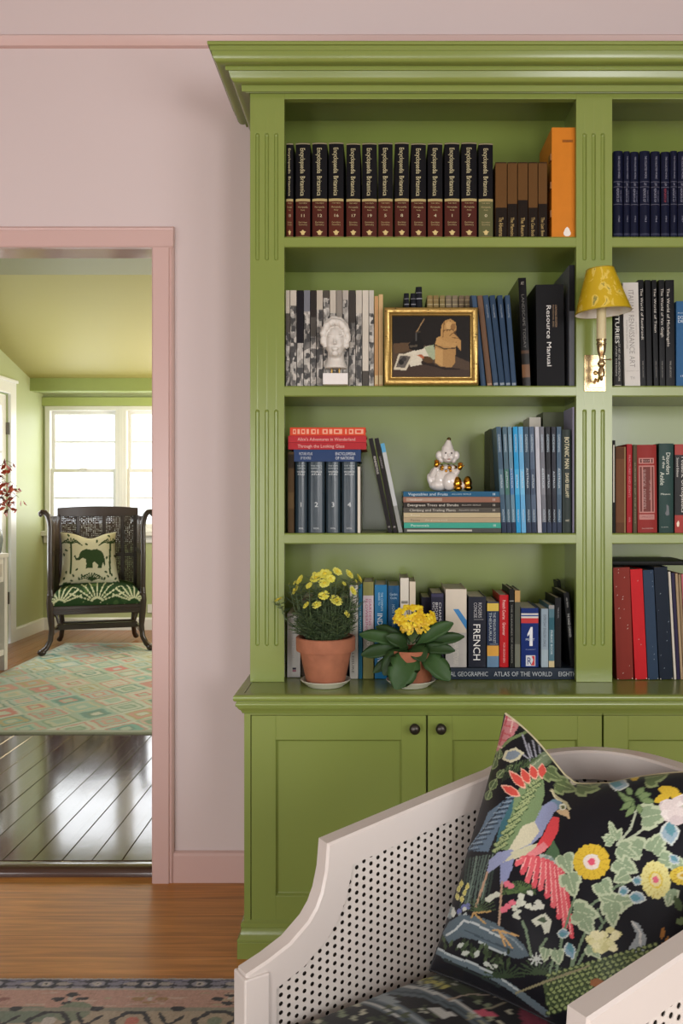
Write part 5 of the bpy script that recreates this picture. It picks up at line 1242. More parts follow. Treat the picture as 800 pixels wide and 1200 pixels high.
m = MB(); m.prism([(-.356, .305), (.356, .305), (.356, .372), (-.356, .372)], -.022, .016, 'y', WOOD); m.prism([(-.34, .33), (.34, .33), (.34, .347), (-.34, .347)], -.027, -.02, 'y', WOOD); m.build('seat_rail', t, bevel=.003)
m = MB()
m.hexa([(-.30, dB-.02, .13), (.30, dB-.02, .13), (.30, dB+.012, .13), (-.30, dB+.012, .13)], [(-.30, dB-.02, .175), (.30, dB-.02, .175), (.30, dB+.012, .175), (-.30, dB+.012, .175)], WOOD)
for sx in (-1, 1): m.hexa([(sx*.318, .0, .15), (sx*.342, .0, .15), (sx*.30, dB, .13), (sx*.276, dB, .13)], [(sx*.318, .0, .19), (sx*.342, .0, .19), (sx*.30, dB, .17), (sx*.276, dB, .17)], WOOD)
m.hexa([(-.31, .24, .15), (.31, .24, .15), (.31, .27, .15), (-.31, .27, .15)], [(-.31, .24, .195), (.31, .24, .195), (.31, .27, .195), (-.31, .27, .195)], WOOD)
m.build('stretcher', t, bevel=.003)
# back: crest rail, cross rail, uprights and caned panels
m = MB(); n = 13; pts = []
for k in range(n):
    u = -1+2*k/(n-1); x = u*.325; up = .014*(1-u*u); 
    for y, z in ((dB-.012, 1.055), (dB+.022, 1.055), (dB+.022, 1.125+up), (dB-.012, 1.13+up)): pts.append((x, y, z))
m.grid(pts, 4, n, WOOD, True); m.build('crest_rail', t, bevel=.004)
m = MB()
for u in (-.305, -.16, .045, .20, .305): m.box(u-.014, u+.014, dB-.010, dB+.016, .40, 1.06, WOOD)
m.box(-.31, .31, dB-.008, dB+.014, .71, .745, WOOD); m.box(-.31, .31, dB-.008, dB+.014, .40, .45, WOOD)
bf = m.build('back_frame', t, bevel=.003)
m = MB(); m.box(-.30, .30, dB+.001, dB+.005, .44, 1.06, CANE_D); m.build('cane_panel', bf)
# seat cushion
cv = Canvas(0, 0, 200, 120, 2, '#2f4a2c'); CR = '#cfd0ae'; SG = '#8f9c6a'
for k in range(16): cv.ell(random.uniform(0, 200), random.uniform(0, 120), random.uniform(4, 12), random.uniform(3, 7), random.choice(['#48623c', '#3b5634', '#56703f']), random.uniform(0, 3))
for cx_ in (42, 158):
    for (r, c) in ((30, CR), (25, '#3b5634'), (22, SG), (15, '#2f4a2c')): cv.ell(cx_, 22, r, r*.55, c)
for cx_, rr_ in ((100, 46), (18, 34), (182, 34)):
    for k in range(9):
        a = PI*(.12+.76*k/8); L_ = rr_
        for q_ in range(7):
            r0 = 10+q_*L_/7; cv.ell(cx_+r0*math.cos(a)*1.25, 112-r0*math.sin(a), 3.4, 1.9, CR, -a)
cv.poly([(100, 36), (110, 52), (100, 66), (90, 52)], CR); cv.poly([(100, 44), (105, 52), (100, 59), (95, 52)], SG)
for k in range(60): cv.ell(random.uniform(0, 200), random.uniform(0, 120), 1.3, 1.3, random.choice([CR, SG]))
nu, nv = 130, 96; pts = []; cl = []
for j in range(nv):
    for i in range(nu):
        u = -1+2*i/(nu-1); v = j/(nv-1)         # v: bottom front edge, over the front, back across the top
        hw_ = .335-.03*max(0, (v-.3)/.7)
        if v < .32: a = v/.32; y = -.012-.018*math.sin(a*PI); z = .372+.115*a; z += .028*(1-abs(u)**3)*a
        else: a = (v-.32)/.68; y = -.012+a*(dB-.02); z = .487+.028*(1-abs(u)**3)+.030*math.sin(a*PI)*(1-u**4)
        fall = max(0, abs(u)-.86)/.14
        z -= .05*fall**2*(1 if v > .2 else .2)
        pts.append((u*hw_, y, z)); cl.append(cv.sample(100+u*98, 118-v*(112)))
m = MB(); m.grid(pts, nu, nv, vmat('palm_print', .8, .3, 300))
m.add([(-.335, -.01, .372), (.335, -.01, .372), (.305, dB-.03, .372), (-.305, dB-.03, .372)], [(0, 1, 2, 3)], mat('#2f4a2c', .8)); cl += [hx('#2f4a2c')]*4
m.build('seat_cushion', t, smooth=180, col=np.array(cl))

# ---- soft square pillow shape used for both pillows
def pillow_grid(N_, corner, half_edge, thick):
    """Front and back sheets in unit coordinates; corner(u,v) gives the 3-D mid-surface, n its normal."""
    us = [math.sin(PI/2*(-1+2*k/(N_-1)))*.5+.5*(-1+2*k/(N_-1)) for k in range(N_)]
    return us
PGR, PCR = '#34482b', '#cdc8ae'
cv = Canvas(70, 620, 142, 688, 8, PCR)
Z2 = lambda q_: (40+q_[0]/5.714, 580+q_[1]/5.714)
ZZ = lambda *q_: [Z2(a) for a in q_]
cv.poly(ZZ((305, 392), (320, 372), (350, 362), (385, 368), (420, 362), (450, 375), (465, 400), (474, 435), (478, 465), (470, 478), (462, 450), (455, 470), (452, 490), (425, 490), (428, 470), (415, 455), (400, 446), (390, 460), (394, 488), (345, 492), (350, 460), (345, 430), (325, 420), (305, 436), (280, 436), (266, 410), (275, 402), (284, 422), (298, 420)), PGR)
for cx_, sg in ((245, 1), (510, -1)):
    cv.line(ZZ((cx_, 330), (cx_+4*sg, 430), (cx_-2, 525)), 2.2, PGR)
    for k in range(7):
        a = -PI*(.02+.96*k/6); cv.line(ZZ((cx_, 325), (cx_+40*math.cos(a), 318+28*math.sin(a)), (cx_+76*math.cos(a), 338+30*math.sin(a)*.7)), 1.15, PGR)
for k in range(9):
    a = -PI*(.04+.92*k/8); cv.line(ZZ((385, 575), (385+45*math.cos(a), 560+38*math.sin(a)), (385+80*math.cos(a), 570+42*math.sin(a)*.9)), 1.25, PGR)
for q_ in ((215, 520), (262, 540), (285, 500), (300, 560), (480, 515), (495, 545), (520, 535), (470, 560), (485, 420), (200, 400), (215, 370), (540, 410), (230, 270), (350, 330), (420, 310), (500, 275), (545, 560), (200, 560), (250, 575), (530, 590), (320, 540)): cv.ell(*Z2(q_), 1.9, 1.1, PGR, random.uniform(0, 3))
cv.poly(ZZ((150, 640), (200, 585), (270, 592), (330, 600), (280, 620)), PGR); cv.poly(ZZ((500, 600), (560, 575), (580, 600)), PGR)
Yk0, Yk1 = 7.02, 7.22
t = thing('elephant_pillow', 'cream pillow printed with a green elephant and palms on the dark wing chair', 'pillow', (PX(104, 7.15), 7.15, PZ(655, 7.15)))
org = t.location.copy()
N_ = 92; pts = []; cl = []
BLc, BRc, TLc, TRc = (69, 686, 6.93), (141, 686, 7.08), (70.5, 623.5, 7.12), (136, 623.5, 7.27)
def W3(c): return Vector((PX(c[0], c[2]), c[2], PZ(c[1], c[2])))
q4 = [W3(c) for c in (BLc, BRc, TLc, TRc)]
nrm = (q4[1]-q4[0]).cross(q4[2]-q4[0]).normalized()
for side in (1, -1):
    for j in range(N_):
        for i in range(N_):
            u = -1+2*i/(N_-1); v = -1+2*j/(N_-1)
            uu = u*(1-.09*(1-abs(v)**2.2)); vv = v*(1-.07*(1-abs(u)**2.2))
            vv -= .20*max(0, v)**2*math.exp(-((u-.05)/.42)**2)
            p = (q4[0]*(1-uu)*(1-vv)+q4[1]*(1+uu)*(1-vv)+q4[2]*(1-uu)*(1+vv)+q4[3]*(1+uu)*(1+vv))/4
            th = .07*((1-u**4)*(1-v**4))**.6
            p = p+nrm*th*side
            pts.append(p-org); x_, y_ = proj(p); cl.append(cv.sample(x_, y_) if side == 1 else hx(PCR))
m = MB(); VM = vmat('elephant_print', .85, .3, 350)
m.grid(pts[:N_*N_], N_, N_, VM); m.grid(pts[N_*N_:], N_, N_, VM); m.build('cover', t, smooth=180, col=np.array(cl))

# ---- white washed side table and a vase of red leaves
WW = mat('#c4bfb8', .5, bump=.15, bs=60, var=.06); WWD = mat('#a9a198', .5, var=.08)
tx1 = PX(9, 6.27); ty0, ty1 = 5.0, 6.27; tw = .40
t = thing('side_table', 'white washed wooden side table with drawers, cut by the left edge of the doorway view', 'table', (tx1-tw/2, ty0, FZ))
hT = PZ(648, 6.27)-FZ; LY = ty1-ty0; h2 = tw/2
m = MB(); m.box(-h2-.012, h2+.008, -.015, LY+.004, hT-.03, hT, WW); m.build('top', t, bevel=.004)
for xx in (-h2, h2-.05):
    for yy_ in (0, LY-.05):
        m = MB(); m.box(xx, xx+.05, yy_, yy_+.05, 0, hT-.03, WW); m.build('leg', t, bevel=.003)
m = MB(); m.box(-h2+.05, h2-.008, .05, LY-.05, hT-.2, hT-.03, WW); m.box(-h2+.05, h2-.05, .008, .05, hT-.2, hT-.03, WW); m.box(-h2+.05, h2-.05, LY-.05, LY-.008, hT-.2, hT-.03, WW); m.build('apron', t)
for k in range(2):
    y0_ = .07+k*(LY-.1)/2; y1_ = y0_+(LY-.18)/2
    m = MB(); m.box(h2-.008, h2+.002, y0_, y1_, hT-.185, hT-.045, WW); m.box(h2, h2+.005, y0_+.03, y1_-.03, hT-.16, hT-.07, WWD); d = m.build('drawer', t, bevel=.002)
    m = MB(); m.ell((h2+.016, (y0_+y1_)/2, hT-.115), (.014, .014, .014), mat('#6a6258', .4, .6), 12, 8); m.build('knob', d, smooth=180)
m = MB(); m.box(-h2+.02, h2-.006, .02, LY-.02, .11, .15, WW); m.build('lower_shelf', t, bevel=.003)
vx, vy = PX(-14, 6.1), 6.1
t = thing('vase', 'grey glass vase of red leafed branches on the white washed side table', 'vase', (vx, vy, FZ+hT+.0005))
VG = mat('#7d8486', .1, coat=.5, var=.05)
m = MB(); m.lathe([(0, 0), (.07, 0), (.085, .01), (.098, .10), (.085, .19), (.068, .205), (.072, .215), (.064, .213), (.062, .2), (.078, .18), (.088, .1), (.07, .02), (0, .015)], VG, n=32); m.build('body', t, smooth=50)
random.seed(17); TW = mat('#4a342a', .7); RL = [mat('#b8452c', .55, var=.15), mat('#c9583a', .55, var=.15), mat('#8f3020', .55, var=.15), mat('#5a3028', .6)]
ends = [(14, 543), (8, 566), (20, 570), (6, 590), (15, 600), (3, 552), (12, 582), (22, 583), (-10, 540), (-20, 560), (-30, 545), (-18, 590)]
for k, (ex, ey) in enumerate(ends):
    Yt = 6.1+random.uniform(-.12, .12)
    E_ = Vector((PX(ex, Yt)-vx, Yt-vy, PZ(ey, Yt)-FZ-hT)); mid = Vector((E_[0]*.45, E_[1]*.5, max(.3, E_[2]*.8)+.1))
    m = MB(); path = [Vector((0, 0, .05)), Vector((E_[0]*.1, E_[1]*.1, .22)), mid, mid.lerp(E_, .6)+Vector((0, 0, .03)), E_]
    m.tube(path, [.004, .0035, .003, .002, .0012], TW, 6)
    br_ = m.build('branch', t)
    m = MB()
    for q_ in range(13):
        u = random.uniform(.15, 1.0); p = mid.lerp(E_, u)+Vector((random.uniform(-.03, .03), random.uniform(-.03, .03), random.uniform(-.04, .02)))
        d = Vector((random.uniform(-1, 1), random.uniform(-1, 1), random.uniform(-1.2, .3))).normalized(); L_ = random.uniform(.035, .065); s_ = d.cross(Vector((random.random(), random.random(), random.random()))).normalized()*L_*.26; n2 = d.cross(s_)*.25
        m.add([p, p+d*L_*.45+s_+n2, p+d*L_*.45-s_+n2, p+d*L_, p+d*L_*.5], [(0, 4, 1), (0, 2, 4), (1, 4, 3), (4, 2, 3)], RL[(q_+k) % 4 if q_ % 3 else 0])
    m.build('leaves', br_)
# ================================================================ THE NEAR ROOM: RUG, ARMCHAIR, PILLOW
# ---- patterned rug
def axis(segs):
    out = []
    for a, b_, st in segs:
        n_ = max(1, int(round((b_-a)/st))); out += [a+(b_-a)*k/n_ for k in range(n_)]
    return out+[segs[-1][1]]
xs = axis([(-2.4, -1.25, .03), (-1.25, -.2, .004), (-.2, 1.5, .04)]); RYE = 2.292
ys_ = axis([(.1, 1.8, .04), (1.8, RYE-.5*0, .004)])
cv = Canvas(-2.5, 0, 1.6, 2.4, 300, '#b39a88')      # metres
NV, CRM, PKR, GRN, BLK = '#1f2230', '#b9b2aa', '#b58f80', '#76806a', '#211f22'
rnd = random.Random(2)
q4 = lambda a, c, col_: cv.poly([(-2.5, RYE-a), (1.6, RYE-a), (1.6, RYE-c), (-2.5, RYE-c)], col_)
q4(.010, 0, '#b4adab'); q4(.052, .010, NV)
x = -2.45; k = 0
while x < 1.6:
    yc = RYE-.030
    cv.ell(x, yc, .020, .013, '#8d8a94'); cv.ell(x, yc, .012, .008, CRM); cv.ell(x, yc, .005, .004, NV)
    for sx in (-1, 1): cv.leaf(x+sx*.022, yc, .05, .018, 0 if sx > 0 else 180, '#7d7a88' if k % 2 else '#9a948f'); cv.line([(x+sx*.03, yc+.017), (x+sx*.075, yc+.008)], .006, '#77758a'); cv.line([(x+sx*.03, yc-.017), (x+sx*.06, yc-.014)], .006, '#8a8898')
    x += .132; k += 1
q4(.060, .052, '#a9a096'); q4(.135, .060, PKR)
x = -2.38; k = 0
while x < 1.6:
    c = [BLK, '#9a7a50', BLK, '#8a5a50'][k % 4]; yc = RYE-.098
    for dx_, dy_ in ((0, .018), (0, -.018), (.03, 0), (-.03, 0)): cv.poly([(x+dx_-.02, yc+dy_), (x+dx_, yc+dy_+.011), (x+dx_+.02, yc+dy_), (x+dx_, yc+dy_-.011)], c)
    cv.ell(x, yc, .008, .007, CRM); x += .2; k += 1
for k in range(260): cv.ell(rnd.uniform(-2.4, 1.5), rnd.uniform(RYE-.135, RYE-.06), rnd.uniform(.008, .03), .003, rnd.choice(['#c4a898', '#a88474', '#b9a090', '#a99a80']))
cv.poly([(-2.5, 0), (1.6, 0), (1.6, RYE-.135), (-2.5, RYE-.135)], '#a3947f')
for k in range(150): cv.ell(rnd.uniform(-2.4, 1.5), rnd.uniform(.1, RYE-.15), rnd.uniform(.04, .12), rnd.uniform(.015, .04), rnd.choice([GRN, '#8a8f78', '#b3a492', '#6d7a68']))
cv.line([(-2.5, RYE-.143), (1.6, RYE-.143)], .012, '#8a8676')
for row in range(18):
    x = -2.4+.11*(row % 2)
    while x < 1.6:
        yc = RYE-.19-.11*row; j_ = rnd.uniform(-.02, .02); s = rnd.uniform(.8, 1.2)
        cv.line([(x-.05*s, yc), (x-.02, yc+.035*s), (x+.02, yc+.035*s), (x+.05*s, yc+j_), (x+.02, yc-.035*s), (x-.02, yc-.035*s), (x-.05*s, yc)], .012, BLK)
        cv.ell(x, yc, .018, .016, rnd.choice(['#b56a5a', CRM, GRN])); cv.line([(x+.06, yc+.03), (x+.09, yc-.02), (x+.12, yc+.02)], .010, BLK); cv.ell(x+.1, yc+.05, .016, .01, BLK)
        x += .2
X_, Y_ = np.meshgrid(xs, ys_); m = MB(); nz_ = np.random.RandomState(1)
Zr = .009+.0016*nz_.rand(*X_.shape); Zr[-1, :] = .001; Zr[:, 0] = .001; Zr[:, -1] = .001; Zr[0, :] = .001
Yj = Y_.copy(); Yj[-1, :] += .006*nz_.rand(len(xs))
col = cv.sample(X_.ravel(), Y_.ravel())*(.9+.2*nz_.rand(X_.size)[:, None])
m.grid(list(zip(X_.ravel().tolist(), Yj.ravel().tolist(), Zr.ravel().tolist())), len(xs), len(ys_), vmat('pile_weave', .95, .5, 260, .3))
o = m.build('patterned_rug', smooth=180, col=col); tag(o, 'worn rug with a navy border on the honey boards in front of the bookcase', 'rug')

# ---- white armchair with caned sides
CO = Vector((-.104, 1.55, 0)); AN = Vector((.5478, -.8366, 0)); AB = Vector((.8366, .5478, 0))
t = thing('cane_armchair', 'white armchair with caned sides and back, upholstered in dark bird-print fabric', 'armchair', (*(CO+AN*.3+AB*.2)[:2], 0), (0, 0, 0))
corg = t.location.copy()
def CH(x, y, z): return CO+AN*x+AB*y+Vector((0, 0, z))-corg
WID, YF0, YST, YBK = .612, -.155, .33, .56
path = [(0.0, YF0), (0.0, YST)]
for k in range(1, 41):
    a = PI/2*k/40; path.append((WID/2*(1-math.cos(a)**(2/2.6)), YST+(YBK-YST)*math.sin(a)**(2/2.6)))
path += [(WID-x, y) for x, y in path[-2::-1]]
pa = np.array(path); sg = np.r_[0, np.cumsum(np.hypot(*np.diff(pa, axis=0).T))]; SL = float(sg[-1])
def pth(s):
    s = min(max(s, 0), SL)
    f_ = lambda q_: np.array([np.interp(q_, sg, pa[:, 0]), np.interp(q_, sg, pa[:, 1])])
    p = f_(s); d = f_(min(s+.012, SL))-f_(max(s-.012, 0)); d /= np.hypot(*d)
    return p, np.array([d[1], -d[0]])          # inward normal points towards the seat
def C3(s, z, off):
    p, n_ = pth(s); return CH(p[0]+n_[0]*off, p[1]+n_[1]*off, z)
# height of the top rail
sC = -YF0
cr = [(600, 893.5), (640, 887.5), (669, 884.3), (706, 883.6), (744, 887.4), (775, 894), (800, 900)]
def top_z(s):
    s = min(s, SL-s)
    if s <= sC: return .661
    sA = .374-YF0
    if s < sA: return .661+(.717-.661)*(s-sC)/(sA-sC)
    u = (s-sA)/(SL/2-sA)
    return .717+.066*math.sin(PI/2*min(1, u*1.05))**.9
ZR = .285
sweep = [(281, 1137.5), (306, 1121), (331.6, 1101), (353, 1076), (362, 1060), (368, 1043), (373, 1018), (375.5, 985)]
def px_to_arm(x, y):
    k_ = (x-CX)/F; yy_ = (k_*CO[1]-CO[0])/(AB[0]-k_*AB[1]); P = CO+AB*yy_
    return yy_-YF0, PZ(y, P[1])
sw = [px_to_arm(*q_) for q_ in sweep]
s_off = sw[0][0]; sw = [(max(0, s-s_off)*(sC/(sw[-1][0]-s_off)), z) for s, z in sw]
sw[-1] = (sC, .661)
BW = .056
outer = [(0.0, ZR)]+[(0.0, ZR+(sw[0][1]-ZR)*k/4) for k in range(1, 4)]+sw
s = sC
nmid = 70
outer += [(sC+(SL-2*sC)*k/nmid, top_z(sC+(SL-2*sC)*k/nmid)) for k in range(1, nmid)]
outer += [(SL-a, z) for a, z in sw[::-1]]+[(SL, ZR+(sw[0][1]-ZR)*k/4) for k in (3, 2, 1)]+[(SL, ZR)]
nbot = len(outer); outer += [(SL-(SL)*k/90, ZR) for k in range(1, 90)]
# offset inward
O_ = np.array(outer); nO = len(O_)
def inset(w_):
    out = []
    for i in range(nO):
        a, b_, c = O_[i-1], O_[i], O_[(i+1) % nO]
        d1 = (b_-a)/max(np.hypot(*(b_-a)), 1e-9); d2 = (c-b_)/max(np.hypot(*(c-b_)), 1e-9)
        n1 = np.array([d1[1], -d1[0]]); n2 = np.array([d2[1], -d2[0]]); q_ = n1+n2; q_ /= max(np.hypot(*q_), 1e-9)
        out.append(b_+q_*w_/max(.45, q_ @ n1))
    return np.array(out)
I_ = inset(BW)
# keep the inset loop from crossing itself at the hollow sweep
for i in range(len(I_)):
    d_ = np.min(np.hypot(O_[:, 0]-I_[i, 0], O_[:, 1]-I_[i, 1]))
    if d_ < BW*.80:
        best = I_[i]; 
        for g in range(1, 40):
            q_ = I_[i]+np.array([(.003*g) if I_[i, 0] < SL/2 else -.003*g, -.0005*g])
            if np.min(np.hypot(O_[:, 0]-q_[0], O_[:, 1]-q_[1])) >= BW*.85: best = q_; break
        I_[i] = best
CREAM = mat('#d0c7c1', .36, bump=.05, bs=60, var=.015, vs=4)
m = MB(); HT = .019; ch = .004
def ring(P, off): return [C3(s_, z_, off) for s_, z_ in P]
Oc = inset(ch); 
loops = [ring(Oc, HT), ring(O_, HT-ch), ring(O_, -HT+ch), ring(Oc, -HT), ring(I_, -HT+.003), ring(I_, HT-.003)]
pts = [p for l_ in loops for p in l_]
m.grid(pts+loops[0], nO, 7, CREAM, True)
m.build('frame', t, smooth=32)
# raised bead round the cane opening
# caning: two layers of woven strands with round openings
def cane(off):
    m = MB(); cell = .0152; ro = .0042
    CM = mat('#d2cac3', .5, bump=.25, bs=420, var=.05, vs=60)
    ncol = int(SL/cell)+1
    from_in = I_
    for i in range(ncol):
        s0 = i*cell; s1 = s0+cell
        for j in range(-1, 40):
            z0 = ZR+.02+j*cell+(cell/2 if i % 2 else 0); z1 = z0+cell
            ok = True
            for (a, c) in ((s0, z0), (s1, z0), (s0, z1), (s1, z1)):
                if not inside(a, c): ok = False; break
            if not ok: continue
            sc_, zc_ = (s0+s1)/2, (z0+z1)/2; q_ = []
            o8 = [(s0, z0), (sc_, z0), (s1, z0), (s1, zc_), (s1, z1), (sc_, z1), (s0, z1), (s0, zc_)]
            for k in range(8):
                a = PI*1.25+PI/4*k; q_.append((sc_+ro*math.cos(a), zc_+ro*math.sin(a)))
            P = [C3(a, c, off) for a, c in o8]+[C3(a, c, off) for a, c in q_]+[C3(a, c, off-.0012) for a, c in q_]
            m.add(P, [(k, (k+1) % 8, 8+(k+1) % 8, 8+k) for k in range(8)]+[(8+k, 8+(k+1) % 8, 16+(k+1) % 8, 16+k) for k in range(8)], CM)
    return m
Om = inset(BW*.45)
def inside(x, y):
    c = False; n_ = len(Om)
    for i in range(n_):
        (ax_, ay_), (bx_, by_) = Om[i-1], Om[i]
        if (ay_ > y) != (by_ > y) and x < (bx_-ax_)*(y-ay_)/(by_-ay_)+ax_: c = not c
    return c
cane(.0085).build('cane_inner', t); cane(-.0085).build('cane_outer', t)
# dark sheet standing in for the shade between the two layers of cane
L0 = inset(BW*.6); m = MB(); li = ring(L0, 0.0)
half = nO//2
idx = [i for i in range(nO)]
ss = sorted(set([round(SL*k/140, 4) for k in range(1, 140)])); cols_ = []
def spanz(s_):
    zz_ = []
    for i in range(nO):
        a, c = L0[i-1], L0[i]
        if (a[0] > s_) != (c[0] > s_): zz_.append(a[1]+(c[1]-a[1])*(s_-a[0])/(c[0]-a[0]))
    return (min(zz_), max(zz_)) if len(zz_) >= 2 else None
rows = [(s_, spanz(s_)) for s_ in ss]; rows = [r_ for r_ in rows if r_[1]]
pts = []
for s_, (za_, zb_) in rows: pts += [C3(s_, za_, 0), C3(s_, zb_, 0)]
m.grid(pts, 2, len(rows), mat('#3a322b', .9)); m.build('shade_sheet', t)
# legs
for x in (0.0, WID):
    m = MB(); w_ = .023
    def P4(z, g): return [CH(x-g, YF0-.002-g+.02, z), CH(x+g, YF0-.002-g+.02, z), CH(x+g, YF0-.002+g+.02, z), CH(x-g, YF0-.002+g+.02, z)]
    zt_ = sw[0][1]-.006
    m.add(P4(.0112, .015)+P4(.26, .023)+P4(zt_, .023), [(3, 2, 1, 0)]+[(4*r_+k, 4*r_+(k+1) % 4, 4*r_+4+(k+1) % 4, 4*r_+4+k) for r_ in (0, 1) for k in range(4)]+[(8, 9, 10, 11)], CREAM)
    m.build('leg', t, bevel=.003)
for s_ in (YST-YF0+.10, SL-(YST-YF0)-.10):
    p, n_ = pth(s_); m = MB(); q_ = lambda z, g, bk: [CH(p[0]+a, p[1]+b_+bk, z) for a, b_ in ((-g, -g), (g, -g), (g, g), (-g, g))]
    m.add(q_(.0112, .014, .05)+q_(.30, .022, 0), [(3, 2, 1, 0), (4, 5, 6, 7)]+[(k, (k+1) % 4, 4+(k+1) % 4, 4+k) for k in range(4)], CREAM); m.build('leg', t, bevel=.003)
m = MB(); fr = [CH(.015, YF0+.004, .225), CH(WID-.015, YF0+.004, .225), CH(WID-.015, YF0+.034, .225), CH(.015, YF0+.034, .225)]
m.hexa(fr, [p+Vector((0, 0, .075)) for p in fr], CREAM); m.build('seat_rail', t, bevel=.003)
# printed seat
cv = Canvas(290, 1100, 720, 1300, 2, '#17181c'); rnd = random.Random(8)
SLT, LSL, WHT, OLV, SAG = '#5c6a72', '#8f9ba0', '#bdc2c0', '#38432f', '#8d9a80'
for k in range(60): cv.leaf(rnd.uniform(290, 720), rnd.uniform(1130, 1300), rnd.uniform(8, 20), rnd.uniform(3, 7), rnd.uniform(0, 180), rnd.choice([OLV, '#2b3528', '#46523c', SLT]))
cv.line([(440, 1142), (480, 1140), (520, 1150), (560, 1168)], 10, OLV); 
for k in range(26): x = rnd.uniform(430, 540); cv.leaf(x, 1134+(x-430)*.16+rnd.uniform(-4, 10), 7, 4, rnd.uniform(0, 180), rnd.choice([SAG, '#a9aea0', LSL, OLV, '#4a5540']))
for (dx_, w_, c) in ((0, 17, SLT), (-4, 4, LSL), (3, 3, '#3d4a52'), (6, 2, WHT)): cv.line([(402, 1163+dx_), (440, 1172+dx_), (470, 1186+dx_), (500, 1206+dx_), (520, 1226+dx_)], w_, c)
for (dx_, w_, c) in ((0, 14, SLT), (-4, 3, WHT), (3, 2.4, '#3d4a52')): cv.line([(455, 1158+dx_), (495, 1162+dx_), (535, 1178+dx_), (560, 1196+dx_), (575, 1215+dx_)], w_, c)
cv.poly([(500, 1182), (515, 1180), (535, 1190), (520, 1194)], WHT); cv.poly([(425, 1158), (450, 1163), (470, 1174), (462, 1176), (440, 1168)], LSL)
for k in range(10): cv.leaf(490+k*3.4, 1146+k*1.1+rnd.uniform(-3, 3), 7, 4, rnd.uniform(-30, 40), '#b4b264')
for k in range(16): cv.leaf(rnd.uniform(455, 500), rnd.uniform(1176, 1200), 9, 4, rnd.uniform(0, 180), rnd.choice([OLV, '#a9aea0', '#4a5540']))
cv.line([(524, 1172), (548, 1165), (572, 1166), (604, 1174)], 1.8, '#a4998a'); cv.line([(545, 1198), (560, 1186), (590, 1175)], 2, '#94907a')
cv.poly([(556, 1184), (568, 1183), (584, 1189), (580, 1192), (562, 1190)], '#c45a70'); cv.poly([(612, 1178), (630, 1182), (642, 1196), (640, 1204), (616, 1204), (608, 1190)], '#7d3448')
for q_ in ((388, 1182), (399, 1184), (401, 1189), (415, 1194), (410, 1169), (418, 1177), (372, 1197), (380, 1204), (362, 1190), (394, 1172), (378, 1174), (425, 1186), (432, 1200), (575, 1194), (585, 1198), (565, 1199), (596, 1186), (552, 1190), (560, 1175), (570, 1178)): cv.ell(q_[0], q_[1], rnd.uniform(3, 5.4), rnd.uniform(2.2, 3.8), rnd.choice(['#9aa08a', '#b9bba6', '#7c8a70']), rnd.uniform(0, 1))
for q_ in ((345, 1190, 12), (332, 1198, 12), (356, 1182, 9), (370, 1176, 9)): cv.leaf(q_[0], q_[1], q_[2]*1.6, q_[2]*.8, rnd.uniform(-40, 0), '#6d7a52', '#96a07a')
cv.line([(396, 1164), (420, 1166), (445, 1162), (470, 1150)], 3, '#6a7470')
N1, N2 = 130, 110; pts = []; cl = []; rn2 = np.random.RandomState(6)
def seat_pt(u, v, top):
    x0 = .024; wx = WID/2-x0
    y0, y1 = YF0-.012, .505
    hw_ = wx*(1 if v < .62 else max(.0, 1-((v-.62)/.38)**3*.35))
    x = WID/2+u*hw_; y = y0+(y1-y0)*v
    rise = (1-abs(u)**3.2)*(1-abs(2*v-1)**3.6)
    e = max(abs(u), abs(2*v-1)); rd = math.sqrt(max(0, 1-max(0, (e-.93)/.07)**2))
    return CH(x, y, (.334+.036*rd+.046*rise) if top else .288)
for j in range(N2):
    for i in range(N1):
        u = -1+2*i/(N1-1); v = j/(N2-1); p = seat_pt(u, v, True); pts.append(p); x_, y_ = proj(p+corg)
        cl.append(cv.sample(x_, y_) if 292 < x_ < 718 and y_ < 1296 else hx('#23282a'))
m = MB(); FAB = vmat('bird_print_seat', .62, .25, 380, .1); m.grid(pts, N1, N2, FAB)
rim = [(-1+2*i/40, 0) for i in range(40)]+[(1, j/40) for j in range(40)]+[(1-2*i/40, 1) for i in range(40)]+[(-1, 1-j/40) for j in range(40)]
a_ = [seat_pt(u, v, True) for u, v in rim]; b_ = [seat_pt(u, v, False) for u, v in rim]
m.grid(b_+a_, len(rim), 2, FAB, True); m.add(b_, [tuple(range(len(rim)-1, -1, -1))], FAB)
cl += [np.array(hx('#1c1f22'))*(.7+.8*rn2.rand()) for _ in range(3*len(rim))]
m.build('seat_cushion', t, smooth=180, col=np.array(cl))

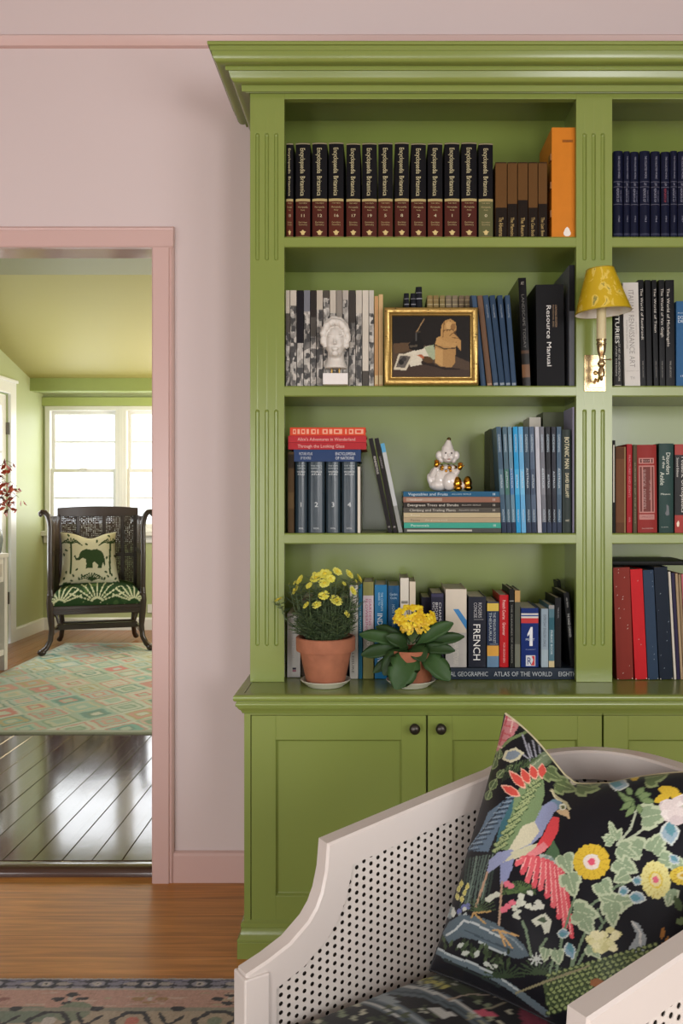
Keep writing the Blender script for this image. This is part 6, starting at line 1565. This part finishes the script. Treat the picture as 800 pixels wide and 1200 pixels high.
# ---- the bird pillow
cv = Canvas(470, 800, 960, 1420, 2.2, '#15151b')
rnd = random.Random(12)
CRE, SAGE, LSG, DGR, TEAL, BLU, RED, PNK, YEL_, LAV = '#c9c6a8', '#8b9f80', '#b7c3a4', '#44573a', '#5f8f9a', '#93a9b6', '#cc4a4c', '#dd8f92', '#d0b13a', '#8f97b8'
def serr(x, y, L_, W_, deg, col, edge):   # lobed leaf
    for da, sc_ in ((-42, .62), (42, .62), (0, 1)): cv.leaf(x, y, L_*sc_, W_*.9, deg+da, edge)
    for da, sc_ in ((-42, .5), (42, .5), (0, .86)): cv.leaf(x, y, L_*sc_, W_*.6, deg+da, col)
    cv.line([(x, y), (x+L_*.7*math.cos(math.radians(deg)), y+L_*.7*math.sin(math.radians(deg)))], 1, edge)
def daisy(x, y, rx, ry, c1_, c2_, c3_, c4_, rot=0):
    n_ = 16
    for k in range(n_):
        a = 2*PI*k/n_; px_, py_ = rx*.8*math.cos(a), ry*.8*math.sin(a)
        cv.ell(x+px_*math.cos(rot)-py_*math.sin(rot), y+px_*math.sin(rot)+py_*math.cos(rot), rx*.24, ry*.24, c1_)
    cv.ell(x, y, rx*.85, ry*.85, c1_, rot)
    for k in range(n_):
        a = 2*PI*(k+.5)/n_; cv.line([(x+rx*.45*math.cos(a), y+ry*.45*math.sin(a)), (x+rx*.92*math.cos(a), y+ry*.92*math.sin(a))], .8, c4_[2])
    cv.ell(x, y, rx*.46, ry*.46, c2_, rot); cv.ell(x, y, rx*.36, ry*.36, c4_[1], rot); cv.ell(x, y, rx*.2, ry*.2, c3_, rot)
# upper left growth
cv.line([(578, 884), (598, 866), (618, 857), (632, 856)], 3.4, '#74875a'); cv.line([(592, 858), (606, 850), (622, 849), (634, 858)], 2, '#93a07a')
cv.poly([(590, 829), (604, 830), (608, 845), (607, 852), (601, 862), (594, 866), (588, 874), (583, 880), (577, 880), (582, 868), (586, 856), (587, 842)], '#c98488')
for a_, b_ in (((592, 834), (602, 838)), ((590, 842), (605, 846)), ((590, 850), (602, 852)), ((588, 858), (598, 862)), ((584, 866), (593, 868)), ((580, 874), (588, 876)), ((596, 832), (592, 848)), ((602, 836), (598, 858)), ((590, 856), (585, 872))): cv.line([a_, b_], 1.8, rnd.choice(['#b8505a', '#e0bcb4', '#c25a62']))
for a_, b_ in (((624, 897), (612, 861)), ((626, 895), (619, 872)), ((630, 896), (624, 868)), ((634, 893), (630, 862)), ((637, 892), (640, 866)), ((628, 897), (608, 880))): cv.line([a_, b_], 2.2, '#7c7e88'); cv.line([a_, b_], .8, '#a9a9b4')
cv.poly([(618, 899), (632, 884), (650, 872), (662, 878), (650, 888), (636, 898), (624, 906)], '#76856a'); cv.line([(620, 900), (640, 884), (660, 878)], 1.2, '#aab494'); cv.line([(628, 904), (648, 890), (668, 884)], 3, '#5f7054')
cv.poly([(588, 890), (592, 880), (604, 876), (614, 882), (608, 890), (599, 894)], CRE); cv.poly([(591, 889), (595, 881), (604, 879), (610, 883), (605, 888), (598, 891)], '#7e8c98')
for q_ in ((576, 902, 16, 10, -70), (582, 912, 14, 9, -50), (574, 926, 16, 10, -60), (584, 890, 12, 8, -80), (570, 938, 14, 9, -70), (592, 904, 12, 8, -40)): cv.leaf(*q_, '#4d6040', '#86966a', '#9fae84')
for k in range(14): cv.line([(588+k*2.4, 916-k*1.5), (594+k*3.0, 896-k*.8)], 1.2, rnd.choice(['#4d6040', '#33402e']))
# reeds at the left
for k in range(11): x = 541+k*2.7; cv.line([(x+rnd.uniform(-3, 3), 1066-k), (x+3+k*.6, 1032-k), (x+6+k*1.1, 1006-k*.6)], rnd.uniform(1.2, 2.6), rnd.choice(['#3c4a42', '#52625a', '#303c36', '#66776c']))
# wing
cv.poly([(606, 928), (590, 938), (572, 952), (562, 975), (546, 997), (572, 998), (582, 975), (594, 950)], '#5f7488')
for k in range(11): x, y = 596-k*4.4, 934+k*6.0; cv.line([(x+9, y+1), (x-3, y+3), (x-8, y+8)], 1.6, '#2c3846'); cv.line([(x+8, y-1.4), (x-4, y+1)], .9, '#93a4b0')
cv.poly([(606, 928), (597, 944), (586, 966), (580, 990), (588, 990), (596, 966), (606, 944), (612, 932)], '#3f6a74')
cv.poly([(603, 930), (616, 916), (636, 906), (638, 930), (632, 954), (620, 982), (604, 998), (582, 995), (592, 972), (600, 950)], '#788f66')
for r_ in range(12):
    for k in range(7):
        x, y = 634-r_*4.0-k*2.2+2*(r_ % 2), 912+r_*7.0-k*1.2+k*2.6
        if not (578 < x < 638): continue
        if (x-636)*(.9)+(y-905)*1.05 < -24: continue
        cv.ell(x, y, 3.0, 2.7, '#3f5636'); cv.ell(x+.3, y-.5, 2.2, 1.9, '#9aa878')
for (tx_, ty_), (bx_, by_) in zip([(588, 921), (597, 904), (611, 901), (622, 897), (635, 895)], [(606, 931), (613, 921), (619, 916), (627, 911), (635, 910)]):
    dx_, dy_ = bx_-tx_, by_-ty_; L_ = math.hypot(dx_, dy_); a = math.degrees(math.atan2(-dy_, -dx_)); cv.leaf(bx_+dx_*.2, by_+dy_*.2, L_*1.3, 11, a, '#cc5248', '#e0ae98')
# back, neck, breast
cv.poly([(642, 940), (650, 948), (646, 958), (640, 968), (634, 980), (622, 990), (610, 1001), (596, 1012), (582, 1012), (572, 1024), (570, 1020), (576, 1006), (590, 997), (606, 994), (618, 982), (628, 960), (634, 946)], LAV)
cv.poly([(612, 968), (626, 962), (632, 974), (622, 988), (604, 997), (596, 995)], '#cdc9ad'); cv.poly([(583, 1008), (600, 998), (622, 990), (632, 988), (618, 1002), (600, 1008), (588, 1014)], '#c4c2a4')
cv.poly([(647, 957), (655, 958), (654, 974), (647, 988), (637, 998), (626, 1004), (612, 1006), (628, 992), (637, 977), (642, 966)], '#d4484e'); cv.poly([(637, 986), (642, 992), (637, 998), (626, 1004), (610, 1007), (618, 1000), (628, 993)], '#dd8488')
cv.ell(650, 943, 8.6, 6.6, '#6d8ba0', -.2); cv.ell(646, 946, 7, 6.5, LAV); cv.poly([(651, 950), (660, 947), (666, 950), (667.5, 961), (663, 957), (655, 954)], '#c4aa84'); cv.ell(659, 945.5, 4.2, 3.9, '#d4d6c6'); cv.ell(659.4, 945.8, 2.5, 2.4, '#7d8458'); cv.ell(659.6, 946, 1.2, 1.2, '#14161a')
cv.line([(647, 926), (649, 932), (656, 937), (663, 941), (667, 948)], 3, '#b0ac88'); cv.line([(646, 927), (651, 936), (658, 939)], 1.4, '#d2cca8')
# tail
cv.poly([(648, 984), (655, 997), (658, 1012), (657, 1022), (645, 1014), (634, 1004), (642, 996)], '#4e6a4c'); cv.poly([(632, 1000), (646, 1003), (656, 1018), (648, 1022), (630, 1010)], '#a9b4ac')
for q_ in ((636, 1006), (642, 1010), (648, 1014), (640, 1004), (646, 1007)): cv.ell(*q_, 2.6, 2, '#7f938c')
tips = [(606, 1012), (612, 1022), (618, 1032), (625, 1038), (633, 1041), (641, 1050), (648, 1061), (655, 1074), (662, 1086), (670, 1098)]
bas = [(612, 1006), (618, 1005), (624, 1005), (630, 1006), (636, 1008), (641, 1010), (646, 1012), (651, 1015), (655, 1017), (659, 1020)]
for k, (a_, b_) in enumerate(zip(tips, bas)): cv.line([b_, ((a_[0]+b_[0])/2+1.4, (a_[1]+b_[1])/2), a_], 6.4 if k < 9 else 5, '#cf545e' if k % 2 else '#d8656c')
for a_, b_ in zip(tips, bas): cv.line([(b_[0]-1.8, b_[1]), (a_[0]-1.2, a_[1]-4)], 1.2, '#e9aaa6')
# thighs, legs, feet
cv.poly([(570, 1024), (573, 1008), (584, 998), (600, 1000), (590, 1010), (580, 1018)], LAV); cv.poly([(586, 1012), (602, 1006), (600, 1018), (592, 1036), (586, 1036)], '#8890b4')
cv.line([(571, 1022), (563, 1046), (555, 1070)], 2.6, '#b0927a'); cv.line([(588, 1034), (586, 1062), (584, 1090)], 2.6, '#b0927a')
for q_ in ((537, 1046), (540, 1040), (543, 1050), (546, 1043), (536, 1055), (541, 1058)): cv.leaf(*q_, 9, 5, rnd.uniform(-100, -60), '#bdb564', '#d4cd92')
for q_ in ((543, 1063), (548, 1062), (538, 1068)): cv.ell(*q_, 3, 3.6, '#6a70a0')
for k in range(18): cv.ell(rnd.uniform(522, 545), rnd.uniform(1062, 1082), 2.2, 2.6, rnd.choice(['#a9b0ae', '#7f8a8c', '#c2c6bc']))
# rocks
cv.poly([(518, 1094), (526, 1080), (540, 1072), (560, 1074), (580, 1082), (600, 1094), (614, 1108), (620, 1120), (606, 1124), (586, 1116), (560, 1102), (540, 1098), (526, 1106)], '#57666f')
cv.line([(523, 1096), (533, 1090), (543, 1079), (556, 1082), (574, 1092), (592, 1100)], 2.6, '#b6bebe'); cv.line([(562, 1104), (576, 1112), (592, 1118)], 3, '#a9b3b4'); cv.line([(545, 1090), (570, 1102), (600, 1114)], 2, '#3f4c55'); cv.line([(575, 1086), (600, 1100), (612, 1112)], 2, '#7e8c92')
for k in range(46): x = rnd.uniform(520, 600); y = 1104+(x-520)*.24+rnd.uniform(-3, 18); cv.leaf(x, y, 9, 4, rnd.uniform(-120, -40), rnd.choice(['#37452f', '#2b3626', '#4a593f']))
for q_ in ((540, 1118), (556, 1122), (566, 1128), (535, 1110), (574, 1134)): cv.leaf(*q_, 10, 6, rnd.uniform(-60, 30), '#b4bab0')
cv.line([(512, 1114), (526, 1122), (548, 1130), (574, 1142), (600, 1158), (640, 1188)], 8, '#5f6d74'); cv.line([(514, 1112), (530, 1121), (552, 1128), (580, 1142), (606, 1160)], 2.4, '#aeb6b6'); cv.line([(520, 1124), (550, 1138), (585, 1156)], 3, '#2c3434')
for e_ in ((574, 1068), (568, 1082), (552, 1076)): cv.line([(555, 1070), e_], 2, '#b4935e')
for e_ in ((607, 1097), (600, 1111), (592, 1108), (578, 1090)): cv.line([(584, 1090), e_], 2.2, '#bf9a66')
# sprays between the legs
for k in range(22): a = -PI*k/21; cv.line([(608, 1046), (608+20*math.cos(a), 1046+15*math.sin(a)+2)], 1.5, rnd.choice(['#3d5034', '#52683f']))
for k in range(12): a = -PI*k/11; cv.line([(560, 1068), (560+16*math.cos(a)+4, 1066+16*math.sin(a))], 1.2, '#47583c')
for c_ in ((576, 1051), (582, 1048), (572, 1054)): cv.ell(*c_, 4, 3.4, '#c0c4b4')
for k in range(13): cv.ell(612+rnd.uniform(-3, 12), 1046+k*1.5, 3.4, 2.4, '#c9cdbd'); 
for k in range(9): cv.ell(604+rnd.uniform(-2, 4), 1056+k*2.4, 3.2, 2.2, '#c2c6b6')
for q_ in ((630, 1058), (634, 1062), (628, 1063)): cv.ell(*q_, 4, 3.4, '#c6c9bc')
for q_ in ((594, 1036), (598, 1038), (590, 1066), (595, 1062), (600, 1058)): cv.ell(*q_, 4.2, 3.6, '#d76f80')
for k in range(11): a = -PI*k/10; cv.line([(632, 1142), (632+26*math.cos(a), 1140+18*math.sin(a))], 2, '#3d4d36'); cv.line([(590, 1146), (590+24*math.cos(a), 1144+16*math.sin(a))], 2, '#354430')
for k in range(8): a = 2*PI*k/8; cv.line([(628, 1124), (628+8*math.cos(a), 1124+7*math.sin(a))], 2, '#bcc2bc')
# stems on the right
for L_ in ([(648, 1160), (658, 1100), (676, 1042)], [(664, 1150), (682, 1100), (700, 1066)], [(672, 1140), (688, 1110), (716, 1068)], [(642, 1150), (650, 1112)], [(622, 1120), (616, 1090), (612, 1080)], [(688, 1064), (720, 1040), (748, 1028)], [(700, 1068), (706, 1082)], [(668, 1140), (672, 1115)], [(640, 1100), (632, 1112)]): cv.line(L_, 3, '#71856a')
cv.line([(745, 950), (738, 972), (722, 990)], 2.8, '#b0b9a2'); cv.line([(764, 964), (742, 980), (724, 990)], 2.8, '#b0b9a2')
# large pale leaves
for q_ in ((660, 1002, 26, 18, 70), (666, 1024, 30, 20, 75), (722, 1008, 30, 22, 30), (735, 1024, 20, 16, 150), (703, 1034, 26, 20, 60), (722, 1058, 24, 18, 200), (722, 1058, 24, 18, -10), (716, 1058, 30, 20, 85), (672, 1068, 32, 24, 10), (684, 1078, 22, 16, 60), (752, 996, 30, 22, 200), (764, 998, 28, 22, -60), (772, 1006, 26, 18, 20), (752, 958, 34, 26, -10), (640, 1112, 16, 12, 100), (690, 1108, 22, 12, 50), (722, 985, 26, 10, -110), (724, 992, 30, 14, 30), (718, 988, 16, 8, -150), (790, 1010, 20, 14, 40), (786, 1042, 22, 16, 100), (652, 1114, 18, 14, 80)): serr(*q_, SAGE, LSG)
for q_ in ((740, 1030, 14, 12, 20), (724, 1044, 14, 13, 0), (736, 1050, 22, 16, 10), (652, 1094, 16, 12, 0), (664, 1104, 22, 14, 70), (782, 962, 30, 24, 80), (712, 916, 26, 18, 10), (784, 1002, 16, 12, 40)): cv.leaf(*q_, BLU if q_[1] < 1090 else '#7f9db0', '#c4ccc6'); cv.leaf(q_[0]+2, q_[1]+1, q_[2]*.6, q_[3]*.5, q_[4], TEAL)
cv.poly([(622, 1078), (638, 1070), (646, 1078), (644, 1092), (638, 1094), (634, 1082), (628, 1086)], '#c6cab8'); cv.poly([(628, 1078), (637, 1074), (641, 1080), (636, 1082)], '#4a5a44')
# fern leaves
for a_, b_ in (((746, 948), (722, 926)), ((744, 940), (728, 934)), ((742, 938), (726, 950)), ((744, 944), (732, 958)), ((748, 936), (768, 940)), ((746, 934), (764, 930)), ((744, 932), (756, 922)), ((748, 942), (750, 954)), ((740, 932), (734, 922))):
    dx_, dy_ = b_[0]-a_[0], b_[1]-a_[1]; cv.leaf(*a_, math.hypot(dx_, dy_), 8, math.degrees(math.atan2(dy_, dx_)), '#7b9264', '#5c744c')
for q_ in ((676, 920, 28, 18, 10), (652, 918, 26, 16, 20), (756, 912, 28, 18, -10), (640, 904, 22, 14, 30), (690, 914, 24, 16, -20)): serr(*q_, '#5f7049', '#8b9a6c')
for k in range(9): cv.ell(671+rnd.uniform(-7, 7), 908+rnd.uniform(-7, 9), 4.4, 3.8, rnd.choice(['#c4c2b0', '#aeb09c', '#d2d0c0']))
cv.ell(743, 911, 5, 4, YEL_); cv.ell(740, 903, 5, 2.6, '#b8393c')
# blooms
daisy(693, 1010, 21, 20.5, YEL_, '#d8d3c8', '#d4566c', ('', '#e0cfc4', '#b8962c')); daisy(768, 1031, 17, 22, '#d9d28c', '#d4bd46', '#d4667c', ('', '#ddd09a', '#c4b460'), -.2); daisy(800, 1026, 15, 11, '#d4bc48', '#ddd09a', '#c9a030', ('', '#ddd09a', '#b8962c'))
for k in range(40): a = rnd.uniform(0, 2*PI); q_ = math.sqrt(rnd.random()); cv.ell(708+19*q_*math.cos(a), 1102+13*q_*math.sin(a), 5, 4, rnd.choice(['#dcd9a4', '#e4e0b4', '#cdca90']))
for q_ in ((783, 926, 12, 5, .1), (776, 935, 10, 5, -.5), (790, 931, 10, 5, .4)): cv.ell(q_[0], q_[1], q_[2], q_[3], YEL_, q_[4])
for k in range(30): a = rnd.uniform(0, 2*PI); q_ = math.sqrt(rnd.random()); cv.ell(798+20*q_*math.cos(a), 948+15*q_*math.sin(a), 8, 6, rnd.choice(['#d8cdca', '#e2dad6', '#c9bcbc', '#d8cdca']))
cv.poly([(738, 1078), (748, 1082), (757, 1098), (756, 1116), (744, 1124), (736, 1112), (746, 1096)], '#9ba4a8'); cv.line([(740, 1080), (750, 1092), (750, 1106)], 2.4, '#cdcfcb')
for q_ in ((775, 1100), (780, 1110), (774, 1118)): cv.leaf(*q_, 14, 6, -80, '#9a6a34')
for k in range(12): cv.leaf(rnd.uniform(782, 830), rnd.uniform(1050, 1120), 22, 9, rnd.uniform(-120, 20), rnd.choice(['#4a5a3c', '#2c3828', '#6a7a54']))
# second bird's scaled back along the bottom
cv.poly([(636, 1150), (660, 1136), (700, 1126), (740, 1116), (772, 1112), (760, 1140), (720, 1170), (680, 1186), (640, 1178)], '#4d5b3c')
for r_ in range(9):
    for k in range(20):
        x, y = 642+k*6.6+3*(r_ % 2), 1143-k*1.9+r_*5.6
        cv.ell(x, y, 3.3, 2.9, '#333f2a'); cv.ell(x+.4, y-.6, 2.3, 1.8, '#8c9a64')
cv.ell(700, 1152, 9, 5, '#94603e', .1); cv.line([(604, 1164), (640, 1150), (690, 1132)], 2.6, '#8a8466')
# off-frame rest of the cloth
for k in range(30): x, y = rnd.uniform(822, 950), rnd.uniform(890, 1380); serr(x, y, 26, 18, rnd.uniform(0, 360), SAGE, LSG)
for k in range(7): daisy(rnd.uniform(830, 940), rnd.uniform(900, 1350), 18, 18, YEL_, '#d8d3c8', '#d4566c', ('', '#e0cfc4', '#b8962c'))
BL, TL_ = Vector((.088, 1.600, .405)), Vector((.252, 1.75, .852))
UV_ = Vector((.71, -.70, 0)); BR_ = BL+UV_*.50; TR_ = TL_+UV_*.50
nrm = UV_.cross(TL_-BL).normalized()
if nrm[1] > 0: nrm = -nrm
t = thing('bird_pillow', 'large black pillow printed with a pheasant and flowers on the cane armchair', 'pillow', tuple((BL+BR_)/2))
org = t.location.copy(); N_ = 250; pts = []; cl = []; fpts = []
def ppt(u, v, side):
    uu = u*(1-.045*(1-abs(v)**2.4)); vv = v*(1-.05*(1-abs(u)**2.4))
    w_ = max(0, (v+.25)/1.25)
    dip = .40*math.exp(-abs((u+.26)/(.48 if u < -.26 else .62))**1.35)+.06*max(0, min(1, (u+.26)/.3))
    vv -= dip*w_**1.6
    uu += .16*math.exp(-((u+.33)/.5)**2)*w_**2*(0.35)*(-u if u > -.33 else 0)
    p = (BL*(1-uu)*(1-vv)+BR_*(1+uu)*(1-vv)+TL_*(1-uu)*(1+vv)+TR_*(1+uu)*(1+vv))/4
    th = .075*(max(0, (1-abs(u)**3.2)*(1-abs(v)**3.2)))**.62
    th *= 1-.35*math.exp(-((u+.3)/.25)**2)*max(0, v)
    th += .004*math.sin(9*u+5*v)*(1-u*u)*(1-v*v)
    return p+nrm*th*(side if side > 0 else side*.7)
for side in (1, -1):
    n_ = N_ if side == 1 else 60
    L0 = []
    for j in range(n_):
        for i in range(n_):
            p = ppt(-1+2*i/(n_-1), -1+2*j/(n_-1), side); L0.append(p-org)
            if side == 1: fpts.append(proj(p))
            else: cl.append(hx('#15151b'))
    pts.append((L0, n_))
fp = np.array(fpts); cf = cv.sample(fp[:, 0], fp[:, 1]); inb = (fp[:, 0] > 471) & (fp[:, 0] < 958) & (fp[:, 1] > 801)
cf[~inb] = hx('#15151b')
m = MB(); FAB2 = vmat('bird_print', .42, .12, 420, .05)
for L0, n_ in pts: m.grid(L0, n_, n_, FAB2)
cov = m.build('cover', t, smooth=180, col=np.vstack([cf, np.array(cl)]))
m = MB(); ed = [(-1+2*k/60, 1) for k in range(61)]
m.tube([ppt(u, v, 1)-org for u, v in ed], .0026, mat('#c4bd98', .6, var=.4, vs=60), 6); m.build('piping', t, smooth=180)
m = MB(); ed = [(-1, 1-2*k/60) for k in range(61)]+[(-1+2*k/60, -1) for k in range(1, 61)]+[(1, -1+2*k/60) for k in range(1, 61)]
m.tube([ppt(u, v, 1)-org for u, v in ed], .0024, mat('#1b1d20', .6, var=.4, vs=60), 6); m.build('piping', t, smooth=180)
